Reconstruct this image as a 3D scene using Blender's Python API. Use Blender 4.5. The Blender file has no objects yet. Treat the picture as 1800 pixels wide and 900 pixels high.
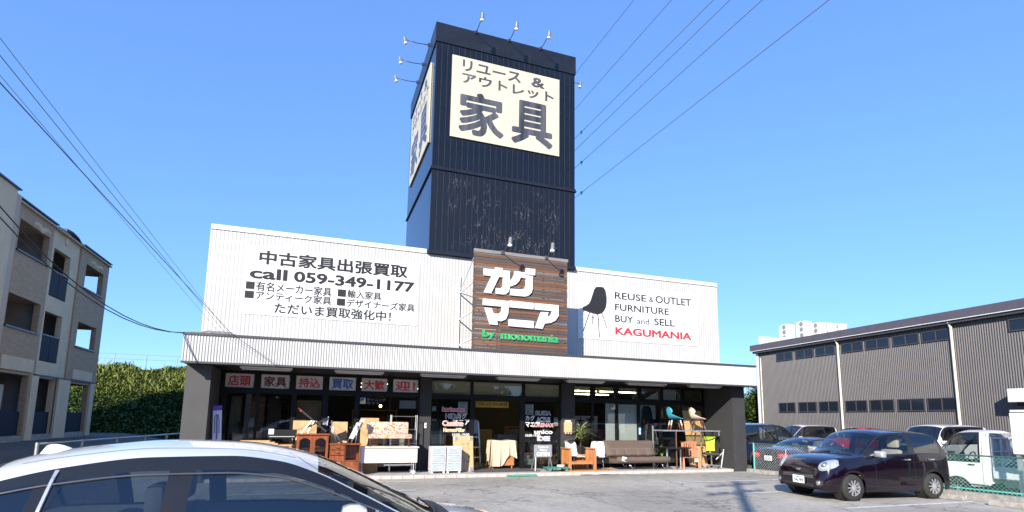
import bpy, bmesh, math, random
from math import sin, cos, pi, radians, sqrt, atan2
from mathutils import Vector, Matrix
from mathutils.bvhtree import BVHTree

random.seed(7)
scene = bpy.context.scene
COL = scene.collection

# ------------------------------------------------------------------ camera
EYE = (0.0, 0.0, 1.65)
cam_data = bpy.data.cameras.new('camera')
cam_data.sensor_width = 36.0
cam_data.lens = 961.8 / 1800.0 * 36.0
cam_data.shift_y = 150.0 / 1800.0
cam_data.clip_end = 3000.0
cam_data.clip_start = 0.05
cam = bpy.data.objects.new('camera', cam_data)
COL.objects.link(cam)
yaw, pit, rol = radians(19.56), radians(8.09), radians(0.874)
fwd = Vector((sin(yaw) * cos(pit), cos(yaw) * cos(pit), sin(pit)))
rgt = Vector((cos(yaw), -sin(yaw), 0.0))
upv = rgt.cross(fwd)
r2 = rgt * cos(rol) + upv * sin(rol)
u2 = -rgt * sin(rol) + upv * cos(rol)
mw = Matrix((r2, u2, -fwd)).transposed().to_4x4()
mw.translation = Vector(EYE)
cam.matrix_world = mw
scene.camera = cam

# ------------------------------------------------------------------ sky, sun, exposure
SUN = Vector((0.82, 1.0, -0.61)).normalized()          # direction the light travels
sun_el = math.asin(-SUN.z)
sun_az = atan2(-SUN.x, -SUN.y)                          # azimuth of the sun, clockwise from +Y
SKY_G, SKY_K = -0.5, 1.6
world = bpy.data.worlds.new('World')
scene.world = world
world.use_nodes = True
wn, wl = world.node_tree.nodes, world.node_tree.links
bg = wn['Background']
sky = wn.new('ShaderNodeTexSky')
sky.sky_type = 'NISHITA'
sky.sun_disc = False
sky.sun_elevation = sun_el
sky.sun_rotation = sun_az
sky.altitude = 3000.0
sky.air_density = 1.0
sky.dust_density = 0.3
sky.ozone_density = 6.0
# the camera's soft shoulder on the sky: one even tone curve for the whole dome, hue kept
bw = wn.new('ShaderNodeRGBToBW')
pw_ = wn.new('ShaderNodeMath'); pw_.operation = 'POWER'; pw_.inputs[1].default_value = SKY_G
ml_ = wn.new('ShaderNodeMath'); ml_.operation = 'MULTIPLY'; ml_.inputs[1].default_value = SKY_K
vm_ = wn.new('ShaderNodeVectorMath'); vm_.operation = 'SCALE'
wl.new(sky.outputs['Color'], bw.inputs[0]); wl.new(bw.outputs[0], pw_.inputs[0]); wl.new(pw_.outputs[0], ml_.inputs[0])
wl.new(sky.outputs['Color'], vm_.inputs[0]); wl.new(ml_.outputs[0], vm_.inputs['Scale'])
wl.new(vm_.outputs[0], bg.inputs['Color'])
bg.inputs['Strength'].default_value = 0.15

sun_data = bpy.data.lights.new('sun', 'SUN')
sun_data.energy = 5.0
sun_data.angle = radians(0.53)
sun_data.color = (1.0, 0.92, 0.80)
sun = bpy.data.objects.new('sun', sun_data)
COL.objects.link(sun)
sun.location = (-30, -30, 40)
sun.rotation_euler = SUN.to_track_quat('-Z', 'Y').to_euler()

vs = scene.view_settings
vs.view_transform = 'Standard'
vs.look = 'None'
vs.exposure = 0.85
vs.gamma = 1.0
vs.use_curve_mapping = False
scene.cycles.max_bounces = 8
scene.cycles.transparent_max_bounces = 12
scene.cycles.use_denoising = True

# ------------------------------------------------------------------ materials
MATS = {}

def mat(name, col, rough=0.6, metal=0.0, var=0.08, vscale=3.0, bump=0.0, bscale=60.0, spec=0.5,
        col2=None, streak=0.0, coat=0.0, emit=None, estr=0.0, stretch=(1, 1, 1), alpha=None, rvar=0.08):
    """procedural material: base colour with noise variation, optional vertical streaks and fine relief"""
    if name in MATS:
        return MATS[name]
    m = bpy.data.materials.new(name)
    m.use_nodes = True
    nt = m.node_tree
    n, l = nt.nodes, nt.links
    b = n['Principled BSDF']
    b.inputs['Roughness'].default_value = rough
    b.inputs['Metallic'].default_value = metal
    b.inputs['Specular IOR Level'].default_value = spec
    if coat:
        b.inputs['Coat Weight'].default_value = coat
        b.inputs['Coat Roughness'].default_value = 0.04
    tc = n.new('ShaderNodeTexCoord')
    mp = n.new('ShaderNodeMapping')
    mp.inputs['Scale'].default_value = stretch
    l.new(tc.outputs['Object'], mp.inputs['Vector'])
    c1 = tuple(col) + (1.0,)
    if var or col2:
        nz = n.new('ShaderNodeTexNoise')
        nz.inputs['Scale'].default_value = vscale
        nz.inputs['Detail'].default_value = 6.0
        nz.inputs['Roughness'].default_value = 0.62
        l.new(mp.outputs['Vector'], nz.inputs['Vector'])
        rp = n.new('ShaderNodeValToRGB')
        rp.color_ramp.elements[0].position = 0.32
        rp.color_ramp.elements[1].position = 0.68
        lo = tuple(max(0.0, c * (1 - var)) for c in col) if col2 is None else tuple(col2)
        hi = tuple(min(1.0, c * (1 + var)) for c in col) if col2 is None else tuple(col)
        rp.color_ramp.elements[0].color = lo + (1.0,)
        rp.color_ramp.elements[1].color = hi + (1.0,)
        l.new(nz.outputs['Fac'], rp.inputs['Fac'])
        out = rp.outputs['Color']
        if streak:
            ms = n.new('ShaderNodeMapping')
            ms.inputs['Scale'].default_value = (14.0, 14.0, 0.55)
            l.new(tc.outputs['Object'], ms.inputs['Vector'])
            ns = n.new('ShaderNodeTexNoise')
            ns.inputs['Scale'].default_value = 1.0
            ns.inputs['Detail'].default_value = 5.0
            l.new(ms.outputs['Vector'], ns.inputs['Vector'])
            rs = n.new('ShaderNodeMapRange')
            rs.inputs['From Min'].default_value = 0.45
            rs.inputs['From Max'].default_value = 0.75
            rs.inputs['To Min'].default_value = 0.0
            rs.inputs['To Max'].default_value = streak
            l.new(ns.outputs['Fac'], rs.inputs['Value'])
            mx = n.new('ShaderNodeMixRGB')
            mx.blend_type = 'MIX'
            mx.inputs['Color2'].default_value = tuple(c * 0.55 for c in col) + (1.0,)
            l.new(rs.outputs['Result'], mx.inputs['Fac'])
            l.new(out, mx.inputs['Color1'])
            out = mx.outputs['Color']
        l.new(out, b.inputs['Base Color'])
        if rvar:
            rr = n.new('ShaderNodeMapRange')
            rr.inputs['To Min'].default_value = max(0.02, rough - rvar)
            rr.inputs['To Max'].default_value = min(1.0, rough + rvar)
            l.new(nz.outputs['Fac'], rr.inputs['Value'])
            l.new(rr.outputs['Result'], b.inputs['Roughness'])
    else:
        b.inputs['Base Color'].default_value = c1
    if bump:
        nb = n.new('ShaderNodeTexNoise')
        nb.inputs['Scale'].default_value = bscale
        nb.inputs['Detail'].default_value = 4.0
        l.new(mp.outputs['Vector'], nb.inputs['Vector'])
        bp = n.new('ShaderNodeBump')
        bp.inputs['Strength'].default_value = bump
        bp.inputs['Distance'].default_value = 0.02
        l.new(nb.outputs['Fac'], bp.inputs['Height'])
        l.new(bp.outputs['Normal'], b.inputs['Normal'])
    if emit:
        b.inputs['Emission Color'].default_value = tuple(emit) + (1.0,)
        b.inputs['Emission Strength'].default_value = estr
    MATS[name] = m
    return m

def glass(name, tint=(0.75, 0.8, 0.82), rough=0.0, ior=1.5, refl=1.0):
    """thin pane: tinted see-through plus mirror reflection by Fresnel"""
    if name in MATS:
        return MATS[name]
    m = bpy.data.materials.new(name)
    m.use_nodes = True
    n, l = m.node_tree.nodes, m.node_tree.links
    n.remove(n['Principled BSDF'])
    o = n['Material Output']
    tr = n.new('ShaderNodeBsdfTransparent')
    tr.inputs['Color'].default_value = tuple(tint) + (1,)
    gl = n.new('ShaderNodeBsdfGlossy')
    gl.inputs['Roughness'].default_value = rough
    gl.inputs['Color'].default_value = (refl, refl, refl, 1)
    # Schlick reflectance from either side of the sheet
    ge = n.new('ShaderNodeNewGeometry')
    dt = n.new('ShaderNodeVectorMath'); dt.operation = 'DOT_PRODUCT'
    l.new(ge.outputs['Normal'], dt.inputs[0]); l.new(ge.outputs['Incoming'], dt.inputs[1])
    ab = n.new('ShaderNodeMath'); ab.operation = 'ABSOLUTE'; l.new(dt.outputs['Value'], ab.inputs[0])
    om = n.new('ShaderNodeMath'); om.operation = 'SUBTRACT'; om.inputs[0].default_value = 1.0; l.new(ab.outputs[0], om.inputs[1])
    p5 = n.new('ShaderNodeMath'); p5.operation = 'POWER'; p5.inputs[1].default_value = 5.0; l.new(om.outputs[0], p5.inputs[0])
    f0 = ((ior - 1) / (ior + 1)) ** 2 * 1.6
    fr = n.new('ShaderNodeMapRange')
    fr.inputs['To Min'].default_value = f0
    fr.inputs['To Max'].default_value = 1.0
    l.new(p5.outputs[0], fr.inputs['Value'])
    mx = n.new('ShaderNodeMixShader')
    l.new(fr.outputs['Result'], mx.inputs['Fac'])
    l.new(tr.outputs['BSDF'], mx.inputs[1])
    l.new(gl.outputs['BSDF'], mx.inputs[2])
    l.new(mx.outputs['Shader'], o.inputs['Surface'])
    MATS[name] = m
    return m

# ------------------------------------------------------------------ geometry helpers
class MB:
    """collects simple shapes; build() links them as one mesh object"""
    def __init__(s):
        s.v = []
        s.f = []

    def poly(s, pts):
        i = len(s.v)
        s.v += [tuple(p) for p in pts]
        s.f.append(tuple(range(i, i + len(pts))))
        return s

    def box(s, x0, x1, y0, y1, z0, z1):
        i = len(s.v)
        s.v += [(x, y, z) for z in (z0, z1) for y in (y0, y1) for x in (x0, x1)]
        for q in ((0, 2, 3, 1), (4, 5, 7, 6), (0, 1, 5, 4), (2, 6, 7, 3), (0, 4, 6, 2), (1, 3, 7, 5)):
            s.f.append(tuple(i + k for k in q))
        return s

    def bbox(s, x0, x1, y0, y1, z0, z1, b=0.01):
        """box with chamfered edges"""
        bm = bmesh.new()
        bmesh.ops.create_cube(bm, size=1.0)
        for v in bm.verts:
            v.co = Vector(((x0 + x1) / 2 + v.co.x * (x1 - x0), (y0 + y1) / 2 + v.co.y * (y1 - y0), (z0 + z1) / 2 + v.co.z * (z1 - z0)))
        bmesh.ops.bevel(bm, geom=bm.edges[:], offset=b, segments=2, affect='EDGES', profile=0.6)
        s.bm(bm)
        return s

    def bm(s, bm):
        i = len(s.v)
        bm.verts.index_update()
        s.v += [tuple(v.co) for v in bm.verts]
        s.f += [tuple(i + v.index for v in f.verts) for f in bm.faces]
        bm.free()
        return s

    def tube(s, pts, r, n=8, r1=None, cap=True):
        pts = [Vector(p) for p in pts]
        m = len(pts)
        i0 = len(s.v)
        prev = None
        for k, p in enumerate(pts):
            d = (pts[min(k + 1, m - 1)] - pts[max(k - 1, 0)]).normalized()
            if prev is None:
                a = Vector((0, 0, 1)) if abs(d.z) < 0.9 else Vector((1, 0, 0))
                u = d.cross(a).normalized()
            else:
                u = (prev - d * prev.dot(d)).normalized()
            prev = u
            w = d.cross(u)
            rr = r if r1 is None else r + (r1 - r) * k / max(1, m - 1)
            for j in range(n):
                t = 2 * pi * j / n
                s.v.append(tuple(p + u * (rr * cos(t)) + w * (rr * sin(t))))
        for k in range(m - 1):
            for j in range(n):
                a = i0 + k * n + j
                b = i0 + k * n + (j + 1) % n
                s.f.append((a, b, b + n, a + n))
        if cap:
            s.f.append(tuple(i0 + j for j in range(n))[::-1])
            s.f.append(tuple(i0 + (m - 1) * n + j for j in range(n)))
        return s

    def bar(s, p0, p1, w, h, up=(0, 0, 1)):
        """rectangular bar between two points"""
        p0, p1 = Vector(p0), Vector(p1)
        d = (p1 - p0).normalized()
        upv = Vector(up)
        if abs(d.dot(upv)) > 0.98:
            upv = Vector((0, 1, 0))
        a = d.cross(upv).normalized() * (w / 2)
        b = a.cross(d).normalized() * (h / 2)
        i = len(s.v)
        for p in (p0, p1):
            for q in (-a - b, a - b, a + b, -a + b):
                s.v.append(tuple(p + q))
        for q in ((3, 2, 1, 0), (4, 5, 6, 7), (0, 1, 5, 4), (1, 2, 6, 5), (2, 3, 7, 6), (3, 0, 4, 7)):
            s.f.append(tuple(i + k for k in q))
        return s

    def prism(s, poly, fn, d0, d1):
        """poly: 2-D outline; fn(a,b,d) -> 3-D point; extruded from d0 to d1"""
        n = len(poly)
        i = len(s.v)
        s.v += [tuple(fn(a, b, d0)) for a, b in poly] + [tuple(fn(a, b, d1)) for a, b in poly]
        s.f.append(tuple(i + k for k in range(n)))
        s.f.append(tuple(i + n + k for k in reversed(range(n))))
        for k in range(n):
            a, b = i + k, i + (k + 1) % n
            s.f.append((b, a, a + n, b + n))
        return s

    def lathe(s, prof, c=(0, 0, 0), n=24, axis='z'):
        i = len(s.v)
        for r, h in prof:
            for j in range(n):
                t = 2 * pi * j / n
                a, b = r * cos(t), r * sin(t)
                p = {'z': (a, b, h), 'y': (a, h, b), 'x': (h, a, b)}[axis]
                s.v.append((c[0] + p[0], c[1] + p[1], c[2] + p[2]))
        for k in range(len(prof) - 1):
            for j in range(n):
                a = i + k * n + j
                b = i + k * n + (j + 1) % n
                s.f.append((a, b, b + n, a + n))
        return s

    def grid(s, fn, nu, nv):
        i = len(s.v)
        for a in range(nu + 1):
            for b in range(nv + 1):
                s.v.append(tuple(fn(a / nu, b / nv)))
        for a in range(nu):
            for b in range(nv):
                k = i + a * (nv + 1) + b
                s.f.append((k, k + nv + 1, k + nv + 2, k + 1))
        return s

    def xform(s, M):
        s.v = [tuple(M @ Vector(v)) for v in s.v]
        return s

    def mesh(s, name, off=(0, 0, 0), fix=True):
        me = bpy.data.meshes.new(name)
        me.from_pydata([(v[0] - off[0], v[1] - off[1], v[2] - off[2]) for v in s.v], [], s.f)
        if fix:
            bm = bmesh.new()
            bm.from_mesh(me)
            bmesh.ops.recalc_face_normals(bm, faces=bm.faces[:])
            bm.to_mesh(me)
            bm.free()
        me.update()
        return me

    def build(s, name, m, parent=None, smooth=False, local=False, fix=True, angle=None):
        """world-space vertices unless local; child of parent"""
        off = (0, 0, 0) if (local or parent is None) else world_loc(parent)
        me = s.mesh(name, off, fix)
        if m is not None:
            me.materials.append(m)
        o = bpy.data.objects.new(name, me)
        COL.objects.link(o)
        if parent is not None:
            o.parent = parent
        if smooth:
            for p in me.polygons:
                p.use_smooth = True
            if angle:
                me.set_sharp_from_angle(angle=radians(angle))
        return o

def world_loc(o):
    p = Vector((0, 0, 0))
    while o is not None:
        p += Vector(o.location)
        o = o.parent
    return p

def tag(o, label, cat, group=None):
    o['label'] = label
    o['category'] = cat
    if group:
        o['group'] = group
    return o

def struct(o):
    o['kind'] = 'structure'
    return o

def thing(name, label, cat, loc=(0, 0, 0), rz=0.0, group=None):
    o = bpy.data.objects.new(name, None)
    o.empty_display_size = 0.2
    COL.objects.link(o)
    o.location = loc
    o.rotation_euler = (0, 0, rz)
    return tag(o, label, cat, group)

def copy_tree(o, parent=None):
    c = o.copy()
    COL.objects.link(c)
    c.parent = parent
    for ch in list(o.children):
        copy_tree(ch, c)
    return c

def share(name, me, loc, parent, scale=(1, 1, 1), rot=None):
    """another piece with shared mesh data, placed in the parent's local frame"""
    o = bpy.data.objects.new(name, me)
    COL.objects.link(o)
    o.parent = parent
    o.location = loc
    o.scale = scale
    if rot:
        o.rotation_euler = rot
    return o

def text_mesh(body, bold=0.0, ext=0.0, shear=0.0, res=3):
    c = bpy.data.curves.new('t', 'FONT')
    c.body = body
    c.offset = bold
    c.extrude = ext
    c.shear = shear
    c.resolution_u = res
    c.fill_mode = 'BOTH'
    o = bpy.data.objects.new('t', c)
    COL.objects.link(o)
    dg = bpy.context.evaluated_depsgraph_get()
    me = bpy.data.meshes.new_from_object(o.evaluated_get(dg))
    bpy.data.objects.remove(o)
    bpy.data.curves.remove(c)
    return me

def lettering(body, x0, x1, z0, z1, y, m, parent, bold=0.0, th=0.006, name='lettering', fn=None, shear=0.0):
    """words as flat raised print filling a box on a wall that faces -Y (or fn(a, b, d)); bold thickens the strokes evenly"""
    me0 = text_mesh(body, 0.0, 0.5, shear)
    V = [tuple(v.co) for v in me0.vertices]
    Fc = [tuple(q.vertices) for q in me0.polygons]
    bpy.data.meshes.remove(me0)
    ns = 1 if bold < 0.004 else (9 if bold > 0.018 else 5)
    ax, bx = min(v[0] for v in V) - bold, max(v[0] for v in V) + bold
    ay, by = min(v[1] for v in V) - bold, max(v[1] for v in V) + bold
    off = world_loc(parent)
    f = fn or (lambda a, b, d: Vector((a, y - d, b)))
    vs_, fs_ = [], []
    for k in range(ns):
        t = 2 * pi * (k - 1) / max(1, ns - 1) + 0.39
        sx, sy = (0.0, 0.0) if k == 0 else (bold * cos(t), bold * sin(t))
        th_k = th * (1.0 - 0.05 * k)
        i0 = len(vs_)
        for v in V:
            a = x0 + (v[0] + sx - ax) / (bx - ax) * (x1 - x0)
            b = z0 + (v[1] + sy - ay) / (by - ay) * (z1 - z0)
            vs_.append(f(a, b, (v[2] + 0.5) * th_k) - off)
        fs_ += [tuple(i0 + q for q in fc) for fc in Fc]
    me = bpy.data.meshes.new(name)
    me.from_pydata(vs_, [], fs_)
    me.materials.append(m)
    o = bpy.data.objects.new(name, me)
    COL.objects.link(o)
    o.parent = parent
    return o

def corrugated(x0, x1, z0, z1, y, pitch, depth, flat=0.55):
    """sheet facing -Y with trapezoid ribs running up"""
    b = MB()
    n = max(1, round((x1 - x0) / pitch))
    p = (x1 - x0) / n
    pr = []
    for k in range(n):
        a = x0 + k * p
        pr += [(a, y), (a + p * flat * 0.5, y), (a + p * 0.5, y + depth), (a + p * (0.5 + flat * 0.25), y + depth)]
    pr.append((x1, y))
    i = 0
    for (a, yy) in pr:
        b.v += [(a, yy, z0), (a, yy, z1)]
    for k in range(len(pr) - 1):
        b.f.append((2 * k, 2 * k + 2, 2 * k + 3, 2 * k + 1))
    return b
# ------------------------------------------------------------------ shared materials
def asphalt(name, base, speck):
    m = bpy.data.materials.new(name)
    m.use_nodes = True
    n, l = m.node_tree.nodes, m.node_tree.links
    b = n['Principled BSDF']
    tc = n.new('ShaderNodeTexCoord')
    big = n.new('ShaderNodeTexNoise'); big.inputs['Scale'].default_value = 0.35; big.inputs['Detail'].default_value = 7
    med = n.new('ShaderNodeTexNoise'); med.inputs['Scale'].default_value = 7.0; med.inputs['Detail'].default_value = 8; med.inputs['Roughness'].default_value = 0.75
    fin = n.new('ShaderNodeTexVoronoi'); fin.inputs['Scale'].default_value = 55.0
    crk = n.new('ShaderNodeTexVoronoi'); crk.feature = 'DISTANCE_TO_EDGE'; crk.inputs['Scale'].default_value = 0.33
    wob = n.new('ShaderNodeTexNoise'); wob.inputs['Scale'].default_value = 1.6; wob.inputs['Detail'].default_value = 5
    mxv = n.new('ShaderNodeVectorMath'); mxv.operation = 'SCALE'; mxv.inputs['Scale'].default_value = 1.4
    adv = n.new('ShaderNodeVectorMath'); adv.operation = 'ADD'
    for t in (big, med, fin, wob):
        l.new(tc.outputs['Object'], t.inputs['Vector'])
    l.new(wob.outputs['Color'], mxv.inputs[0])
    l.new(tc.outputs['Object'], adv.inputs[0]); l.new(mxv.outputs[0], adv.inputs[1])
    l.new(adv.outputs[0], crk.inputs['Vector'])
    r1 = n.new('ShaderNodeMapRange'); r1.inputs['From Min'].default_value = 0.35; r1.inputs['From Max'].default_value = 0.65
    r1.inputs['To Min'].default_value = base * 0.8; r1.inputs['To Max'].default_value = base * 1.2
    l.new(big.outputs['Fac'], r1.inputs['Value'])
    r2_ = n.new('ShaderNodeMapRange'); r2_.inputs['From Min'].default_value = 0.3; r2_.inputs['From Max'].default_value = 0.7
    r2_.inputs['To Min'].default_value = 0.76; r2_.inputs['To Max'].default_value = 1.24
    l.new(med.outputs['Fac'], r2_.inputs['Value'])
    r3 = n.new('ShaderNodeMapRange'); r3.inputs['To Min'].default_value = 1 + speck; r3.inputs['To Max'].default_value = 1 - speck
    l.new(fin.outputs['Distance'], r3.inputs['Value'])
    r4 = n.new('ShaderNodeMapRange'); r4.inputs['From Min'].default_value = 0.0; r4.inputs['From Max'].default_value = 0.016
    r4.inputs['To Min'].default_value = 0.5; r4.inputs['To Max'].default_value = 1.0
    l.new(crk.outputs['Distance'], r4.inputs['Value'])
    o = r1.outputs['Result']
    st_ = n.new('ShaderNodeTexNoise'); st_.inputs['Scale'].default_value = 1.1; st_.inputs['Detail'].default_value = 3; st_.inputs['Roughness'].default_value = 0.45
    l.new(tc.outputs['Object'], st_.inputs['Vector'])
    r5 = n.new('ShaderNodeMapRange'); r5.inputs['From Min'].default_value = 0.56; r5.inputs['From Max'].default_value = 0.68
    r5.inputs['To Min'].default_value = 1.0; r5.inputs['To Max'].default_value = 0.84
    l.new(st_.outputs['Fac'], r5.inputs['Value'])
    for r in (r2_, r3, r4, r5):
        q = n.new('ShaderNodeMath'); q.operation = 'MULTIPLY'
        l.new(o, q.inputs[0]); l.new(r.outputs['Result'], q.inputs[1]); o = q.outputs[0]
    cc = n.new('ShaderNodeCombineColor')
    g = n.new('ShaderNodeMath'); g.operation = 'MULTIPLY'; g.inputs[1].default_value = 0.93
    bl = n.new('ShaderNodeMath'); bl.operation = 'MULTIPLY'; bl.inputs[1].default_value = 0.80
    l.new(o, g.inputs[0]); l.new(o, bl.inputs[0])
    l.new(o, cc.inputs[0]); l.new(g.outputs[0], cc.inputs[1]); l.new(bl.outputs[0], cc.inputs[2])
    l.new(cc.outputs['Color'], b.inputs['Base Color'])
    b.inputs['Roughness'].default_value = 0.88
    bp = n.new('ShaderNodeBump'); bp.inputs['Strength'].default_value = 0.35; bp.inputs['Distance'].default_value = 0.01
    l.new(fin.outputs['Distance'], bp.inputs['Height'])
    l.new(bp.outputs['Normal'], b.inputs['Normal'])
    MATS[name] = m
    return m

M_ASPH = asphalt('lot_asphalt', 0.34, 0.25)
M_ROAD = asphalt('road_asphalt', 0.10, 0.15)
M_GROUND = asphalt('yard_asphalt', 0.13, 0.15)
M_CONC = mat('concrete', (0.42, 0.40, 0.37), 0.85, var=0.16, vscale=5, bump=0.25, bscale=90)
M_CONC2 = mat('old_concrete', (0.30, 0.28, 0.25), 0.9, var=0.3, vscale=9, bump=0.4, bscale=60)
M_PINK = mat('kerb_tile_glaze', (0.50, 0.42, 0.37), 0.6, var=0.14, vscale=7, bump=0.1)
M_PAVE = mat('pavement_tile', (0.36, 0.35, 0.34), 0.75, var=0.12, vscale=6, bump=0.1)
M_PAINT = mat('road_paint', (0.72, 0.72, 0.70), 0.8, var=0.0, col2=(0.42, 0.42, 0.41), vscale=9, bump=0.3, bscale=70)
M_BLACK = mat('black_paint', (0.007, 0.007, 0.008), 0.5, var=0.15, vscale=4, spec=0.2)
M_CHAR = mat('charcoal_render', (0.042, 0.042, 0.044), 0.7, spec=0.2, var=0.12, vscale=2.2, bump=0.12, bscale=140, streak=0.12)
M_GREYW = mat('grey_render', (0.056, 0.055, 0.055), 0.7, var=0.12, vscale=1.5, bump=0.1, bscale=120, streak=0.12)
M_WHITE = mat('white_sheet', (0.455, 0.447, 0.43), 0.5, var=0.05, vscale=1.3, streak=0.16)
M_FASC = mat('fascia_sheet', (0.42, 0.415, 0.40), 0.5, var=0.07, vscale=2.0, streak=0.2)
M_CAPD = mat('dark_flashing', (0.05, 0.051, 0.055), 0.45, var=0.1)
M_CAPW = mat('white_flashing', (0.60, 0.60, 0.60), 0.4, var=0.03)
M_SIGNW = mat('sign_white_panel', (0.64, 0.64, 0.64), 0.35, var=0.015, vscale=2)
M_INK = mat('charcoal_print', (0.022, 0.022, 0.025), 0.55, spec=0.25, var=0.1, vscale=3)
M_RED = mat('red_print', (0.80, 0.03, 0.03), 0.4, var=0.06)
M_REDP = mat('faded_red_print', (0.55, 0.05, 0.07), 0.6, var=0.12, vscale=8)
M_BLUEP = mat('blue_print', (0.03, 0.13, 0.48), 0.6, var=0.12, vscale=8)
M_BROWNP = mat('dark_red_brown_print', (0.13, 0.04, 0.05), 0.6, var=0.12, vscale=8)
M_CREAM = mat('cream_sign_panel', (0.52, 0.485, 0.36), 0.4, var=0.03, vscale=1.5, streak=0.04)
M_ALU = mat('brushed_aluminium', (0.62, 0.63, 0.65), 0.35, metal=0.9, var=0.06)
M_STEEL = mat('galvanised_steel', (0.48, 0.49, 0.50), 0.45, metal=0.7, var=0.15, vscale=12)
M_GREYM = mat('grey_enamel', (0.16, 0.165, 0.17), 0.4, var=0.08)
M_DARKM = mat('black_metal', (0.012, 0.012, 0.013), 0.45, spec=0.3, var=0.1)
M_CHROME = mat('chrome', (0.85, 0.85, 0.86), 0.12, metal=1.0, var=0.02)
M_PLW = mat('white_plastic', (0.62, 0.62, 0.615), 0.38, var=0.02)
M_PAPER = mat('white_paper', (0.60, 0.58, 0.56), 0.8, var=0.05, vscale=4, bump=0.15, bscale=8)
M_WARM = mat('warm_wood', (0.40, 0.19, 0.075), 0.5, col2=(0.24, 0.10, 0.035), vscale=3.0, stretch=(1, 1, 9), bump=0.05)
M_OAK = mat('light_oak', (0.52, 0.33, 0.17), 0.5, col2=(0.40, 0.23, 0.10), vscale=2.5, stretch=(9, 9, 1))
M_ORANGEW = mat('orange_pine', (0.50, 0.22, 0.08), 0.45, col2=(0.36, 0.13, 0.04), vscale=2.5, stretch=(9, 9, 1.0), coat=0.2)
M_MAHOG = mat('red_mahogany', (0.30, 0.085, 0.025), 0.35, col2=(0.16, 0.04, 0.012), vscale=3, stretch=(8, 8, 1), coat=0.5)
M_PLY = mat('plywood', (0.56, 0.37, 0.19), 0.6, col2=(0.46, 0.28, 0.13), vscale=2, stretch=(6, 6, 1))
M_CARD = mat('cardboard', (0.48, 0.31, 0.15), 0.8, var=0.07, vscale=6)
M_PANE = glass('shop_glass', (0.78, 0.81, 0.81), ior=1.42)
M_RUBBER = mat('rubber', (0.02, 0.02, 0.02), 0.8, var=0.2, vscale=20)

# ------------------------------------------------------------------ the ground
gz = MB()
gz.poly([(-900, -900, -0.27), (900, -900, -0.27), (900, 900, -0.27), (-900, 900, -0.27)])
struct(gz.build('ground', M_GROUND))

lot = MB()
# slightly uneven sheet of the customer parking lot
lot.grid(lambda u, v: (-5.6 + 19.75 * u, -45 + 76.5 * v, 0.006 * sin(u * 9 + v * 31) * sin(v * 23 + 1.3) if 0 < u < 1 else 0.0), 60, 160)
lot.box(-5.6, 14.15, -45, 31.5, -0.30, -0.02)
lot_o = struct(lot.build('parking_lot', M_ASPH, smooth=True, angle=20))

rd = MB()
prof = [(-5.6, 0.0), (-6.4, 0.06), (-7.8, 0.30), (-9.2, 0.52), (-9.9, 0.58), (-60, 0.60)]
for (xa, za), (xb, zb) in zip(prof, prof[1:]):
    rd.poly([(xb, -45, zb), (xa, -45, za), (xa, 36, za), (xb, 36, zb)])
struct(rd.build('road', M_ROAD))

def line_sheet(x0, x1, y0, y1, seed, parent):
    """worn painted stripe, ragged at the edges"""
    rnd = random.Random(seed)
    b = MB()
    n = max(4, int((x1 - x0) / 0.25))
    ed = [(x0 + (x1 - x0) * k / n, y0 + rnd.uniform(-.012, .012), y1 + rnd.uniform(-.012, .012)) for k in range(n + 1)]
    for (xa, ya, yb), (xc, yc, yd) in zip(ed, ed[1:]):
        b.poly([(xa, ya, 0.011), (xc, yc, 0.011), (xc, yd, 0.011), (xa, yb, 0.011)])
    return b.build('painted_line', M_PAINT, parent)

for k, (xa, xb, yc) in enumerate(((9.35, 13.75, 12.84), (9.6, 13.75, 10.62), (9.95, 13.75, 8.26), (9.2, 12.9, 14.95),
                                  (-2.4, 2.6, 14.6), (-1.9, 2.3, 12.84), (9.9, 13.75, 5.9))):
    line_sheet(xa, xb, yc - 0.06, yc + 0.06, k, lot_o)

pv = MB()
pv.box(-3.03, 14.06, 15.47, 16.78, -0.05, 0.08)
pave = struct(pv.build('pavement', M_PAVE))
tile_me = MB().bbox(-0.145, 0.145, -0.055, 0.055, -0.07, 0.083, 0.008).mesh('kerb_tile')
tile_me.materials.append(M_PINK)
for k in range(57):
    share('kerb_tile', tile_me, (-2.88 + 0.2995 * k, 15.405 + random.uniform(-.003, .003), random.uniform(-.003, .003)), pave)
pt = MB().bbox(-0.145, 0.145, -0.145, 0.145, -0.03, 0.006, 0.004).mesh('paving_tile')
pt.materials.append(M_PAVE)
pt2 = pt.copy(); pt2.materials.clear(); pt2.materials.append(mat('pavement_tile_pale', (0.41, 0.395, 0.38), 0.75, var=0.12, vscale=6, bump=0.1))
for k in range(57):
    for j in range(4):
        share('paving_tile', pt if random.random() < .55 else pt2, (-2.88 + 0.2995 * k, 15.62 + 0.2995 * j, 0.082 + random.uniform(-.001, .001)), pave)

fk = MB()
fk.prism([(14.00, 15.28), (14.24, 15.28), (15.24, 6.2), (15.0, 6.2)], lambda a, b, d: (a, b, d), -0.28, 0.10)
tag(fk.build('fence_footing_kerb', M_CONC2), 'low rough concrete footing kerb under the chain link fence', 'kerb')

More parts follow.
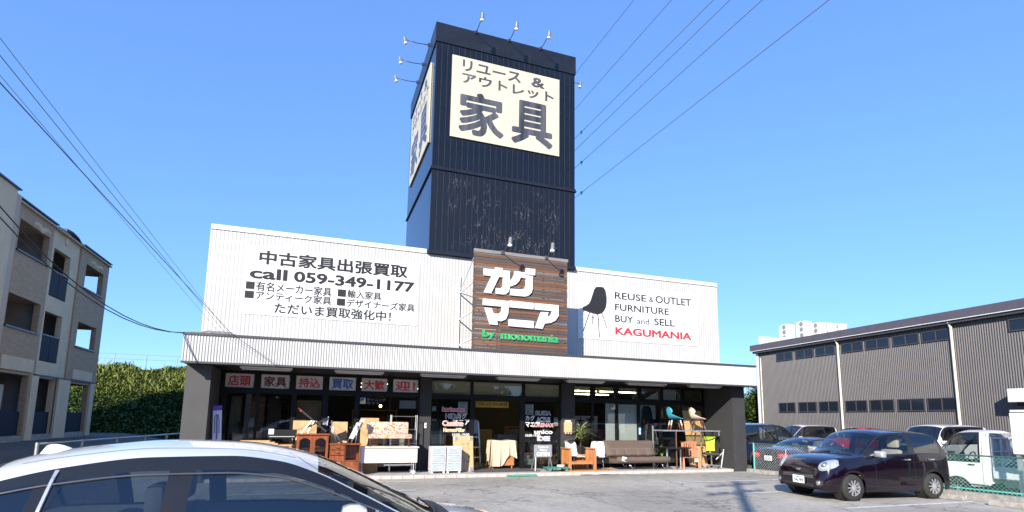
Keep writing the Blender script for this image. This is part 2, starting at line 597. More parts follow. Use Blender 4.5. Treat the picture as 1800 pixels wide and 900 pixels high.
ws = MB().bbox(-0.09, 0.09, -0.30, 0.30, 0.0, 0.125, 0.02).mesh('wheel_stop')
ws.materials.append(M_CONC2)
WSL = ['concrete wheel stop closest to the dark shop end wall', 'concrete wheel stop second from the dark shop end wall, left of the purple car bumper',
       'concrete wheel stop hidden behind the nose of the purple hatchback', 'concrete wheel stop on the far side of the purple hatchback',
       'concrete wheel stop right behind the rear tyre of the purple hatchback', 'concrete wheel stop at the lower right beneath the green fence']
for k, (x, y) in enumerate(((13.72, 14.2), (13.78, 13.15), (13.86, 11.6), (13.9, 10.5), (13.62, 8.65), (13.55, 7.5))):
    o = share('wheel_stop', ws, (x, y, 0.008), None, rot=(0, 0, 0.08 + 0.02 * (k % 3)))
    tag(o, WSL[k], 'wheel stop', 'concrete wheel stops')
# ------------------------------------------------------------------ the furniture shop
YP, YS, YF, YT, YW = 16.5, 16.8, 14.72, 16.4, 15.3
store = thing('store_building', 'white and black furniture shop with a tall black sign tower', 'shop', (5.5, 16.5, 0.0))

MB().box(-3.03, -2.48, YW, 26, 0.0, 2.86).build('side_wall', M_GREYW, store)
MB().box(13.51, 14.05, YW, 26, 0.0, 2.86).build('side_wall', M_CHAR, store)
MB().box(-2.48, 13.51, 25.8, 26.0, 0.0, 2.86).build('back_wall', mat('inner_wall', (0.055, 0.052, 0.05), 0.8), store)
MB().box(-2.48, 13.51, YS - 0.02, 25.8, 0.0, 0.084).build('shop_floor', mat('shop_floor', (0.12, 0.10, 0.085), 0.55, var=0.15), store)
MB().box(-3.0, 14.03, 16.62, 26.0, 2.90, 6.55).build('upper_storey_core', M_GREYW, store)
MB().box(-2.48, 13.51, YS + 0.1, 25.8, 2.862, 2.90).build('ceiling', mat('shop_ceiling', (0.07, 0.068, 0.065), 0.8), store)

# canopy
corrugated(-3.03, 14.05, 2.90, 3.53, YF, 0.064, 0.017).build('canopy_fascia', M_FASC, store, fix=False)
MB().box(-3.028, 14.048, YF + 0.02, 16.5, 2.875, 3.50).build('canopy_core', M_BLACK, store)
for x in (-3.045, 14.05):
    MB().box(x, x + 0.014, YF + 0.01, 16.5, 2.90, 3.53).build('canopy_side', M_FASC, store)
MB().box(-3.06, 14.08, YF - 0.025, YF + 0.06, 3.53, 3.585).box(-3.06, 14.08, YF + 0.06, 16.48, 3.53, 3.56).build('canopy_top_flashing', M_CAPD, store)
MB().box(-3.05, 14.07, YF - 0.012, YF + 0.05, 2.852, 2.90).build('canopy_drip_flashing', M_CAPD, store)
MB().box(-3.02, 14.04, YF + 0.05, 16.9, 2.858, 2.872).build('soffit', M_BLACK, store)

# white upper wall
for xa, xb in ((-3.0, 14.07),):
    corrugated(xa, xb, 3.5, 6.73, YP, 0.10, 0.006).build('upper_wall_cladding', M_WHITE, store, fix=False)
MB().box(-3.005, 2.98, YP - 0.028, YP + 0.12, 6.735, 6.872).build('parapet_cap', M_CAPW, store)
MB().box(8.10, 14.075, YP - 0.028, YP + 0.12, 6.735, 6.872).build('parapet_cap', M_CAPW, store)
for x in (-3.012, 14.068):
    MB().box(x, x + 0.012, YP, 26.0, 3.5, 6.73).build('upper_side_wall', M_WHITE, store)

# sign tower
M_NAVY = mat('tower_black_blue_paint', (0.0055, 0.0065, 0.009), 0.12, var=0.25, vscale=2.0, streak=0.15, spec=0.5)
M_SEAM = mat('weathered_seam', (0.085, 0.075, 0.065), 0.7, col2=(0.03, 0.028, 0.028), vscale=8, stretch=(1, 1, 0.6))
M_TCAP = mat('tower_cap_paint', (0.010, 0.011, 0.015), 0.3, var=0.25, vscale=2.0, streak=0.15)

def tower_glue():
    """dark paint with pale wandering scars where old letters were torn off"""
    m = bpy.data.materials.new('scarred_tower_paint')
    m.use_nodes = True
    n, l = m.node_tree.nodes, m.node_tree.links
    b = n['Principled BSDF']
    b.inputs['Roughness'].default_value = 0.3
    g = n.new('ShaderNodeNewGeometry')
    mp = n.new('ShaderNodeMapping'); mp.inputs['Scale'].default_value = (6.5, 6.5, 1.6)
    l.new(g.outputs['Position'], mp.inputs['Vector'])
    nz = n.new('ShaderNodeTexNoise'); nz.inputs['Scale'].default_value = 1.0; nz.inputs['Detail'].default_value = 3.0
    l.new(mp.outputs['Vector'], nz.inputs['Vector'])
    d = n.new('ShaderNodeMath'); d.operation = 'SUBTRACT'; d.inputs[1].default_value = 0.5; l.new(nz.outputs['Fac'], d.inputs[0])
    a = n.new('ShaderNodeMath'); a.operation = 'ABSOLUTE'; l.new(d.outputs[0], a.inputs[0])
    t = n.new('ShaderNodeMapRange'); t.inputs['From Min'].default_value = 0.003; t.inputs['From Max'].default_value = 0.011
    t.inputs['To Min'].default_value = 1.0; t.inputs['To Max'].default_value = 0.0
    l.new(a.outputs[0], t.inputs['Value'])
    n2 = n.new('ShaderNodeTexNoise'); n2.inputs['Scale'].default_value = 1.15; n2.inputs['Detail'].default_value = 4.0
    l.new(g.outputs['Position'], n2.inputs['Vector'])
    t2 = n.new('ShaderNodeMapRange'); t2.inputs['From Min'].default_value = 0.42; t2.inputs['From Max'].default_value = 0.60
    l.new(n2.outputs['Fac'], t2.inputs['Value'])
    sx = n.new('ShaderNodeSeparateXYZ'); l.new(g.outputs['Position'], sx.inputs[0])
    def band(sock, lo, hi):
        p = n.new('ShaderNodeMath'); p.operation = 'GREATER_THAN'; p.inputs[1].default_value = lo; l.new(sock, p.inputs[0])
        q = n.new('ShaderNodeMath'); q.operation = 'LESS_THAN'; q.inputs[1].default_value = hi; l.new(sock, q.inputs[0])
        r = n.new('ShaderNodeMath'); r.operation = 'MULTIPLY'; l.new(p.outputs[0], r.inputs[0]); l.new(q.outputs[0], r.inputs[1])
        return r.outputs[0]
    o = t.outputs['Result']
    for s in (t2.outputs['Result'], band(sx.outputs['X'], 3.55, 7.45), band(sx.outputs['Z'], 6.95, 9.30)):
        q = n.new('ShaderNodeMath'); q.operation = 'MULTIPLY'; l.new(o, q.inputs[0]); l.new(s, q.inputs[1]); o = q.outputs[0]
    mx = n.new('ShaderNodeMixRGB')
    mx.inputs['Color1'].default_value = (0.0055, 0.006, 0.008, 1)
    mx.inputs['Color2'].default_value = (0.115, 0.105, 0.095, 1)
    l.new(o, mx.inputs['Fac'])
    l.new(mx.outputs['Color'], b.inputs['Base Color'])
    MATS['scarred_tower_paint'] = m
    return m

M_SCAR = tower_glue()
TX0, TX1, TY0, TY1 = 3.03, 8.06, 16.4, 21.45
MB().box(TX0 + .002, TX1 - .002, TY0 + .002, TY1 - .002, 6.80, 14.3).build('tower_core', M_SEAM, store)
NP = 26
wp = (TX1 - TX0) / NP
oz = store.location
def panel_mesh(h, m):
    b = MB().box(-wp / 2 + 0.0055, wp / 2 - 0.0055, -0.005, 0.0012, 0, h)
    me = b.mesh('tower_panel'); me.materials.append(m)
    return me
for z0, z1, tier in ((6.85, 9.50, 0), (9.62, 13.95, 1)):
    pf = panel_mesh(z1 - z0, M_SCAR if tier == 0 else M_NAVY)
    ps = panel_mesh(z1 - z0, M_NAVY)
    for k in range(NP):
        u = (k + 0.5) * wp
        share('tower_panel', pf, (TX0 + u - oz.x, TY0 - oz.y, z0), store)
        share('tower_panel', ps, (TX0 - oz.x, TY0 + u - oz.y, z0), store, rot=(0, 0, -pi / 2))
        share('tower_panel', ps, (TX1 - oz.x, TY0 + u - oz.y, z0), store, rot=(0, 0, pi / 2))
def ring(b, e, z0, z1, t=0.05):
    b.box(TX0 - e, TX1 + e, TY0 - e, TY0 - e + t, z0, z1).box(TX0 - e, TX1 + e, TY1 + e - t, TY1 + e, z0, z1)
    b.box(TX0 - e, TX0 - e + t, TY0 - e + t, TY1 + e - t, z0, z1).box(TX1 + e - t, TX1 + e, TY0 - e + t, TY1 + e - t, z0, z1)
    return b
for z0, z1, e in ((9.505, 9.545, 0.05), (9.555, 9.615, 0.03), (6.73, 6.845, 0.03)):
    ring(MB(), e, z0, z1, 0.06).build('tower_flashing', M_TCAP, store)
capm = MB().box(0, 1, 0, 0.03, 0, 0.68).mesh('tower_cap_sheet'); capm.materials.append(M_TCAP)
e = 0.035
for k, (xa, xb) in enumerate(((TX0 - e, 5.25), (5.256, 6.42), (6.426, 7.55), (7.556, TX1 + e))):
    share('tower_cap_sheet', capm, (xa - oz.x, TY0 - e - oz.y, 13.95), store, scale=(xb - xa, 1, 1))
for ya, yb in ((TY0 - e + .032, 19.0), (19.006, TY1 + e)):
    for x in (TX0 - e + .031, TX1 + e):
        share('tower_cap_sheet', capm, (x - oz.x, ya - oz.y, 13.95), store, scale=(yb - ya, 1, 1), rot=(0, 0, pi / 2))
MB().box(TX0 - .03, TX1 + .03, TY0 - .03, TY1 + .03, 14.3, 14.625).build('tower_roof', M_TCAP, store)

# storefront: pillars, frame members, panes
for xa, xb in ((2.98, 3.33), (7.70, 8.17)):
    MB().box(xa, xb, 16.62, 17.0, 0.08, 2.858).build('pillar', M_CHAR, store)
ZT, ZB, ZL = 2.80, 2.39, 2.25
def frame(x0, x1, trans, lows):
    MB().box(x0, x1, YS - 0.06, YS + 0.06, ZT, 2.858).build('head_rail', M_BLACK, store)
    MB().box(x0, x1, YS - 0.07, YS + 0.07, ZL, ZB).build('transom_rail', M_BLACK, store)
    xs = [x0] + [q for t in trans for q in t] + [x1]
    for a, b in zip(xs[0::2], xs[1::2]):
        if b - a > 0.005:
            MB().box(a, b, YS - 0.06, YS + 0.06, ZB, ZT).build('mullion', M_BLACK, store)
    for a, b in trans:
        MB().box(a, b, YS - 0.004, YS + 0.004, ZB, ZT).build('transom_pane', M_PANE, store)
    xs = [x0] + [q for t in lows for q in t[:2]] + [x1]
    for a, b in zip(xs[0::2], xs[1::2]):
        if b - a > 0.005:
            MB().box(a, b, YS - 0.05, YS + 0.05, 0.08, ZL).build('mullion', M_BLACK, store)
    for t in lows:
        if len(t) == 2:
            MB().box(t[0], t[1], YS - 0.045, YS + 0.045, 0.085, 0.20).build('sill', M_BLACK, store)
            MB().box(t[0], t[1], YS - 0.004, YS + 0.004, 0.20, ZL).build('window_pane', M_PANE, store)
TRL = [(-2.38, -1.63), (-1.48, -.71), (-.57, .19), (.33, 1.11), (1.24, 2.02), (2.16, 2.94)]
TRM = [(3.36, 4.60), (4.68, 6.35), (6.43, 7.68)]
TRR = [(8.19, 8.85), (9.02, 9.76), (9.92, 10.68), (10.84, 11.60), (11.74, 12.47), (12.67, 13.38)]
frame(-2.48, 2.98, TRL, [(-2.39, -1.55), (-1.49, -.64), (-.51, .19), (.35, 1.09), (1.22, 2.10), (2.13, 2.95)])
frame(3.33, 7.70, TRM, [(3.37, 4.61), (4.74, 6.28, 0), (6.43, 7.68)])
frame(8.17, 13.51, TRR, [(8.19, 8.87), (8.95, 9.82), (9.90, 10.70), (10.78, 11.57), (11.65, 12.48), (12.56, 13.47)])
# cream film behind the middle transoms, door leaf slid open behind the left pane
for a, b in TRM:
    MB().box(a + .01, b - .01, YS + 0.02, YS + 0.024, ZB, ZT).build('transom_film', mat('cream_film', (0.62, 0.52, 0.33), 0.6, var=0.08, vscale=1.2), store)
dl = MB().box(3.60, 3.64, YS + .10, YS + .14, .1, 2.2).box(4.66, 4.72, YS + .10, YS + .14, .1, 2.2).box(3.60, 4.72, YS + .10, YS + .14, .085, .18).box(3.60, 4.72, YS + .10, YS + .14, 2.17, 2.24)
dlo = dl.build('sliding_door', M_BLACK, store)
MB().box(3.64, 4.66, YS + .118, YS + .122, .18, 2.17).build('door_pane', M_PANE, dlo)
dl = MB().box(6.33, 6.38, YS + .10, YS + .14, .1, 2.2).box(7.46, 7.50, YS + .10, YS + .14, .1, 2.2).box(6.33, 7.50, YS + .10, YS + .14, .085, .18).box(6.33, 7.50, YS + .10, YS + .14, 2.17, 2.24)
dlo = dl.build('sliding_door', M_BLACK, store)
MB().box(6.38, 7.46, YS + .118, YS + .122, .18, 2.17).build('door_pane', M_PANE, dlo)
for k, (xa, xb) in enumerate(((9.92, 10.69), (9.45, 9.81))):
    MB().box(xa, xb, YS + .05, YS + .056, 0.98 - .02 * k, 2.22 + .02 * k).build('roller_blind', mat('blind_cloth', (0.66, 0.65, 0.60), 0.8, var=0.04), store)
MB().box(11.74, 12.35, YS + .03, YS + .034, 2.42, 2.78).build('transom_sheet', M_PAPER, store)
MB().poly([(11.0, YS + .03, 2.42), (11.58, YS + .03, 2.42), (11.58, YS + .03, 2.72)]).build('transom_sheet', M_PAPER, store)
# wires conduit and meter bits on the canopy roof
cb = MB()
for k in range(4):
    cb.tube([(-3.0 + .02 * k, 15.0 + .06 * k, 3.60), (-2.6, 15.0 + .05 * k, 3.66 + .015 * k), (-2.1, 14.95 + .03 * k, 3.62 + .02 * k), (-1.9, 14.86, 3.58)], 0.014, 6)
cb.box(-2.95, -1.95, 14.9, 14.93, 3.60, 3.625)
cb.build('cable_run', mat('grey_cable', (0.16, 0.16, 0.17), 0.6), store)

# ------------------------------------------------------------------ signs
sg = thing('roof_sign', 'long white wall sign with charcoal Japanese text and telephone number', 'sign', (0.34, 16.46, 4.4))
MB().box(-2.11, 2.785, 16.486, 16.497, 4.42, 6.39).build('panel', M_SIGNW, sg)
y = 16.486
lettering('中古家具出張買取', -1.74, 2.42, 5.87, 6.28, y, M_INK, sg, 0.030)
lettering('call', -1.95, -.97, 5.44, 5.77, y, M_INK, sg, 0.032)
lettering('059-349-1177', -.80, 2.645, 5.445, 5.765, y, M_INK, sg, 0.034)
for a, b, c, d in ((-2.02, -1.80, 5.13, 5.34), (-2.03, -1.80, 4.87, 5.075), (.42, .65, 5.13, 5.345), (.41, .64, 4.86, 5.07)):
    MB().box(a, b, y - .004, y + .001, c, d).build('square_bullet', M_INK, sg)
lettering('有名メーカー家具', -1.76, .25, 5.10, 5.37, y, M_INK, sg, 0.016)
lettering('アンティーク家具', -1.75, .255, 4.85, 5.10, y, M_INK, sg, 0.016)
lettering('輸入家具', .69, 1.675, 5.11, 5.36, y, M_INK, sg, 0.016)
lettering('デザイナーズ家具', .68, 2.685, 4.84, 5.09, y, M_INK, sg, 0.016)
lettering('ただいま買取強化中！', -1.25, 1.98, 4.49, 4.80, y, M_INK, sg, 0.020)

sg = thing('roof_sign', 'white wall sign with black shell chair picture and one red line of words', 'sign', (10.7, 16.46, 4.4))
MB().box(8.22, 13.14, 16.486, 16.497, 4.40, 6.35).build('panel', M_SIGNW, sg)
lettering('REUSE', 9.655, 10.935, 5.88, 6.125, y, M_INK, sg, 0.014)
lettering('&', 11.05, 11.24, 5.885, 6.075, y, M_INK, sg, 0.0)
lettering('OUTLET', 11.325, 12.865, 5.88, 6.145, y, M_INK, sg, 0.014)
lettering('FURNITURE', 9.66, 11.885, 5.47, 5.71, y, M_INK, sg, 0.014)
lettering('BUY', 9.66, 10.38, 5.06, 5.30, y, M_INK, sg, 0.014)
lettering('and', 10.54, 11.04, 5.06, 5.26, y, M_INK, sg, 0.0)
lettering('SELL', 11.255, 12.125, 5.06, 5.31, y, M_INK, sg, 0.014)
lettering('KAGUMANIA', 9.66, 12.835, 4.61, 4.88, y, M_RED, sg, 0.034)
P2 = lambda a, b, d: (a, y - d, b)
seat = [(8.91, 6.23), (9.06, 6.255), (9.21, 6.25), (9.29, 6.14), (9.335, 5.9), (9.33, 5.7), (9.29, 5.52), (9.22, 5.40), (9.13, 5.32), (9.03, 5.28), (8.92, 5.27), (8.67, 5.31), (8.50, 5.35), (8.41, 5.39), (8.38, 5.44), (8.42, 5.49), (8.53, 5.54), (8.64, 5.62), (8.70, 5.72), (8.77, 5.92), (8.84, 6.12)]
MB().prism(seat, P2, 0, .005).build('printed_chair', M_INK, sg)
lg = MB()
for (a, b), (c, d), w in (((8.66, 5.31), (8.42, 4.64), .028), ((8.80, 5.30), (8.77, 4.92), .022), ((8.98, 5.30), (9.04, 4.47), .028), ((9.14, 5.34), (9.34, 4.79), .024), ((8.66, 5.05), (8.98, 5.28), .008), ((8.70, 5.28), (8.9, 5.0), .008), ((9.0, 5.1), (9.2, 5.25), .008), ((8.62, 5.2), (9.02, 5.08), .008)):
    lg.bar((a, y - .003, b), (c, y - .003, d), w, .005, up=(0, 1, 0))
lg.build('printed_chair_legs', M_INK, sg)

M_TINK = mat('tower_sign_ink', (0.026, 0.028, 0.036), 0.3, col2=(0.11, 0.11, 0.125), vscale=1.1, stretch=(2.6, 2.6, 0.35), rvar=0.05)
def tower_sign(label, loc, fn):
    s = thing('tower_sign', label, 'sign', loc)
    b = MB()
    b.prism([(3.57, 10.70), (7.44, 10.70), (7.44, 13.575), (3.57, 13.575)], fn, -0.02, 0.02)
    b.build('panel', M_CREAM, s)
    f2 = lambda a, b_, d: Vector(fn(a, b_, d + 0.021))
    K = dict(fn=f2, th=.006)
    lettering('リユース', 3.92, 5.98, 13.09, 13.49, 0, M_TINK, s, 0.026, **K)
    lettering('&', 6.37, 6.87, 13.08, 13.45, 0, M_TINK, s, 0.03, **K)
    lettering('アウトレット', 3.91, 7.22, 12.64, 13.03, 0, M_TINK, s, 0.026, **K)
    lettering('家', 3.83, 5.40, 10.86, 12.40, 0, M_TINK, s, 0.030, **K)
    lettering('具', 5.66, 7.19, 10.88, 12.50, 0, M_TINK, s, 0.030, **K)
    return s
tower_sign('cream tower sign facing the parking lot with big dark kanji', (5.5, 16.36, 10.7), lambda a, b, d: (a, 16.365 - d, b))
tower_sign('cream tower sign on the blue shaded left side of the tower', (2.99, 18.8, 10.7), lambda a, b, d: (2.995 - d, 24.45 - a, b))

# wooden slat sign standing on the canopy edge
wsn = thing('wooden_slat_sign', 'brown wooden slat sign with big white katakana and green words', 'sign', (5.5, 14.74, 3.55))
SL = []
for k, (c, c2) in enumerate((((0.14, 0.085, 0.055), (0.085, 0.05, 0.035)), ((0.105, 0.085, 0.08), (0.065, 0.05, 0.048)), ((0.24, 0.10, 0.04), (0.14, 0.055, 0.022)), ((0.19, 0.165, 0.155), (0.11, 0.095, 0.09)), ((0.16, 0.08, 0.045), (0.10, 0.047, 0.028)))):
    c, c2 = tuple(q * .82 for q in c), tuple(q * .82 for q in c2)
    m = mat('slat_wood_%s' % 'abcde'[k], c, 0.62, col2=c2, vscale=3.5, stretch=(0.6, 4, 14), bump=0.2, bscale=25)
    me = MB().box(-1.475, 1.475, -0.014, 0.014, -0.039, 0.039).mesh('slat'); me.materials.append(m)
    SL.append(me)
rs = random.Random(5)
zs = 3.60
ns = 33
pat = [0, 1, 2, 0, 1, 3, 4, 1, 2, 0, 3, 1, 0, 2, 1, 0, 1, 2, 4, 1, 0, 1, 2, 0, 2, 1, 0, 3, 2, 0, 1, 4, 3]
for k in range(ns):
    share('slat', SL[pat[k % len(pat)]], (rs.uniform(-.006, .006), -0.02 + rs.uniform(-.004, .004), zs + k * 0.0875 - 3.55 + rs.uniform(-.004, .004)), wsn, rot=(rs.uniform(-.06, .06), rs.uniform(-.0015, .0015), 0))
for x in (4.07, 4.80, 5.52, 6.22, 6.94):
    MB().box(x - .022, x + .022, 14.742, 14.80, 3.53, 6.48).build('batten', mat('batten_wood', (0.05, 0.035, 0.03), 0.7), wsn)
MB().box(4.02, 7.0, 14.690, 14.712, 6.405, 6.50).build('top_board', mat('weathered_grey_board', (0.24, 0.22, 0.21), 0.7, col2=(0.15, 0.135, 0.13), vscale=4, stretch=(.5, 3, 10)), wsn)
for x in (4.07, 6.94):
    st = MB()
    for z in (3.9, 4.7, 5.55):
        st.bar((x, 14.8, z), (x, 16.49, z), .03, .03)
    st.bar((x, 16.46, 3.6), (x, 16.46, 6.1), .03, .03)
    st.bar((x, 14.8, 6.3), (x, 16.46, 5.6), .02, .02)
    st.bar((x, 14.8, 3.7), (x, 16.46, 3.9), .02, .02)
    st.build('strut_frame', mat('white_steel_frame', (0.7, 0.7, 0.7), 0.4), wsn)
GL = dict(
 ka=[(4.31, 5.92), (4.65, 5.92), (4.66, 5.99), (4.88, 5.99), (4.88, 5.92), (5.11, 5.93), (5.11, 5.4), (5.08, 5.31), (5.0, 5.23), (4.88, 5.21), (4.69, 5.22), (4.69, 5.38), (4.81, 5.38), (4.88, 5.42), (4.9, 5.49), (4.9, 5.72), (4.78, 5.72), (4.55, 5.21), (4.33, 5.22), (4.55, 5.72), (4.32, 5.72)],
 gu=[(5.25, 5.94), (5.59, 5.94), (5.59, 5.85), (5.83, 5.85), (5.83, 5.47), (5.79, 5.34), (5.7, 5.25), (5.57, 5.21), (5.13, 5.21), (5.13, 5.4), (5.46, 5.41), (5.56, 5.44), (5.61, 5.53), (5.61, 5.76), (5.45, 5.77), (5.39, 5.64), (5.29, 5.54), (5.13, 5.47), (5.13, 5.66), (5.2, 5.74), (5.24, 5.84)],
 d1=[(5.61, 6.07), (5.745, 6.07), (5.745, 5.88), (5.61, 5.88)], d2=[(5.77, 6.07), (5.905, 6.07), (5.9, 5.88), (5.77, 5.88)],
 ma=[(4.31, 5.04), (5.09, 5.03), (5.08, 4.66), (5.01, 4.49), (4.87, 4.42), (4.75, 4.43), (4.76, 4.3), (4.53, 4.31), (4.36, 4.78), (4.57, 4.78), (4.64, 4.63), (4.74, 4.63), (4.84, 4.66), (4.87, 4.73), (4.87, 4.85), (4.31, 4.85)],
 n1=[(5.12, 5.05), (5.86, 5.04), (5.86, 4.85), (5.12, 4.85)], n2=[(5.1, 4.5), (5.87, 4.5), (5.87, 4.29), (5.1, 4.3)],
 a=[(5.9, 5.04), (6.67, 5.04), (6.67, 4.72), (6.57, 4.57), (6.42, 4.49), (6.3, 4.47), (6.22, 4.45), (6.15, 4.29), (5.92, 4.3), (6.1, 4.79), (6.34, 4.8), (6.3, 4.68), (6.38, 4.69), (6.43, 4.74), (6.45, 4.85), (5.91, 4.85)])
M_LETW = mat('white_letter_enamel', (0.66, 0.66, 0.66), 0.35, var=0.02)
for q in GL.values():
    MB().prism(q, lambda a, b, d: (a, 14.70 - d, b), 0.0, 0.055).build('raised_letter', M_LETW, wsn)
M_LETG = mat('green_letter_enamel', (0.02, 0.36, 0.09), 0.35, var=0.03)
for wd, xa, xb, za, zb in (('by', 4.31, 4.685, 3.87, 4.14), ('monomania', 4.86, 6.655, 3.90, 4.13)):
    lettering(wd, xa + .016, xb + .016, za, zb, 14.70, M_LETW, wsn, 0.034, th=.03)
    lettering(wd, xa, xb, za, zb, 14.672, M_LETG, wsn, 0.026, th=.02)

# ------------------------------------------------------------------ spot lamps
M_BULB = mat('lamp_bulb_glass', (0.80, 0.78, 0.74), 0.25, var=0.04)
def spot_lamp(label, base, head, arm_mat, group):
    t = thing('spot_lamp', label, 'lamp', base, group=group)
    b, h = Vector(base), Vector(head)
    MB().tube([b, b.lerp(h, .5) + Vector((0, 0, .01)), h + Vector((0, 0, .09))], .013, 6).build('arm', arm_mat, t, smooth=True)
    MB().box(b.x - .05, b.x + .05, b.y - .03, b.y + .03, b.z - .05, b.z + .05).build('bracket', arm_mat, t)
    d = (h - b); d.z = 0; d.normalize()
    ax = Vector((-d.x * .25, -d.y * .25, -1)).normalized()      # lamp tips back towards the sign
    M = Matrix.Translation(h) @ Vector((0, 0, -1)).rotation_difference(ax).to_matrix().to_4x4()
    MB().lathe([(0.0, .17), (.045, .17), (.052, .13), (.058, .02), (.066, -.01), (.0, -.01)], n=14).xform(M).build('housing', M_GREYM, t, smooth=True, angle=40)
    MB().lathe([(.05, -.008), (.062, -.04), (.068, -.06), (.058, -.08), (.03, -.094), (0.0, -.097)], n=14).xform(M).build('bulb', M_BULB, t, smooth=True)
M_ARM = mat('dark_lamp_arm', (0.03, 0.035, 0.05), 0.4)
ORD = ('left', 'middle', 'right')
for k, x in enumerate((4.36, 5.545, 6.72)):
    spot_lamp('%s of three spot lamps on arms along the tower front top' % ORD[k], (x, 16.36, 14.60), (x - .02, 15.58, 14.53), M_ARM, 'spot lamps on the tower top')
NF = ('front', 'middle', 'rear')
for k, yy in enumerate((17.56, 18.69, 19.85)):
    spot_lamp('%s spot lamp of the three jutting out from the tower left side' % NF[k], (2.99, yy, 14.60), (2.16, yy, 14.50), M_ARM, 'spot lamps on the tower top')
spot_lamp('single spot lamp jutting out from the tower right side', (8.09, 17.66, 14.60), (8.92, 17.66, 14.50), M_ARM, 'spot lamps on the tower top')
M_ARM2 = mat('grey_lamp_arm', (0.16, 0.14, 0.13), 0.4, metal=.5)
for k, x in enumerate((4.88, 6.27)):
    spot_lamp('%s spot lamp above the wooden slat sign' % ('left', 'right')[k], (x, 14.69, 6.47), (x - .04 - .1 * k, 13.90, 6.50), M_ARM2, 'spot lamps over the wooden sign')

# ------------------------------------------------------------------ tube lights under the canopy
WH = ('first', 'second', 'third', 'fourth', 'fifth', 'sixth', 'seventh')
for k, (xa, xb) in enumerate(((-1.83, -.61), (.43, 1.70), (2.70, 4.0), (4.94, 6.28), (7.17, 8.47), (9.29, 10.75), (11.65, 12.95))):
    t = thing('canopy_tube_light', '%s unlit tube light from the left under the canopy soffit' % WH[k], 'light', ((xa + xb) / 2, 15.2, 2.858), group='tube lights under the canopy')
    MB().prism([(15.08, 2.857), (15.32, 2.857), (15.28, 2.825), (15.24, 2.815), (15.16, 2.815), (15.12, 2.825)], lambda a, b, d: (d, a, b), xa, xb).build('housing', mat('tube_light_housing', (0.36, 0.36, 0.35), 0.4, var=0.06), t)
    MB().tube([(xa + .05, 15.2, 2.797), (xb - .05, 15.2, 2.797)], .013, 8).build('tube', M_PLW, t, smooth=True, angle=40)
    for x in (xa + .02, xb - .05):
        MB().box(x, x + .03, 15.17, 15.23, 2.78, 2.818).build('end_holder', M_GREYM, t)
# ------------------------------------------------------------------ apartment house on the left
def brick_mat():
    m = bpy.data.materials.new('tan_brick_tile')
    m.use_nodes = True
    n, l = m.node_tree.nodes, m.node_tree.links
    b = n['Principled BSDF']
    g = n.new('ShaderNodeNewGeometry')
    sp = n.new('ShaderNodeSeparateXYZ'); l.new(g.outputs['Position'], sp.inputs[0])
    ad = n.new('ShaderNodeMath'); ad.operation = 'ADD'; l.new(sp.outputs['X'], ad.inputs[0]); l.new(sp.outputs['Y'], ad.inputs[1])
    cb = n.new('ShaderNodeCombineXYZ'); l.new(ad.outputs[0], cb.inputs['X']); l.new(sp.outputs['Z'], cb.inputs['Y'])
    br = n.new('ShaderNodeTexBrick')
    br.inputs['Scale'].default_value = 1.0
    br.inputs['Brick Width'].default_value = 0.24
    br.inputs['Row Height'].default_value = 0.085
    br.inputs['Mortar Size'].default_value = 0.008
    br.inputs['Color1'].default_value = (0.47, 0.31, 0.185, 1)
    br.inputs['Color2'].default_value = (0.40, 0.26, 0.15, 1)
    br.inputs['Mortar'].default_value = (0.28, 0.21, 0.155, 1)
    l.new(cb.outputs[0], br.inputs['Vector'])
    l.new(br.outputs['Color'], b.inputs['Base Color'])
    bp = n.new('ShaderNodeBump'); bp.inputs['Strength'].default_value = 0.5; bp.inputs['Distance'].default_value = 0.01; bp.invert = True
    l.new(br.outputs['Fac'], bp.inputs['Height']); l.new(bp.outputs['Normal'], b.inputs['Normal'])
    b.inputs['Roughness'].default_value = 0.75
    return m
M_BRICK = brick_mat()
M_CREAMW = mat('cream_render', (0.64, 0.50, 0.33), 0.8, var=0.08, vscale=1.5, streak=0.15, bump=0.1)
M_TAN = mat('tan_render', (0.50, 0.39, 0.29), 0.8, var=0.08, vscale=1.5, streak=0.15)
M_BLUEC = mat('slate_blue_coping', (0.035, 0.05, 0.085), 0.4, var=0.1)
M_BALC = mat('balcony_blue_grey', (0.020, 0.028, 0.042), 0.7, var=0.12, spec=0.2)
M_INW = mat('balcony_inner_wall', (0.30, 0.26, 0.23), 0.85, var=0.1)

def holed(x, th, y0, y1, z0, z1, holes, flip=False):
    """wall slab in the plane X=x with rectangular openings and their reveals"""
    b = MB()
    ys = sorted({y0, y1} | {q for h in holes for q in h[:2]})
    zs_ = sorted({z0, z1} | {q for h in holes for q in h[2:]})
    inside = lambda yy, zz: any(h[0] < yy < h[1] and h[2] < zz < h[3] for h in holes)
    for ya, yb in zip(ys, ys[1:]):
        for za, zb in zip(zs_, zs_[1:]):
            if not inside((ya + yb) / 2, (za + zb) / 2):
                b.poly([(x, ya, za), (x, yb, za), (x, yb, zb), (x, ya, zb)])
                b.poly([(x - th, ya, za), (x - th, ya, zb), (x - th, yb, zb), (x - th, yb, za)])
    for a, c, d, e in list(holes) + [(y0, y1, z0, z1)]:
        b.poly([(x, a, d), (x - th, a, d), (x - th, c, d), (x, c, d)])
        b.poly([(x, a, e), (x, c, e), (x - th, c, e), (x - th, a, e)])
        b.poly([(x, a, d), (x, a, e), (x - th, a, e), (x - th, a, d)])
        b.poly([(x, c, d), (x - th, c, d), (x - th, c, e), (x, c, e)])
    return b

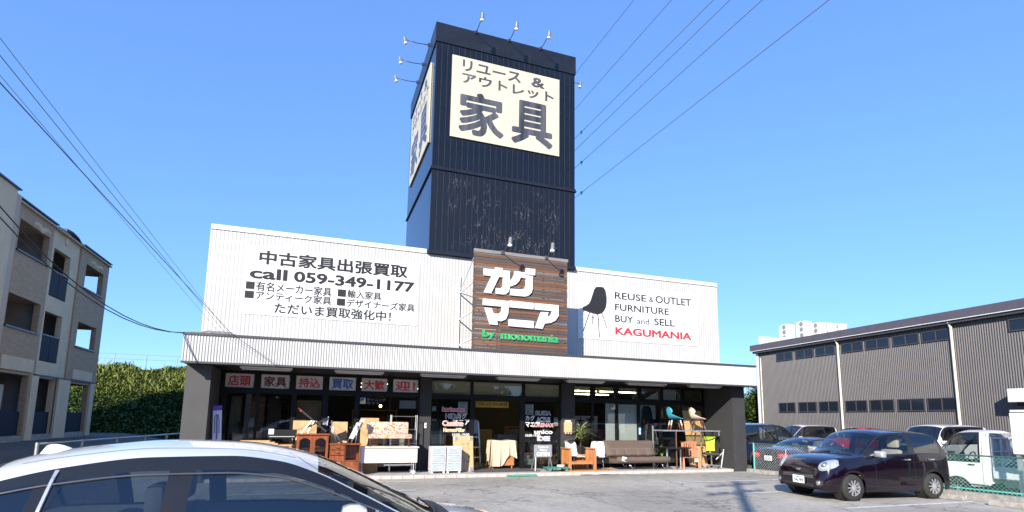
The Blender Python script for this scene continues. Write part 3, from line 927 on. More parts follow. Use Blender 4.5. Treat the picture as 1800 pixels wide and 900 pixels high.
apt = thing('apartment_building', 'three storey tan brick apartment house with recessed balconies at far left', 'building', (-10.0, 26.0, 0.58))
HA = [(22.88, 25.13, 7.21, 8.29), (22.80, 25.12, 4.56, 5.66), (22.98, 24.95, .80, 2.96)]
HC = [(25.75, 27.30, 6.17, 8.08), (25.70, 27.25, 3.60, 5.53), (25.60, 27.32, .80, 2.95)]
HB = [(28.78, 30.90, 7.15, 8.24), (28.68, 30.80, 4.53, 5.60), (28.50, 30.70, .80, 2.90)]
holed(-10.0, .2, 22.35, 25.42, .55, 8.90, HA).build('brick_wall', M_BRICK, apt, fix=False)
holed(-10.06, .2, 25.42, 28.10, .55, 8.80, HC).build('centre_wall', M_CREAMW, apt, fix=False)
holed(-10.0, .2, 28.10, 31.50, .55, 8.90, HB).build('brick_wall', M_BRICK, apt, fix=False)
holed(-9.80, .2, 15.0, 22.0, .55, 9.0, [(17, 19.5, 7.2, 8.3), (17, 19.5, 4.5, 5.6)]).build('cream_wall', M_CREAMW, apt, fix=False)
MB().box(-10.25, -9.82, 22.0, 22.35, .55, 8.9).build('corner_pier', M_TAN, apt)
# end wall with the corner balcony openings, inner walls and slabs
ew = MB()
for xa, xb, za, zb in ((-18, -11.5, .55, 8.9), (-11.5, -10.2, 8.24, 8.9), (-11.5, -10.2, 5.6, 7.15), (-11.5, -10.2, 2.9, 4.53), (-11.5, -10.2, .55, .8), (-10.35, -10.2, .8, 8.3)):
    ew.box(xa, xb, 31.30, 31.49, za, zb)
ew.build('end_wall', M_BRICK, apt)
MB().box(-18, -11.5, 15.0, 31.3, .55, 8.75).build('inner_wall', M_INW, apt)
sl = MB()
for z in (3.05, 5.72, 8.42):
    sl.box(-11.5, -10.205, 15.0, 31.29, z, z + .14)
sl.build('floor_slabs', M_TAN, apt)
pw = MB()
for yy in (22.3, 25.40, 28.08):
    pw.box(-11.49, -10.21, yy, yy + .1, .58, 8.74)
pw.build('partitions', M_INW, apt)
MB().box(-18.2, -9.9, 15.0, 31.55, 8.78, 8.84).build('roof_slab', M_TAN, apt)
def coping(pts, w=.26):
    b = MB()
    for (ya, za), (yb, zb) in zip(pts, pts[1:]):
        b.bar((-10.02, ya, za), (-10.02, yb, zb), w, .045)
    b.build('coping', M_BLUEC, apt)
coping([(22.2, 8.93), (25.5, 8.93)]); coping([(28.05, 8.93), (31.55, 8.93)]); coping([(15, 9.03), (22.1, 9.03)], .6)
coping([(25.5, 8.86), (26.15, 8.86), (26.2, 9.0), (26.75, 9.05), (27.35, 9.0), (27.8, 8.84), (28.1, 8.84)])
MB().prism([(26.15, 8.7), (26.2, 8.98), (26.75, 9.03), (27.35, 8.98), (27.7, 8.8)], lambda a, b, d: (d, a, b), -10.2, -10.07).build('gable_panel', M_CREAMW, apt)
for a, c, d, e in HA[:2] + HB[:2]:
    s_ = MB().box(-10.02, -9.93, a - .05, c + .05, d - .06, d).build('window_sill', M_BLUEC, apt)
for a, c, d, e in HC[:2]:
    for q in range(2):
        w_ = (c - a) / 2
        MB().box(-10.10, -10.07, a + q * w_ + .02, a + (q + 1) * w_ - .02, d + .03, d + 1.0).build('balcony_panel', M_BALC, apt)
    MB().box(-10.12, -10.04, a, c, d + 1.0, d + 1.05).build('balcony_rail', M_BLUEC, apt)
for a, c, d, e in (HA[2], HC[2], HB[2]):
    MB().box(-10.16, -10.12, a, c, d, d + .85).build('garden_screen', M_BALC, apt)
    MB().box(-10.22, -9.98, a - .02, c + .02, .55, .80).build('plinth_block', M_CONC2, apt)
for a, c, z0, z1 in ((22.82, 25.08, 3.08, 3.55), (28.66, 30.82, 3.08, 3.50)):
    MB().box(-9.998, -9.94, a, c, z0, z1).build('cream_panel', M_CREAMW, apt)
MB().box(-9.998, -9.93, 25.3, 31.4, 3.0, 3.06).build('belt_course', M_BLUEC, apt)
for a, c in ((25.05, 25.58), (27.34, 28.45), (30.75, 31.2)):
    MB().box(-9.997, -9.92, a, c, .6, 2.99).build('pilaster', M_CREAMW, apt)
for a, c in ((23.9, 25.0), (29.3, 30.6)):
    orn = MB()
    for q in range(9):
        u = q / 8
        orn.lathe([(0, -.03), (.08 + .04 * sin(u * pi), -.02), (.05, .02), (0, .03)], (-9.98, a + (c - a) * u, 8.42 + .05 * sin(u * 9)), 8, 'x')
    orn.build('plaster_ornament', M_CREAMW, apt)
MB().lathe([(0, .03), (.16, .025), (.19, 0), (.19, -.03)], (-10.04, 26.75, 8.62), 18, 'x').build('medallion', M_CREAMW, apt)
for a, z in ((23.1, 4.62), (26.0, 6.2), (29.2, 7.2), (23.2, 7.3), (28.9, 4.6)):
    MB().bbox(-11.0, -10.7, a + .3, a + 1.1, z - .2, z + .45, .02).build('outdoor_unit', M_PLW, apt)
for a, z in ((23.0, 3.2), (26.0, 3.2), (29.0, 3.2), (23.0, 5.87), (26.0, 5.87), (29.0, 5.87), (23, .62), (26, .62), (29, .62)):
    f_ = MB().box(-11.52, -11.47, a, a + 1.7, z, z + 2.05).build('balcony_door', M_DARKM, apt)
    MB().box(-11.465, -11.46, a + .08, a + 1.62, z + .1, z + 1.95).build('pane', mat('dim_window_glass', (0.03, 0.035, 0.045), 0.08, var=0.0), f_)
lt = MB().box(-10.9, -10.6, 24.2, 24.75, 1.7, 2.6).build('laundry', mat('laundry_cloth', (0.6, 0.6, 0.62), .9), apt)

# ------------------------------------------------------------------ pipe rail along the road on the left
pr_ = thing('guard_rail', 'low grey pipe guard rail along the road beside the apartments', 'railing', (-6.3, 20, 0.1))
rp = [(-6.9, 18.2), (-6.6, 20.3), (-6.3, 22.4), (-6.0, 24.5), (-5.75, 26.6), (-5.5, 28.6)]
for xx, yy in rp:
    MB().tube([(xx, yy, .05), (xx, yy, .84)], .045, 10).build('post', M_STEEL, pr_, smooth=True, angle=40)
for z in (.80, .50):
    MB().tube([(xx, yy, z) for xx, yy in rp], .03, 8).build('rail', M_STEEL, pr_, smooth=True)

# ------------------------------------------------------------------ grass bank behind
def leaf_mat(name, c, c2, sc=1.2):
    m = mat(name, c, 0.65, col2=c2, vscale=sc, spec=0.25)
    return m
def emb_z(x, y):
    t = max(0.0, min(1.0, (y - 34.0) / 12.0))
    hh = 4.85 if x < 0 else 4.4
    return -0.3 + (hh + .3) * t + t * (.10 * sin(x * 1.3) + .16 * sin(x * .7 + y * 1.1) + .10 * sin(x * 2.3 + y * .8 + 1))
em = MB()
em.grid(lambda u, v: (-70 + 103 * u, 33.5 + 16 * v, emb_z(-70 + 103 * u, 33.5 + 16 * v)), 130, 34)
em.poly([(-70, 49.5, 4.6), (33, 49.5, 4.2), (33, 70, 3.0), (-70, 70, 3.0)])
struct(em.build('grass_bank', leaf_mat('bank_soil_grass', (0.055, 0.075, 0.022), (0.03, 0.04, 0.015)), smooth=True))

def scatter(name, m, n, fn, size, seed, droop=.0, kind='stuff', parent=None, elong=1.6):
    """many small bent leaves, one mesh"""
    r = random.Random(seed)
    b = MB()
    for _ in range(n):
        p = fn(r)
        if p is None:
            continue
        p = Vector(p)
        a = r.uniform(0, 2 * pi)
        t = r.uniform(-.5, 1.0)
        d = Vector((cos(a) * cos(t), sin(a) * cos(t), sin(t) - droop)).normalized()
        w = d.cross(Vector((0, 0, 1)))
        if w.length < .1:
            w = Vector((1, 0, 0))
        w.normalize()
        s_ = size * r.uniform(.6, 1.4)
        L, W = s_ * elong, s_ * .5
        mid = p + d * (L * .5) + Vector((0, 0, L * .08))
        tip = p + d * L - Vector((0, 0, L * .12))
        b.poly([p, mid - w * W, tip, mid + w * W])
    o = b.build(name, m, parent, fix=False)
    if kind and parent is None:
        o['kind'] = kind
    elif kind:
        o['kind'] = kind
    return o

def bank_pt(r):
    x = r.uniform(-22, -3.4) if r.random() < .9 else r.uniform(28, 33)
    y = r.uniform(34.0, 46.5)
    return (x, y, emb_z(x, y) + r.uniform(-.02, .16))
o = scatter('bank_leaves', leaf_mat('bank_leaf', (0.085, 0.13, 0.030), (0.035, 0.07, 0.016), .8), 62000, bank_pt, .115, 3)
tag(o, 'dense dark green creepers and weeds covering the grass bank', 'weeds')
def crest_pt(r):
    x = r.uniform(-22, -3.4)
    y = 44.2 + r.uniform(-3.0, 2.4)
    return (x, y, emb_z(x, y) - .05)
o = scatter('crest_leaves', leaf_mat('crest_leaf_lit_tone', (0.22, 0.25, 0.05), (0.11, 0.15, 0.03), .9), 26000, lambda r: (lambda p: (p[0], p[1], p[2] + r.uniform(0, .30) * (.4 + .6 * abs(sin(p[0] * 1.7 + sin(p[0] * .6) * 2)))))(crest_pt(r)), .10, 31)  # paler leaf colour carries the sunlit look of the bank top
tag(o, 'pale green leafy weeds on the upper bank, sunlit tone put into the leaf colour', 'weeds')
gb = MB()
rg = random.Random(11)
for _ in range(3200):
    p = Vector(crest_pt(rg))
    h_ = rg.uniform(.15, .55) * (1.0 if rg.random() < .8 else 1.5)
    a = rg.uniform(0, 2 * pi)
    lean = Vector((cos(a), sin(a), 0)) * h_ * rg.uniform(.05, .5)
    w = Vector((-sin(a + .7), cos(a + .7), 0)) * rg.uniform(.008, .022)
    gb.poly([p - w, p + w, p + w * .6 + lean * .4 + Vector((0, 0, h_ * .7)), p + lean + Vector((0, 0, h_))])
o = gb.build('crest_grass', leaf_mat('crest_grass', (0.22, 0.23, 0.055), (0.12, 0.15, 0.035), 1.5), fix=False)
o['kind'] = 'stuff'
tag(o, 'tall yellow green grass along the top of the bank', 'grass')
fb = thing('bank_fence', 'thin wire fence along the crest of the grass bank', 'fence', (-9, 47.2, 4.7))
for k in range(9):
    MB().tube([(-20 + 2.0 * k, 47.2, 4.7), (-20 + 2.0 * k, 47.2, 6.0)], .03, 6).build('post', M_STEEL, fb)
for z in (5.6, 5.95):
    MB().tube([(-20, 47.2, z), (-3, 47.2, z)], .014, 5).build('rail', M_STEEL, fb)

def bush(label, name, c, rx, ry, rz, n, seed, m, cat='bush', leaf=.09, stems=5):
    t = thing(name, label, cat, c)
    r = random.Random(seed)
    lob = [(Vector((r.uniform(-.6, .6) * rx, r.uniform(-.6, .6) * ry, r.uniform(.3, .95) * rz)), r.uniform(.28, .5)) for _ in range(11)]
    def fn(rr):
        q, s_ = lob[rr.randrange(len(lob))]
        d = Vector((rr.gauss(0, 1), rr.gauss(0, 1), rr.gauss(0, 1))).normalized() * (rr.random() ** .4) * s_
        p = q + Vector((d.x * rx, d.y * ry, d.z * rz))
        if p.z < .02:
            return None
        return Vector(c) + p
    cr = scatter('crown', m, n, fn, leaf, seed, parent=None, kind=None)
    cr.parent = t
    cr.data.transform(Matrix.Translation(-Vector(c)))
    tr = MB()
    for k in range(stems):
        a = r.uniform(0, 2 * pi)
        q = lob[k % len(lob)][0]
        tr.tube([(c[0] + .1 * cos(a), c[1] + .1 * sin(a), c[2]), (c[0] + q.x * .4, c[1] + q.y * .4, c[2] + q.z * .5), (c[0] + q.x, c[1] + q.y, c[2] + q.z)], .06, 6, .015)
    tr.build('trunk', mat('bark', (0.10, 0.075, 0.05), .9, var=.2), t)
    return t
M_HEDGE = leaf_mat('hedge_leaf', (0.11, 0.16, 0.035), (0.04, 0.075, 0.018), 1.2)
bush('bright green hedge bush seen between the shop and the grey warehouse', 'hedge_bush', (37.2, 39.6, -.27), 2.2, 2.0, 3.9, 16000, 21, M_HEDGE, leaf=.13)

# ------------------------------------------------------------------ grey warehouse on the right
wa = radians(2.96)
wh = thing('warehouse', 'dark grey corrugated warehouse with two rows of dark strip windows', 'warehouse', (34.155, 35.52, -0.27), -(pi / 2 + wa))
WZ = .27
M_WHS = mat('warehouse_sheet', (0.096, 0.089, 0.090), 0.5, var=0.10, vscale=.8, streak=0.14)
M_WHD = mat('warehouse_trim', (0.055, 0.05, 0.055), 0.5, var=0.1)
M_WGL = mat('dark_window_glass', (0.010, 0.013, 0.022), 0.07, var=0.0, spec=.5)
M_PIPE = mat('cream_downpipe', (0.66, 0.60, 0.50), 0.45, var=0.06)
def L(b, name, m, parent, **k):
    return b.build(name, m, parent, local=True, **k)
L(corrugated(0, 44, 0, 7.3 + WZ, 0, .12, .03), 'corrugated_wall', M_WHS, wh, fix=False)
L(MB().box(.0, 44, .05, 26, 0, 7.4 + WZ), 'core', M_WHD, wh)
L(MB().box(-.35, 44, -.42, 26.4, 7.52 + WZ, 7.98 + WZ), 'roof', mat('warehouse_roof_edge', (0.085, 0.075, 0.09), .5, var=.08), wh)
L(MB().box(-.2, 44, -.30, -.02, 7.30 + WZ, 7.46 + WZ), 'eave_board', M_WHD, wh)
L(MB().box(-.3, 44, -.40, -.30, 7.46 + WZ, 7.515 + WZ), 'gutter', M_PLW, wh)
L(MB().box(-.10, .12, -.06, .04, 0, 7.42 + WZ), 'corner_trim', M_PLW, wh)
for u in (.42, 7.85, 15.3, 22.8, 30.3, 37.8):
    p_ = MB().tube([(u, -.09, 0), (u, -.09, (7.1 if u > 1 else 6.9) + WZ), (u, -.26, 7.42 + WZ)] if u > 1 else [(u, -.07, 0), (u, -.07, 6.9 + WZ)], .075 if u > 1 else .045, 10)
    po = L(p_, 'downpipe', M_PIPE, wh, smooth=True, angle=50)
    cl_ = MB()
    for z in (1.5, 3, 4.5, 6):
        cl_.box(u - .1, u + .1, -.1, 0.0, z, z + .05)
    L(cl_, 'pipe_clamp', M_STEEL, po)
wins = [2.12, 4.07, 5.92, 8.1, 9.92, 11.79, 13.59]
for u in wins + [18.06, 19.9, 21.7, 25, 27, 29]:
    for z0, z1 in ((6.46, 7.09), (2.48, 3.22)):
        if z0 < 3 and u > 16 and u < 18.5:
            continue
        fr = MB()
        W_ = 1.64
        fr.box(u, u + W_, -.06, .02, z1 - .05 + WZ, z1 + WZ).box(u, u + W_, -.06, .02, z0 + WZ, z0 + .05 + WZ)
        for q in (0, W_ / 2 - .025, W_ - .05):
            fr.box(u + q, u + q + .05, -.058, .02, z0 + .05 + WZ, z1 - .05 + WZ)
        fo = L(fr, 'window', M_WHD, wh)
        for q in (0, 1):
            L(MB().box(u + .05 + q * W_ / 2, u + W_ / 2 - .03 + q * W_ / 2, -.03, -.02, z0 + .05 + WZ, z1 - .05 + WZ), 'pane', M_WGL, fo)
# white end sign on the roof
L(MB().box(.0, .12, .2, 6, 7.98 + WZ, 8.75 + WZ).box(.12, 3.6, .3, .4, 7.98 + WZ, 8.35 + WZ), 'roof_parapet', M_PLW, wh)
acm = None
fm = mat('fan_grille', (0.22, 0.22, 0.22), .6)
def local_to_world(o, p):
    a = o.rotation_euler.z
    return (o.location.x + p[0] * cos(a) - p[1] * sin(a), o.location.y + p[0] * sin(a) + p[1] * cos(a), o.location.z + p[2])
ACW = ('leftmost', 'second', 'third', 'fourth', 'fifth', 'rightmost')
for k, (u, yy, h_) in enumerate(((1.75, 1.5, 1.55), (2.35, 2.7, 1.6), (3.1, 1.9, 1.62), (3.1, 3.3, 1.6), (3.25, 4.15, 1.58), (3.4, 5.05, 1.55))):
    t = thing('rooftop_air_conditioner', '%s white air conditioning unit from the left on the warehouse roof' % ACW[k], 'air conditioner', local_to_world(wh, (u, yy, 7.98 + WZ)), wh.rotation_euler.z, 'air conditioners on the warehouse roof')
    L(MB().bbox(-.42, .42, -.38, .38, 0, h_, .03), 'cabinet', M_PLW, t)
    for z in (h_ * .32, h_ * .6, h_ * .86):
        L(MB().lathe([(0, -.40), (.15, -.40), (.18, -.385), (.18, -.36)], (.10, 0, z), 16, 'y'), 'fan_guard', fm, t)
    L(MB().box(-.40, -.20, -.386, -.375, .1, h_ - .1), 'side_grille', mat('ac_grille', (.62, .62, .62), .6), t)
sp_ = thing('wall_mounted_box', 'white box mounted on the warehouse wall at the right picture edge', 'wall box', local_to_world(wh, (18.6, -.1, 2.9 + WZ)), wh.rotation_euler.z)
L(MB().bbox(-.45, 1.3, -.75, -.15, -.05, .62, .03), 'casing', M_PLW, sp_)
L(MB().box(-.2, .3, -.5, .1, -.32, -.05).tube([(.05, -.4, -.5), (.05, -.1, -.3)], .05, 8), 'bracket', M_DARKM, sp_)

# ------------------------------------------------------------------ chain link fence
fn_ = thing('chain_link_fence', 'green chain link fence between the parking lot and the neighbouring yard', 'fence', (14.5, 11, .1))
FA, FB = Vector((14.10, 15.22, .1)), Vector((15.08, 6.4, .1))
FL = (FB - FA).length
fd = (FB - FA) / FL
FH = .86
M_FGRN = mat('mint_green_fence', (0.10, 0.42, 0.34), .45, var=.15, vscale=5)
M_FNET = mat('weathered_net_wire', (0.42, 0.46, 0.44), .5, metal=.3, var=.25, vscale=4)
M_FNET2 = mat('green_net_wire', (0.22, 0.50, 0.42), .5, var=.2, vscale=4)
M_FRUST = mat('rusty_fence_post', (0.42, 0.37, 0.20), .7, col2=(.25, .12, .05), vscale=12)
for q, m in ((.02, M_FGRN), (.25, M_FRUST), (.46, M_FGRN), (.645, M_FGRN), (.86, M_FGRN), (.995, M_FGRN)):
    p = FA + fd * FL * q
    MB().tube([p, p + Vector((0, 0, FH + .02))], .028, 10).build('post', m, fn_, smooth=True, angle=40)
MB().tube([FA + Vector((0, 0, FH)), FB + Vector((0, 0, FH))], .018, 8).build('top_rail', mat('dark_green_rail', (.03, .10, .085), .5), fn_)
MB().tube([FA + fd * 4.2 + Vector((0, 0, .07)), FB + Vector((0, 0, .07))], .016, 8).build('bottom_rail', M_FGRN, fn_)
def net(q0, q1, m, name):
    b = MB()
    sp = .088
    L_ = FL * (q1 - q0)
    n_ = int((L_ + FH) / sp)
    o_ = FA + fd * FL * q0
    for s_ in (1, -1):
        for k in range(n_):
            a = -FH + k * sp
            pts = []
            for (t, z) in ((a, 0.0), (a + FH, FH)):
                pts.append([t, z])
            # clip to the panel
            (t0, z0), (t1, z1) = pts
            if t0 < 0:
                z0 -= t0; t0 = 0
            if t1 > L_:
                z1 -= (t1 - L_); t1 = L_
            if t1 - t0 < .01:
                continue
            if s_ < 0:
                z0, z1 = FH - z0, FH - z1
            nrm = Vector((fd.y, -fd.x, 0)) * (.004 * s_)
            A = o_ + fd * t0 + Vector((0, 0, z0)) + nrm
            B = o_ + fd * t1 + Vector((0, 0, z1)) + nrm
            b.tube([A, B], .0028, 4, cap=False)
    o = b.build(name, m, fn_, fix=False)
    o['kind'] = 'stuff'
net(.02, .46, M_FNET, 'wire_net')
net(.46, 1.0, M_FNET2, 'wire_net')

# ------------------------------------------------------------------ utility poles and wires
M_POLE = mat('concrete_pole', (0.40, 0.39, 0.37), .8, var=.1)
M_WIRE = mat('black_cable', (0.02, 0.022, 0.03), .5, var=0)
M_WIRE2 = mat('steel_cable', (0.10, 0.11, 0.13), .4, var=0)
def utility_pole(label, x, y, h_, arm):
    t = thing('utility_pole', label, 'pole', (x, y, 0), arm)
    L(MB().tube([(0, 0, 0), (0, 0, h_)], .17, 14, .10), 'shaft', M_POLE, t, smooth=True, angle=40)
    for z in (h_ - .5, h_ - 1.3):
        a_ = L(MB().box(-1.0, 1.0, .10, .18, z, z + .09), 'cross_arm', M_STEEL, t)
        ins = MB()
        for q in (-.9, -.45, .45, .9):
            ins.lathe([(0, z + .26), (.04, z + .26), (.06, z + .2), (.035, z + .16), (.055, z + .12), (.03, z + .09)], (q, .14, 0), 10)
        L(ins, 'insulators', M_PLW, a_)
utility_pole('concrete utility pole behind the camera that throws a shadow onto the lot', -4.1, -6.0, 11.4, .2)
utility_pole('concrete utility pole far out on the left roadside', -14.9, -9.2, 11.0, .6)
def wire(label, pts, r, m, group, cat='wire'):
    o = MB().tube(pts, r, 5, cap=False).build('overhead_wire', m, None, smooth=True, fix=False)
    return tag(o, label, cat, group)
def sagged(a, b, sag, n=28):
    a, b = Vector(a), Vector(b)
    return [a.lerp(b, k / n) - Vector((0, 0, sag * 4 * (k / n) * (1 - k / n))) for k in range(n + 1)]
# service wires coming down to the canopy corner
for k, (e_, s_, r, lab) in enumerate((((-2.10, 14.86, 3.62), (-4.22, -5.9, 7.25), .0035, 'uppermost service wire running from upper left down to the canopy'),
                                ((-2.16, 14.90, 3.60), (-4.22, -5.9, 7.02), .0045, 'twisted second service wire running down to the canopy'),
                                ((-2.30, 14.95, 3.62), (-4.22, -5.9, 6.80), .003, 'third service wire running down to the canopy'),
                                ((-2.02, 14.82, 3.60), (-4.22, -5.9, 6.25), .006, 'thickest lowest service cable running down to the canopy corner'))):
    wire(lab, sagged(e_, s_, .04), r, M_WIRE2 if k != 3 else M_WIRE, 'service wires to the shop')
for k in range(2):
    pts = []
    for q in range(0, 60):
        s_ = q * .1
        if s_ <= 1.2:
            z = 3.56 - .566 * s_ + 1.93 * s_ * s_
        else:
            s0 = s_ - 1.2
            z = 3.56 - .566 * 1.2 + 1.93 * 1.44 + 2.2 * s0 * math.exp(-s0 * .35)
        pts.append((-3.05 - 1.95 * s_, 14.76 - .08 * k - 3.95 * s_, z - (.14 * min(1, s_) if k else 0)))
    wire('%s black communication cable swinging from the apartments to the canopy' % ('upper', 'lower')[k], pts, .011, M_WIRE, 'communication cables')
# distribution lines running overhead past the right of the tower
RW = ((16.166, 16.047, 14.715), (14.559, 14.424, 12.651), (13.26, 12.995, 10.834), (12.731, 12.519, 10.229), (11.957, 11.693, 9.179), (10.674, 10.342, 7.46))
WN = ('first', 'second', 'third', 'fourth', 'fifth', 'sixth')
for k, (za, zb, yb) in enumerate(RW):
    sl_ = (za - zb) / (19.33 - yb)
    pts = [(9.5, yy, za + (yy - 19.33) * sl_ * (1 if yy < 40 else .6) ) for yy in (-12, -4, 0, 4, 8, 12, 16, 19.33, 24, 32, 45, 60)]
    w = wire('%s overhead power line from the top, rising right of the tower' % WN[k], pts, .009, M_WIRE2, 'overhead power lines')
    if k in (2, 4, 5):
        cl_ = MB()
        c_ = Vector((9.5, 18.7, za + (18.7 - 19.33) * sl_))
        cl_.box(c_.x - .03, c_.x + .03, c_.y - .06, c_.y + .06, c_.z - .03, c_.z + .03).box(c_.x - .012, c_.x + .012, c_.y - .02, c_.y + .02, c_.z - .10, c_.z + .06)
        cl_.build('wire_clamp', M_PLW, w)
# unseen wood across the street, made tall and solid-backed to darken window reflections
wb_ = MB()
wh_ = lambda x: 7.5 + 2.0 * sin(x * .21) + 1.2 * sin(x * .63 + 1) + .7 * sin(x * 1.9)
wb_.grid(lambda u, v: (-110 + 220 * u, -38 + 1.2 * sin(u * 90 + 7 * v) * sin(v * 11), (wh_(-110 + 220 * u) - .6) * v), 160, 12)
rw_ = random.Random(9)
for _ in range(26000):
    x = rw_.uniform(-90, 90)
    p = Vector((x, -37 + rw_.uniform(-.5, 1.4), wh_(x) * (1 - rw_.random() ** 1.6)))
    s_ = rw_.uniform(.12, .32)
    a_ = rw_.uniform(0, 2 * pi)
    d_ = Vector((cos(a_), .3 * sin(a_ * 3), sin(a_))) * s_
    e_ = Vector((-sin(a_), .5, cos(a_))) * s_ * .6
    wb_.poly([p - d_, p - e_, p + d_, p + e_])
o = wb_.build('roadside_wood', leaf_mat('wood_leaf', (0.035, 0.045, 0.020), (0.015, 0.022, 0.010), .5), fix=False)
o['kind'] = 'stuff'
tag(o, 'unseen roadside trees behind the viewer, backed solid to darken reflections', 'trees')
# ------------------------------------------------------------------ cars
def pchip(xs, ys):
    n = len(xs)
    h = [xs[i + 1] - xs[i] for i in range(n - 1)]
    d = [(ys[i + 1] - ys[i]) / h[i] for i in range(n - 1)]
    m = [d[0]] + [0.0] * (n - 2) + [d[-1]]
    for i in range(1, n - 1):
        if d[i - 1] * d[i] > 0:
            w1, w2 = 2 * h[i] + h[i - 1], h[i] + 2 * h[i - 1]
            m[i] = (w1 + w2) / (w1 / d[i - 1] + w2 / d[i])
    def f(x):
        x = max(xs[0], min(xs[-1], x))
        i = 0
        while i < n - 2 and x > xs[i + 1]:
            i += 1
        t = (x - xs[i]) / h[i]
        return (ys[i] * (1 + 2 * t) * (1 - t) ** 2 + h[i] * m[i] * t * (1 - t) ** 2 + ys[i + 1] * t * t * (3 - 2 * t) + h[i] * m[i + 1] * t * t * (t - 1))
    return f

def car_paint(name, c, rough=.25, metal=0.0, coat=1.0, var=.02):
    return mat(name, c, rough, metal=metal, var=var, vscale=.7, coat=coat, rvar=.03, spec=.15)
M_CGL = glass('car_glass', (0.40, 0.45, 0.46), ior=1.7)
M_CGLD = glass('privacy_glass', (0.10, 0.115, 0.12), ior=1.75)
M_TRIM = mat('gloss_black_trim', (0.012, 0.013, 0.016), .25, var=.05)
M_MATB = mat('matt_black_plastic', (0.02, 0.02, 0.021), .65, var=.1)
M_HEADL = mat('headlamp_lens', (0.40, 0.42, 0.44), .12, metal=.35, var=.25, vscale=9, coat=1.0)
M_TAIL = mat('red_tail_lens', (0.55, 0.012, 0.015), .15, var=.2, vscale=14, coat=1.0)
M_RIM = mat('silver_alloy', (0.68, 0.69, 0.71), .3, metal=.75, var=.05)
M_PLATE = mat('plate_white', (0.78, 0.78, 0.76), .4, var=.02)
M_PLG = mat('plate_green_ink', (0.03, 0.13, 0.08), .5, var=0)
M_BEIGE = mat('beige_seat_cloth', (0.50, 0.44, 0.34), .85, var=.08, vscale=8)
M_DSEAT = mat('grey_seat_cloth', (0.12, 0.12, 0.13), .85, var=.1, vscale=8)

LOWR = [0, .07, .2, .36, .52, .68, .82, .93, 1.0]
SIDR = [.05, .12, .3, .5, .7, .84, .90, 1.0]
TOPR = [.965, .93, .82, .66, .48, .3, .14, 0.0]

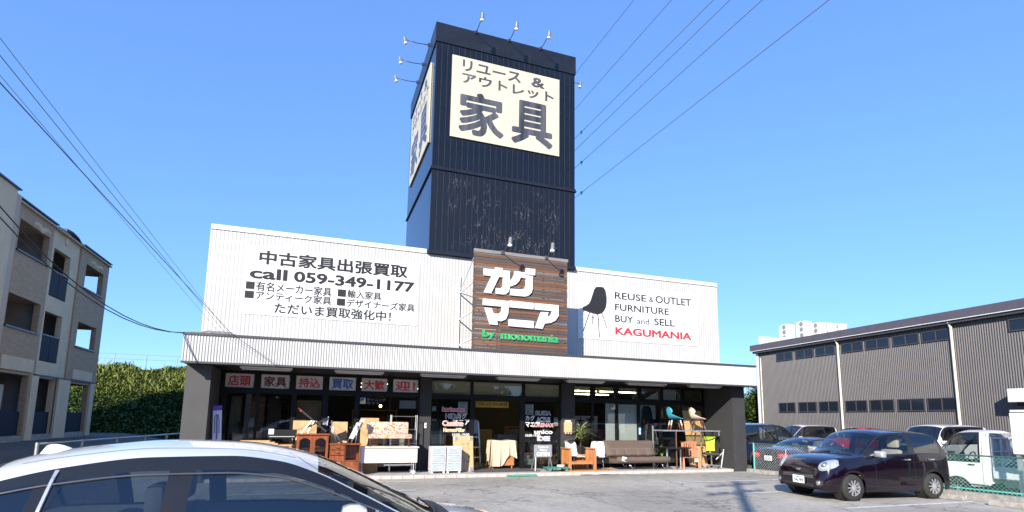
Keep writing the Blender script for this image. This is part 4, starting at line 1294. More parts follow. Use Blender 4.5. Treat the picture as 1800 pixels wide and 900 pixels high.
def make_car(name, label, keys, loc, rz, paint, wheels, wr_, glassr, sides, trim=M_TRIM, seat=M_DSEAT, group=None, sglass=None,
             vis=.90, track=.72, cat='car', dx=.035, rim_spokes=10, tw=.19, wheel_ys=(1, -1), rglass=None, roofmat=None):
    t = thing(name, label, cat, loc, rz, group)
    xs = [k[0] for k in keys]
    F = [pchip(xs, [k[i] for k in keys]) for i in range(1, 8)]
    n = int((xs[-1] - xs[0]) / dx)
    st = sorted({round(xs[0] + (xs[-1] - xs[0]) * k / n, 4) for k in range(n + 1)} | {xs[1], xs[-2]})
    ra = wr_ * 1.17
    rows_n = len(LOWR) + len(SIDR) + len(TOPR)
    def section(x):
        zc, zr, wr, zb, wb, wm, zl = (f(x) for f in F)
        for xw in wheels:
            q = ra * ra - (x - xw) ** 2
            if q > 0:
                zl = max(zl, wr_ + sqrt(q) * .98)
        zl = min(zl, zb - .05)
        pts = []
        for a in LOWR:
            z = zl + (zb - zl) * a
            # bulge: full width at about 55 % height, tucked in at the sill and at the belt
            fz = (z - .2) / max(.1, zb - .2)
            w = wb + (wm - wb) * max(0.0, 1 - ((fz - .45) / .58) ** 2) if fz > .45 else wm - (wm - wb) * .9 * ((.45 - fz) / .45) ** 2
            if a < .03:
                w -= .012
            pts.append((w, z))
        for a in SIDR:
            pts.append((wb + (wr - wb) * a + .018 * sin(pi * a), zb + (zr - zb) * a))
        for a in TOPR:
            w = wr * a
            pts.append((w, zr + (zc - zr) * (1 - a ** 2.3)))
        return pts
    S = [section(x) for x in st]
    def cell_class(i, j, side):
        xm = (st[i] + st[i + 1]) / 2
        nl, nsd = len(LOWR), len(SIDR)
        if j < nl - 1 or j >= rows_n - 1:
            return 'body'
        if j < nl + nsd - 1:
            k = j - (nl - 1)
            a0 = 0 if k == 0 else SIDR[k - 1]
            a1 = SIDR[k]
            am = (a0 + a1) / 2
            for q, (xa, xb) in enumerate(sides):
                if xa <= xm <= xb:
                    if am < .05 or am > vis or xm - xa < .03 or xb - xm < .03:
                        return 'trim%d' % side
                    return 'side%d%d' % (q, side)
                if sides[0][0] - .02 < xm < sides[-1][1] + .02 and q + 1 < len(sides) and xb < xm < sides[q + 1][0]:
                    return 'trim%d' % side
            return 'body'
        k = j - (nl + nsd - 1)
        if k >= 1:
            if glassr[0] <= xm <= glassr[1]:
                return 'wind'
            if glassr[2] is not None and glassr[2] <= xm <= glassr[3]:
                return 'rear'
        if k >= 0 and roofmat and glassr[3] < xm < glassr[0]:
            return 'roof'
        return 'body'
    G = {}
    full = MB()
    def put(cls, P):
        b = G.setdefault(cls, (MB(), {}))
        idx = []
        for key, co in P:
            if key not in b[1]:
                b[1][key] = len(b[0].v)
                b[0].v.append(co)
            idx.append(b[1][key])
        if len(set(idx)) >= 3:
            b[0].f.append(tuple(dict.fromkeys(idx)))
    for side in (1, -1):
        for i in range(len(st) - 1):
            for j in range(rows_n - 1):
                c = []
                for (ii, jj) in ((i, j), (i + 1, j), (i + 1, j + 1), (i, j + 1)):
                    w, z = S[ii][jj]
                    key = (ii, jj, side if w > 1e-6 else 0)
                    c.append((key, (st[ii], side * w, z)))
                if side < 0:
                    c = c[::-1]
                put(cell_class(i, j, side), c)
                full.poly([q[1] for q in c])
        for ii in (0, len(st) - 1):
            pts = [((ii, j, side if S[ii][j][0] > 1e-6 else 0), (st[ii], side * S[ii][j][0], S[ii][j][1])) for j in range(rows_n)]
            cen = (('c', ii, 0), (st[ii], 0, S[ii][0][1]))
            for a, b_ in zip(pts, pts[1:]):
                tri = [cen, a, b_]
                if (side > 0) != (ii == 0):
                    tri = tri
                else:
                    tri = tri[::-1]
                put('body', tri)
                full.poly([q[1] for q in tri])
    full.v = [Vector(v) for v in full.v]
    bvh = BVHTree.FromPolygons(full.v, full.f)
    NM = dict(body=('body', paint), wind=('windshield', M_CGL), rear=('rear_window', rglass or M_CGLD), trim1=('window_trim', trim), roof=('roof_panel', roofmat))
    NM['trim-1'] = NM['trim1']
    for cls, (b, _) in G.items():
        if cls in NM:
            nm, m = NM[cls]
        else:
            nm = 'side_window'
            q = int(cls[4])
            m = (sglass or [M_CGLD, M_CGL])[min(q, 1)]
        o = L(b, nm, m, t, smooth=True, angle=38, fix=False)
        # thickness keeps the thin shell from shading oddly
    x0, x1 = xs[0] + .25, xs[-1] - .2
    L(MB().box(x0, x1, -track + .12, track - .12, .2, .42).box(wheels[1] - .35 if 0 else wheels[0] + .4, wheels[1] - .4, -track, track, .2, .3), 'underbody', M_MATB, t)
    # wheels
    prof = [(wr_ * .60, -tw / 2), (wr_ * .88, -tw / 2), (wr_ * .97, -tw * .38), (wr_, -tw * .25), (wr_, tw * .25), (wr_ * .97, tw * .38), (wr_ * .88, tw / 2), (wr_ * .60, tw / 2)]
    for xw in wheels:
        for sy in wheel_ys:
            w = L(MB().lathe(prof, (0, 0, 0), 28, 'y'), 'wheel', M_RUBBER, t, smooth=True, angle=50)
            w.location = (xw, sy * track, wr_)
            rb = MB()
            yo = sy * tw * .40
            rb.lathe([(wr_ * .66, yo - sy * .06), (wr_ * .66, yo + sy * .012), (wr_ * .62, yo + sy * .012), (wr_ * .60, yo - sy * .02), (wr_ * .60, yo - sy * .06)], (0, 0, 0), 28, 'y')
            for k in range(rim_spokes):
                a = 2 * pi * k / rim_spokes
                rb.bar((wr_ * .10 * cos(a), yo + sy * .004, wr_ * .10 * sin(a)), (wr_ * .62 * cos(a), yo, wr_ * .62 * sin(a)), .022, .022, up=(0, 1, 0))
            rb.lathe([(0, yo + sy * .02), (wr_ * .12, yo + sy * .018), (wr_ * .15, yo - sy * .02), (0, yo - sy * .02)], (0, 0, 0), 16, 'y')
            L(rb, 'rim', M_RIM, w)
            L(MB().lathe([(0, yo - sy * .055), (wr_ * .6, yo - sy * .055)], (0, 0, 0), 20, 'y'), 'brake_disc', M_DARKM, w)
            # liner behind the wheel
            L(MB().lathe([(ra * .98, -.12), (ra * .98, .10)], (xw, sy * (track - .06), wr_), 24, 'y').lathe([(0, -.12 * sy), (ra * .98, -.12 * sy)], (xw, sy * (track - .06), wr_), 24, 'y'), 'wheel_well', M_MATB, t)
    t_ = dict(obj=t, bvh=bvh, F=F, paint=paint)
    return t_

def patch(car, outline, dirn, off=.006, bulge=0.0, rings=4, M=None):
    """outline in 2-D, dropped onto the car body along dirn: '+x' front, '-x' rear, 'y' right side, '+y' left side, 'z' from above"""
    n = len(outline)
    ca = sum(p[0] for p in outline) / n
    cb = sum(p[1] for p in outline) / n
    b = MB()
    org = {'+x': lambda a, c: (Vector((4, a, c)), Vector((-1, 0, 0))), '-x': lambda a, c: (Vector((-4, a, c)), Vector((1, 0, 0))),
           '-y': lambda a, c: (Vector((a, -3, c)), Vector((0, 1, 0))), '+y': lambda a, c: (Vector((a, 3, c)), Vector((0, -1, 0))),
           'z': lambda a, c: (Vector((a, c, 4)), Vector((0, 0, -1)))}[dirn]
    idx = []
    for k in range(rings + 1):
        f = 1 - k / rings
        row = []
        for (pa, pb) in (outline if k < rings else [(ca, cb)]):
            a, c = ca + (pa - ca) * f, cb + (pb - cb) * f
            o_, d_ = org(a, c)
            hit, nr, _, _ = car['bvh'].ray_cast(o_, d_)
            if hit is None:
                hit, nr, _, _ = car['bvh'].find_nearest(o_ + d_ * 2.2)
            if nr.dot(d_) > 0:
                nr = -nr
            row.append(len(b.v))
            b.v.append(tuple(hit + nr * (off + bulge * (1 - f * f) if k else off * .4)))
        idx.append(row)
    for k in range(rings - 1):
        for j in range(n):
            j2 = (j + 1) % n
            b.f.append((idx[k][j], idx[k][j2], idx[k + 1][j2], idx[k + 1][j]))
    for j in range(n):
        b.f.append((idx[rings - 1][j], idx[rings - 1][(j + 1) % n], idx[rings][0]))
    return b

def oval(ca, cb, ra_, rb_, tilt=0.0, n=20, e=2.3):
    o = []
    for k in range(n):
        t = 2 * pi * k / n
        c, s_ = cos(t), sin(t)
        a = ra_ * (abs(c) ** (2 / e)) * (1 if c > 0 else -1)
        b = rb_ * (abs(s_) ** (2 / e)) * (1 if s_ > 0 else -1)
        o.append((ca + a * cos(tilt) - b * sin(tilt), cb + a * sin(tilt) + b * cos(tilt)))
    return o

def rect(a0, a1, b0, b1, k=4):
    p = []
    cs = [(a0, b0), (a1, b0), (a1, b1), (a0, b1)]
    for (p0, q0), (p1, q1) in zip(cs, cs[1:] + cs[:1]):
        for j in range(k):
            p.append((p0 + (p1 - p0) * j / k, q0 + (q1 - q0) * j / k))
    return p

def seam(car, pts, dirn, w=.006, off=.0015):
    """dark panel gap following the body"""
    b = MB()
    L_ = []
    for (p, q), (p2, q2) in zip(pts, pts[1:]):
        n = max(1, int(max(abs(p2 - p), abs(q2 - q)) / .05))
        for k in range(n):
            L_.append((p + (p2 - p) * k / n, q + (q2 - q) * k / n))
    L_.append(pts[-1])
    org = {'-y': lambda a, c: (Vector((a, -3, c)), Vector((0, 1, 0))), '+y': lambda a, c: (Vector((a, 3, c)), Vector((0, -1, 0))),
           'z': lambda a, c: (Vector((a, c, 4)), Vector((0, 0, -1))), '+x': lambda a, c: (Vector((4, a, c)), Vector((-1, 0, 0)))}[dirn]
    q_ = []
    for a, c in L_:
        o_, d_ = org(a, c)
        hit, nr, _, _ = car['bvh'].ray_cast(o_, d_)
        if hit is None:
            continue
        if nr.dot(d_) > 0:
            nr = -nr
        q_.append((hit, nr))
    for (h0, n0), (h1, n1) in zip(q_, q_[1:]):
        d = (h1 - h0)
        if d.length < 1e-5:
            continue
        s_ = d.normalized().cross(n0).normalized() * (w / 2)
        b.poly([h0 - s_ + n0 * off, h1 - s_ + n1 * off, h1 + s_ + n1 * off, h0 + s_ + n0 * off])
    return b

def wiper(car, x0, y0, x1, y1):
    pts = []
    for k in range(7):
        x, y = x0 + (x1 - x0) * k / 6, y0 + (y1 - y0) * k / 6
        hit, nr, _, _ = car['bvh'].ray_cast(Vector((x, y, 4)), Vector((0, 0, -1)))
        pts.append(hit + Vector((0, 0, .014)))
    return MB().tube(pts, .009, 6)

def cabin(car, xf, zs_, seat, wide=.42, back=-.9, dash=True, rows=2):
    """front seats, rear bench, dashboard and steering wheel (right-hand drive)"""
    t = car['obj']
    for sy in (-1, 1):
        L(MB().bbox(xf - .55, xf - .05, sy * wide - .24, sy * wide + .24, zs_, zs_ + .16, .05), 'seat_cushion', seat, t, smooth=True, angle=40)
        b = MB().bbox(xf - .66, xf - .52, sy * wide - .23, sy * wide + .23, zs_ + .08, zs_ + .66, .05).bbox(xf - .70, xf - .60, sy * wide - .13, sy * wide + .13, zs_ + .70, zs_ + .88, .04)
        L(b, 'seat_back', seat, t, smooth=True, angle=40)
    if rows > 1:
        L(MB().bbox(back - .1, back + .05, -.56, .56, zs_ + .05, zs_ + .62, .05).bbox(back, back + .45, -.56, .56, zs_, zs_ + .15, .05), 'rear_bench', seat, t, smooth=True, angle=40)
    if dash:
        L(MB().bbox(xf + .36, xf + .75, -.62, .62, zs_ + .1, zs_ + .42, .06), 'dashboard', M_MATB, t, smooth=True, angle=40)
        c = Vector((xf + .28, -wide, zs_ + .42))
        pts = [c + Vector((-.06 * sin(2 * pi * k / 20) * 1.0, .18 * cos(2 * pi * k / 20), .17 * sin(2 * pi * k / 20))) for k in range(21)]
        L(MB().tube(pts, .014, 8), 'steering_wheel', mat('steering_leather', (.25, .24, .23), .5), t, smooth=True)

def mirrors(car, x, z, y, m, sides_=(1, -1)):
    for sy in sides_:
        b = MB().bbox(x - .07, x + .07, sy * y - .11, sy * y + .11, z - .07, z + .075, .045)
        o = L(b, 'door_mirror', m, car['obj'], smooth=True, angle=60)
        L(MB().bar((x - .02, sy * (y - .2), z - .08), (x, sy * (y - .05), z - .03), .05, .04), 'mirror_arm', M_MATB, o)

def plate(car, face, yc, zc, x, txt1, txt2):
    t = car['obj']
    s_ = 1 if face == '+x' else -1
    p = L(MB().bbox(x - .004, x + .004, yc - .165, yc + .165, zc - .083, zc + .083, .002), 'number_plate', M_PLATE, t)
    f = lambda a, b, d: Vector((x + s_ * (.005 + d), yc + s_ * a, zc + b))
    for tx, a0, a1, b0, b1 in ((txt1, -.08, .08, .035, .07), (txt2, -.13, .14, -.06, .02)):
        me = text_mesh(tx, .02, .5)
        vx = [v.co.x for v in me.vertices]; vy = [v.co.y for v in me.vertices]
        for v in me.vertices:
            a = a0 + (v.co.x - min(vx)) / (max(vx) - min(vx)) * (a1 - a0)
            b = b0 + (v.co.y - min(vy)) / (max(vy) - min(vy)) * (b1 - b0)
            v.co = f(a, b, .002 * (v.co.z + .5))
        me.materials.clear(); me.materials.append(M_PLG)
        o = bpy.data.objects.new('plate_characters', me); COL.objects.link(o); o.parent = p

# dark purple hatchback, nose to the left
PK = [(-1.72, .60, .57, .48, .50, .62, .64, .32), (-1.70, .86, .81, .58, .62, .73, .76, .25), (-1.675, 1.02, .97, .63, .84, .775, .80, .22),
      (-1.62, 1.26, 1.18, .655, .99, .79, .815, .20), (-1.53, 1.42, 1.34, .665, 1.0, .795, .825, .20), (-1.38, 1.49, 1.415, .665, 1.0, .795, .83, .19), (-.80, 1.53, 1.46, .655, .995, .80, .832, .18),
      (-.30, 1.535, 1.47, .65, .985, .80, .832, .18), (.0, 1.52, 1.45, .64, .975, .80, .832, .18), (.18, 1.475, 1.395, .64, .97, .80, .832, .18),
      (.48, 1.275, 1.165, .655, .955, .79, .832, .18), (.78, 1.06, .965, .67, .945, .785, .832, .18), (.95, .99, .945, .68, .91, .78, .83, .18),
      (1.25, .955, .915, .67, .86, .775, .825, .19), (1.48, .905, .865, .64, .79, .755, .81, .20), (1.64, .83, .79, .60, .70, .71, .765, .21), (1.75, .70, .665, .51, .57, .61, .67, .23), (1.80, .56, .54, .40, .47, .50, .56, .27)]
M_PURP = car_paint('dark_purple_metallic', (0.0055, 0.0016, 0.006), .2, metal=.1)
hc = make_car('parked_car', 'glossy dark purple hatchback parked nose out beside the green fence', PK, (12.22, 9.66, .006), pi + radians(-4.5), M_PURP,
              (-1.17, 1.10), .285, (.20, .90, -1.665, -1.55), [(-1.46, -.66), (-.56, .70)], seat=M_BEIGE, sglass=[M_CGLD, glass('clear_side_glass', (.72, .76, .76), ior=1.5)], track=.725)
t = hc['obj']
cabin(hc, .05, .42, M_BEIGE, .36, -.95)
mirrors(hc, .45, 1.0, .93, mat('silver_mirror_cap', (.62, .62, .63), .25, metal=.6))
for sy in (1, -1):
    L(patch(hc, oval(sy * .645, .75, .135, .115, sy * .4), '+x', .006, .03), 'headlight', M_HEADL, t, smooth=True)
    L(patch(hc, oval(sy * .625, .75, .05, .055), '+x', .040, .0), 'projector', M_MATB, t, smooth=True)
    L(patch(hc, oval(sy * .625, .75, .038, .042), '+x', .043, .012), 'projector_lens', M_CHROME, t, smooth=True)
    fg = L(patch(hc, oval(sy * .575, .37, .085, .07), '+x', .006), 'fog_lamp_recess', M_MATB, t, smooth=True)
    L(patch(hc, oval(sy * .565, .37, .045, .045), '+x', .012, .012), 'fog_lamp', M_CHROME, fg, smooth=True)
    L(patch(hc, oval(sy * .66, .92, .08, .17), '-x', .006, .02), 'taillight', M_TAIL, t, smooth=True)
    d_ = '-y' if sy < 0 else '+y'
    for xx in (.48, -.62):
        L(seam(hc, [(xx, .98), (xx, .5), (xx - .03 if xx > 0 else xx + .02, .24)], d_), 'door_gap', M_MATB, t)
    L(seam(hc, [(-1.40, .97), (-1.38, .8), (-1.05, .58), (-.86, .4), (-.8, .24)], d_), 'door_gap', M_MATB, t)
    L(seam(hc, [(-.8, .24), (.45, .24)], d_, .01), 'door_gap', M_MATB, t)
    for xx in (-.42, -1.12):
        L(MB().bbox(xx - .085, xx + .085, sy * .835 - .016, sy * .835 + .016, .86, .892, .01), 'door_handle', M_CHROME, t, smooth=True, angle=50)
L(patch(hc, rect(-.46, .46, .45, .535, 10), '+x', .014), 'upper_grille', M_MATB, t)
L(patch(hc, rect(-.46, .46, .25, .34, 10), '+x', .014), 'lower_grille', M_MATB, t)
for z in (.475, .51):
    L(patch(hc, rect(-.44, .44, z - .006, z + .006, 10), '+x', .022), 'grille_bar', M_GREYM, t)
L(MB().bbox(1.765, 1.785, -.05, .05, .58, .65, .006), 'emblem', M_CHROME, t)
plate(hc, '+x', .06, .41, 1.845, '三重 50', '34-99')
L(MB().box(1.72, 1.84, -.10, .22, .36, .45), 'plate_mount', M_MATB, t)
L(seam(hc, [(.93, -.68), (1.0, -.4), (1.0, .4), (.93, .68)], 'z', .02), 'cowl_gap', M_MATB, t)
L(seam(hc, [(.95, .70), (1.35, .66), (1.58, .52), (1.66, .3), (1.68, 0), (1.66, -.3), (1.58, -.52), (1.35, -.66), (.95, -.70)], 'z'), 'bonnet_gap', M_MATB, t)
for y0 in (.1, -.5):
    L(wiper(hc, .95, y0, .86, y0 + .5), 'wiper', M_MATB, t)
L(MB().tube([(1.55, -.62, .74), (1.55, -.62, 1.02)], .006, 6), 'corner_pole', M_PLW, t)

# white hatchback in the foreground, nose to the right
WK = [(-2.16, .62, .58, .45, .52, .62, .66, .30), (-2.13, .92, .86, .60, .66, .78, .80, .26), (-2.05, 1.06, .98, .62, .86, .82, .84, .22), (-1.85, 1.17, 1.05, .60, .93, .83, .86, .20),
      (-1.50, 1.305, 1.18, .56, .955, .84, .87, .19), (-1.22, 1.40, 1.285, .54, .96, .845, .872, .18), (-.95, 1.445, 1.35, .53, .955, .85, .872, .18), (-.55, 1.478, 1.40, .525, .95, .85, .872, .18),
      (-.15, 1.465, 1.405, .525, .945, .85, .872, .18), (.12, 1.425, 1.372, .525, .94, .85, .872, .18), (.32, 1.375, 1.305, .53, .93, .85, .872, .18), (.62, 1.25, 1.16, .57, .92, .845, .872, .18), (.95, 1.09, 1.0, .63, .905, .84, .872, .18),
      (1.18, .99, .93, .67, .88, .83, .87, .18), (1.45, .955, .90, .66, .84, .82, .86, .18), (1.8, .87, .82, .63, .75, .79, .83, .19), (2.1, .74, .70, .54, .62, .70, .74, .21), (2.24, .60, .57, .42, .50, .56, .60, .24), (2.27, .52, .50, .35, .44, .46, .5, .28)]
M_WCAR = car_paint('pearl_white_paint', (0.60, 0.61, 0.62), .25)
wc = make_car('parked_car', 'white hatchback cropped in the left foreground, roof and dark windows showing', WK, (-.30, 4.18, .006), 0.0, M_WCAR,
              (-1.35, 1.35), .31, (.34, 1.14, -2.03, -1.32), [(-1.42, -1.02), (-.98, -.40), (-.34, .66), (.72, 1.0)], sglass=[M_CGLD, M_CGL], vis=.80, track=.755, dx=.03)
t = wc['obj']
cabin(wc, .12, .36, M_DSEAT, .37, -.85)
mirrors(wc, .54, 1.085, .95, M_WCAR)
fb_ = MB()
NF_, NV = 16, 6
for sy in (1, -1):
    fb_.grid(lambda u, v: ((-1.27 + .17 * u + .012 * v * (1 - u)), sy * (.030 * (1 - v ** 2)) * (4 * (u + .02) * (1.02 - u)) ** .5, wc['F'][0](-1.27 + .17 * u) - .004 + .052 * v * min(1.0, (u + .02) * 6) ** .5 * (1 - max(0, (u - .3) / .72) ** 1.5)), NF_, NV)
L(fb_, 'antenna_fin', M_WCAR, t, smooth=True)
for sy in (1, -1):
    d_ = '-y' if sy < 0 else '+y'
    L(seam(wc, [(-.37, .95), (-.37, .3)], d_), 'door_gap', M_MATB, t)
    L(seam(wc, [(.74, .93), (.80, .6), (.78, .28)], d_), 'door_gap', M_MATB, t)
    L(seam(wc, [(.22, 1.38), (.36, 1.30), (.42, 1.27)], d_, .008), 'roof_joint', M_MATB, t)
    for xa, xb in ((-.985, -.965), (-1.40, -1.38), (.685, .705)):
        L(patch(wc, rect(xa, xb, .97, 1.30 if xa < -1.2 else (1.335 if xa < 0 else 1.08), 6), d_, .012), 'window_divider', M_STEEL, t)
L(patch(wc, rect(1.13, 1.25, -.60, .60, 8), 'z', .010), 'cowl_panel', M_MATB, t)
for y0, y1 in ((-.05, -.6), (.55, .05)):
    L(wiper(wc, 1.16, y0, 1.08, y1), 'wiper', M_MATB, t)
for sy in (1, -1):
    L(patch(wc, oval(sy * .62, .72, .16, .09, sy * .4), '+x', .006, .02), 'headlight', M_HEADL, t, smooth=True)
    L(patch(wc, oval(sy * .66, .86, .10, .10), '-x', .006, .02), 'taillight', M_TAIL, t, smooth=True)
for sy in (1, -1):
    F_ = wc['F']
    vp = []
    for k in range(60):
        x = -1.36 + 2.2 * k / 59
        zr_, wr2, zb_, wb2 = F_[1](x), F_[2](x), F_[3](x), F_[4](x)
        a_ = .80
        vp.append((x, sy * (wb2 + (wr2 - wb2) * a_ + .018 * sin(pi * a_) + .006), zb_ + (zr_ - zb_) * a_))
    L(MB().tube(vp, .006, 5), 'visor_edge', mat('smoked_visor_edge', (.06, .065, .08), .2), t, smooth=True)
L(seam(wc, [(-1.2, -.36), (-1.0, -.37), (.2, -.38)], 'z', .012), 'roof_ditch', M_STEEL, t)

YZ = -.27
# dark sedan behind the fence, tail to the camera
SK = [(-2.30, .62, .58, .50, .50, .64, .68, .32), (-2.27, .92, .88, .64, .70, .80, .82, .27), (-2.18, 1.03, .99, .68, .84, .84, .86, .22), (-1.75, 1.07, 1.02, .66, .93, .86, .89, .19), (-1.62, 1.10, 1.03, .62, .95, .865, .895, .18),
      (-1.15, 1.30, 1.22, .56, .96, .87, .90, .18), (-.7, 1.41, 1.34, .54, .96, .87, .90, .18), (-.2, 1.44, 1.375, .54, .955, .87, .90, .18), (.15, 1.41, 1.345, .54, .95, .87, .90, .18), (.6, 1.25, 1.16, .57, .94, .87, .90, .18),
      (1.05, 1.03, .96, .64, .91, .86, .89, .18), (1.5, .97, .92, .66, .85, .84, .88, .18), (2.0, .88, .83, .63, .75, .80, .84, .2), (2.35, .72, .68, .5, .58, .66, .7, .22), (2.45, .55, .53, .4, .46, .5, .54, .28)]
M_NAVYC = car_paint('dark_plum_navy_paint', (0.016, 0.014, 0.028), .22, metal=.3)
sd = make_car('parked_car', 'dark navy sedan with red tail lamps behind the chain link fence', SK, (17.45, 15.55, YZ), radians(2), M_NAVYC,
              (-1.36, 1.42), .32, (.2, 1.0, -1.62, -.85), [(-1.5, -1.16), (-1.10, -.26), (-.2, .92)], sglass=[M_CGLD, M_CGL], track=.78, dx=.05, rglass=M_CGL)
t = sd['obj']
cabin(sd, .1, .38, mat('pale_seat_cloth', (.4, .4, .38), .85), .37, -.95)
mirrors(sd, .62, 1.0, .98, M_NAVYC)
for sy in (1, -1):
    L(patch(sd, [(sy * .36, .74), (sy * .5, .70), (sy * .68, .70), (sy * .78, .76), (sy * .80, .84), (sy * .72, .885), (sy * .55, .88), (sy * .42, .86)], '-x', .008, .015), 'taillight', M_TAIL, t, smooth=True)
    L(patch(sd, rect(sy * .46 if sy > 0 else -.70, .70 if sy > 0 else -.46, .79, .83, 4), '-x', .026), 'reverse_lamp', M_HEADL, t)
plate(sd, '-x', 0, .70, -2.315, '三重 300', '12-07')
L(patch(sd, rect(-.7, .7, .30, .36, 6), '-x', .004), 'rear_diffuser', M_MATB, t)
L(seam(sd, [(-.23, .96), (-.23, .3)], '-y'), 'door_gap', M_MATB, t)

# boxy people carriers
VK = [(-2.38, .70, .66, .55, .55, .72, .76, .34), (-2.35, 1.10, 1.04, .66, .80, .80, .83, .27), (-2.28, 1.50, 1.42, .68, .95, .83, .85, .22), (-2.12, 1.76, 1.68, .67, 1.02, .84, .86, .2), (-1.8, 1.83, 1.75, .66, 1.03, .845, .865, .19),
      (-.8, 1.86, 1.78, .66, 1.03, .85, .87, .18), (.1, 1.85, 1.77, .66, 1.02, .85, .87, .18), (.5, 1.79, 1.70, .65, 1.01, .85, .87, .18), (.9, 1.56, 1.45, .66, 1.0, .85, .87, .18), (1.4, 1.20, 1.10, .70, .98, .84, .87, .18),
      (1.62, 1.08, 1.03, .70, .95, .83, .86, .19), (2.0, 1.0, .95, .66, .86, .80, .84, .2), (2.2, .85, .80, .58, .68, .70, .74, .23), (2.30, .62, .60, .45, .5, .56, .6, .28)]
def people_carrier(label, loc, rz, paint, rg=None):
    c = make_car('parked_car', label, VK, loc, rz, paint, (-1.35, 1.4), .32, (.52, 1.55, -2.27, -2.05), [(-2.1, -1.15), (-1.08, -.05), (.02, 1.25)], sglass=[M_CGLD, M_CGL] if rg is None else rg, track=.76, dx=.06)
    cabin(c, .45, .5, M_DSEAT, .37, -.7)
    mirrors(c, 1.05, 1.08, .97, paint)
    for sy in (1, -1):
        L(patch(c, oval(sy * .72, 1.15, .07, .22), '-x', .006, .02), 'taillight', M_TAIL, c['obj'], smooth=True)
        L(patch(c, oval(sy * .6, .78, .15, .09), '+x', .006, .02), 'headlight', M_HEADL, c['obj'], smooth=True)
    return c
people_carrier('dark blue people carrier next to the dark end wall of the shop', (20.4, 21.0, YZ + .05), 0.0, car_paint('dark_blue_paint', (.008, .016, .05), .22, metal=.3))
people_carrier('white people carrier with dark side glass in front of the warehouse corner', (28.6, 26.5, YZ), pi, M_WCAR)
RK = [(k[0] * 1.1, k[1] * 1.12) + tuple(k[2] * 1.12 if i == 0 else v for i, v in enumerate(k[2:])) for k in PK]
rc = make_car('parked_car', 'red car whose roof shows above the purple hatchback', RK, (29.6, 23.6, YZ + .05), pi, car_paint('bright_red_paint', (.42, .01, .015), .25), (-1.29, 1.22), .3, (.18, 1.0, -1.82, -1.45), [(-1.5, -.72), (-.6, .72)], track=.74, dx=.06)
cabin(rc, .05, .45, M_DSEAT, .36, -.95)
# white cab-over van
HK = [(-2.35, .75, .7, .6, .6, .76, .8, .36), (-2.33, 1.3, 1.24, .74, .9, .82, .84, .28), (-2.27, 1.75, 1.67, .72, 1.05, .83, .845, .25), (-2.1, 1.93, 1.85, .70, 1.1, .835, .845, .24), (-1, 1.97, 1.89, .69, 1.1, .84, .85, .22), (.8, 1.96, 1.88, .69, 1.1, .84, .85, .22),
      (1.2, 1.92, 1.83, .69, 1.09, .84, .85, .22), (1.45, 1.78, 1.68, .70, 1.08, .84, .85, .22), (1.85, 1.36, 1.26, .74, 1.06, .83, .845, .23), (2.08, 1.12, 1.06, .74, .98, .81, .83, .24), (2.22, 1.0, .94, .70, .82, .78, .80, .25), (2.32, .78, .74, .6, .62, .66, .70, .28), (2.35, .6, .58, .5, .5, .56, .6, .33)]
M_VANW = car_paint('fleet_white_paint', (0.60, 0.60, 0.60), .35, coat=.6)
vn = make_car('parked_van', 'white cab-over van parked in the yard behind the purple hatchback', HK, (27.3, 17.4, YZ), pi + radians(6), M_VANW, (-1.3, 1.45), .33, (1.28, 2.02, -2.25, -2.12), [(-2.0, -.9), (-.84, .48), (.62, 1.62)],
              sglass=[M_CGLD, M_CGLD], track=.76, dx=.06, cat='van')
t = vn['obj']
cabin(vn, 1.0, .75, M_BEIGE, .4, -.7)
mirrors(vn, 1.75, 1.2, .95, M_VANW)
for sy in (1, -1):
    L(patch(vn, oval(sy * .60, .88, .14, .10), '+x', .006, .02), 'headlight', M_HEADL, t, smooth=True)
    L(seam(vn, [(.55, 1.1), (.55, .4)], '-y' if sy < 0 else '+y', .012), 'door_gap', M_MATB, t)
    L(seam(vn, [(1.70, 1.08), (1.78, .7)], '-y' if sy < 0 else '+y', .012), 'door_gap', M_MATB, t)
L(patch(vn, rect(-.45, .45, .80, .93, 5), '+x', .006), 'grille', M_GREYM, t)
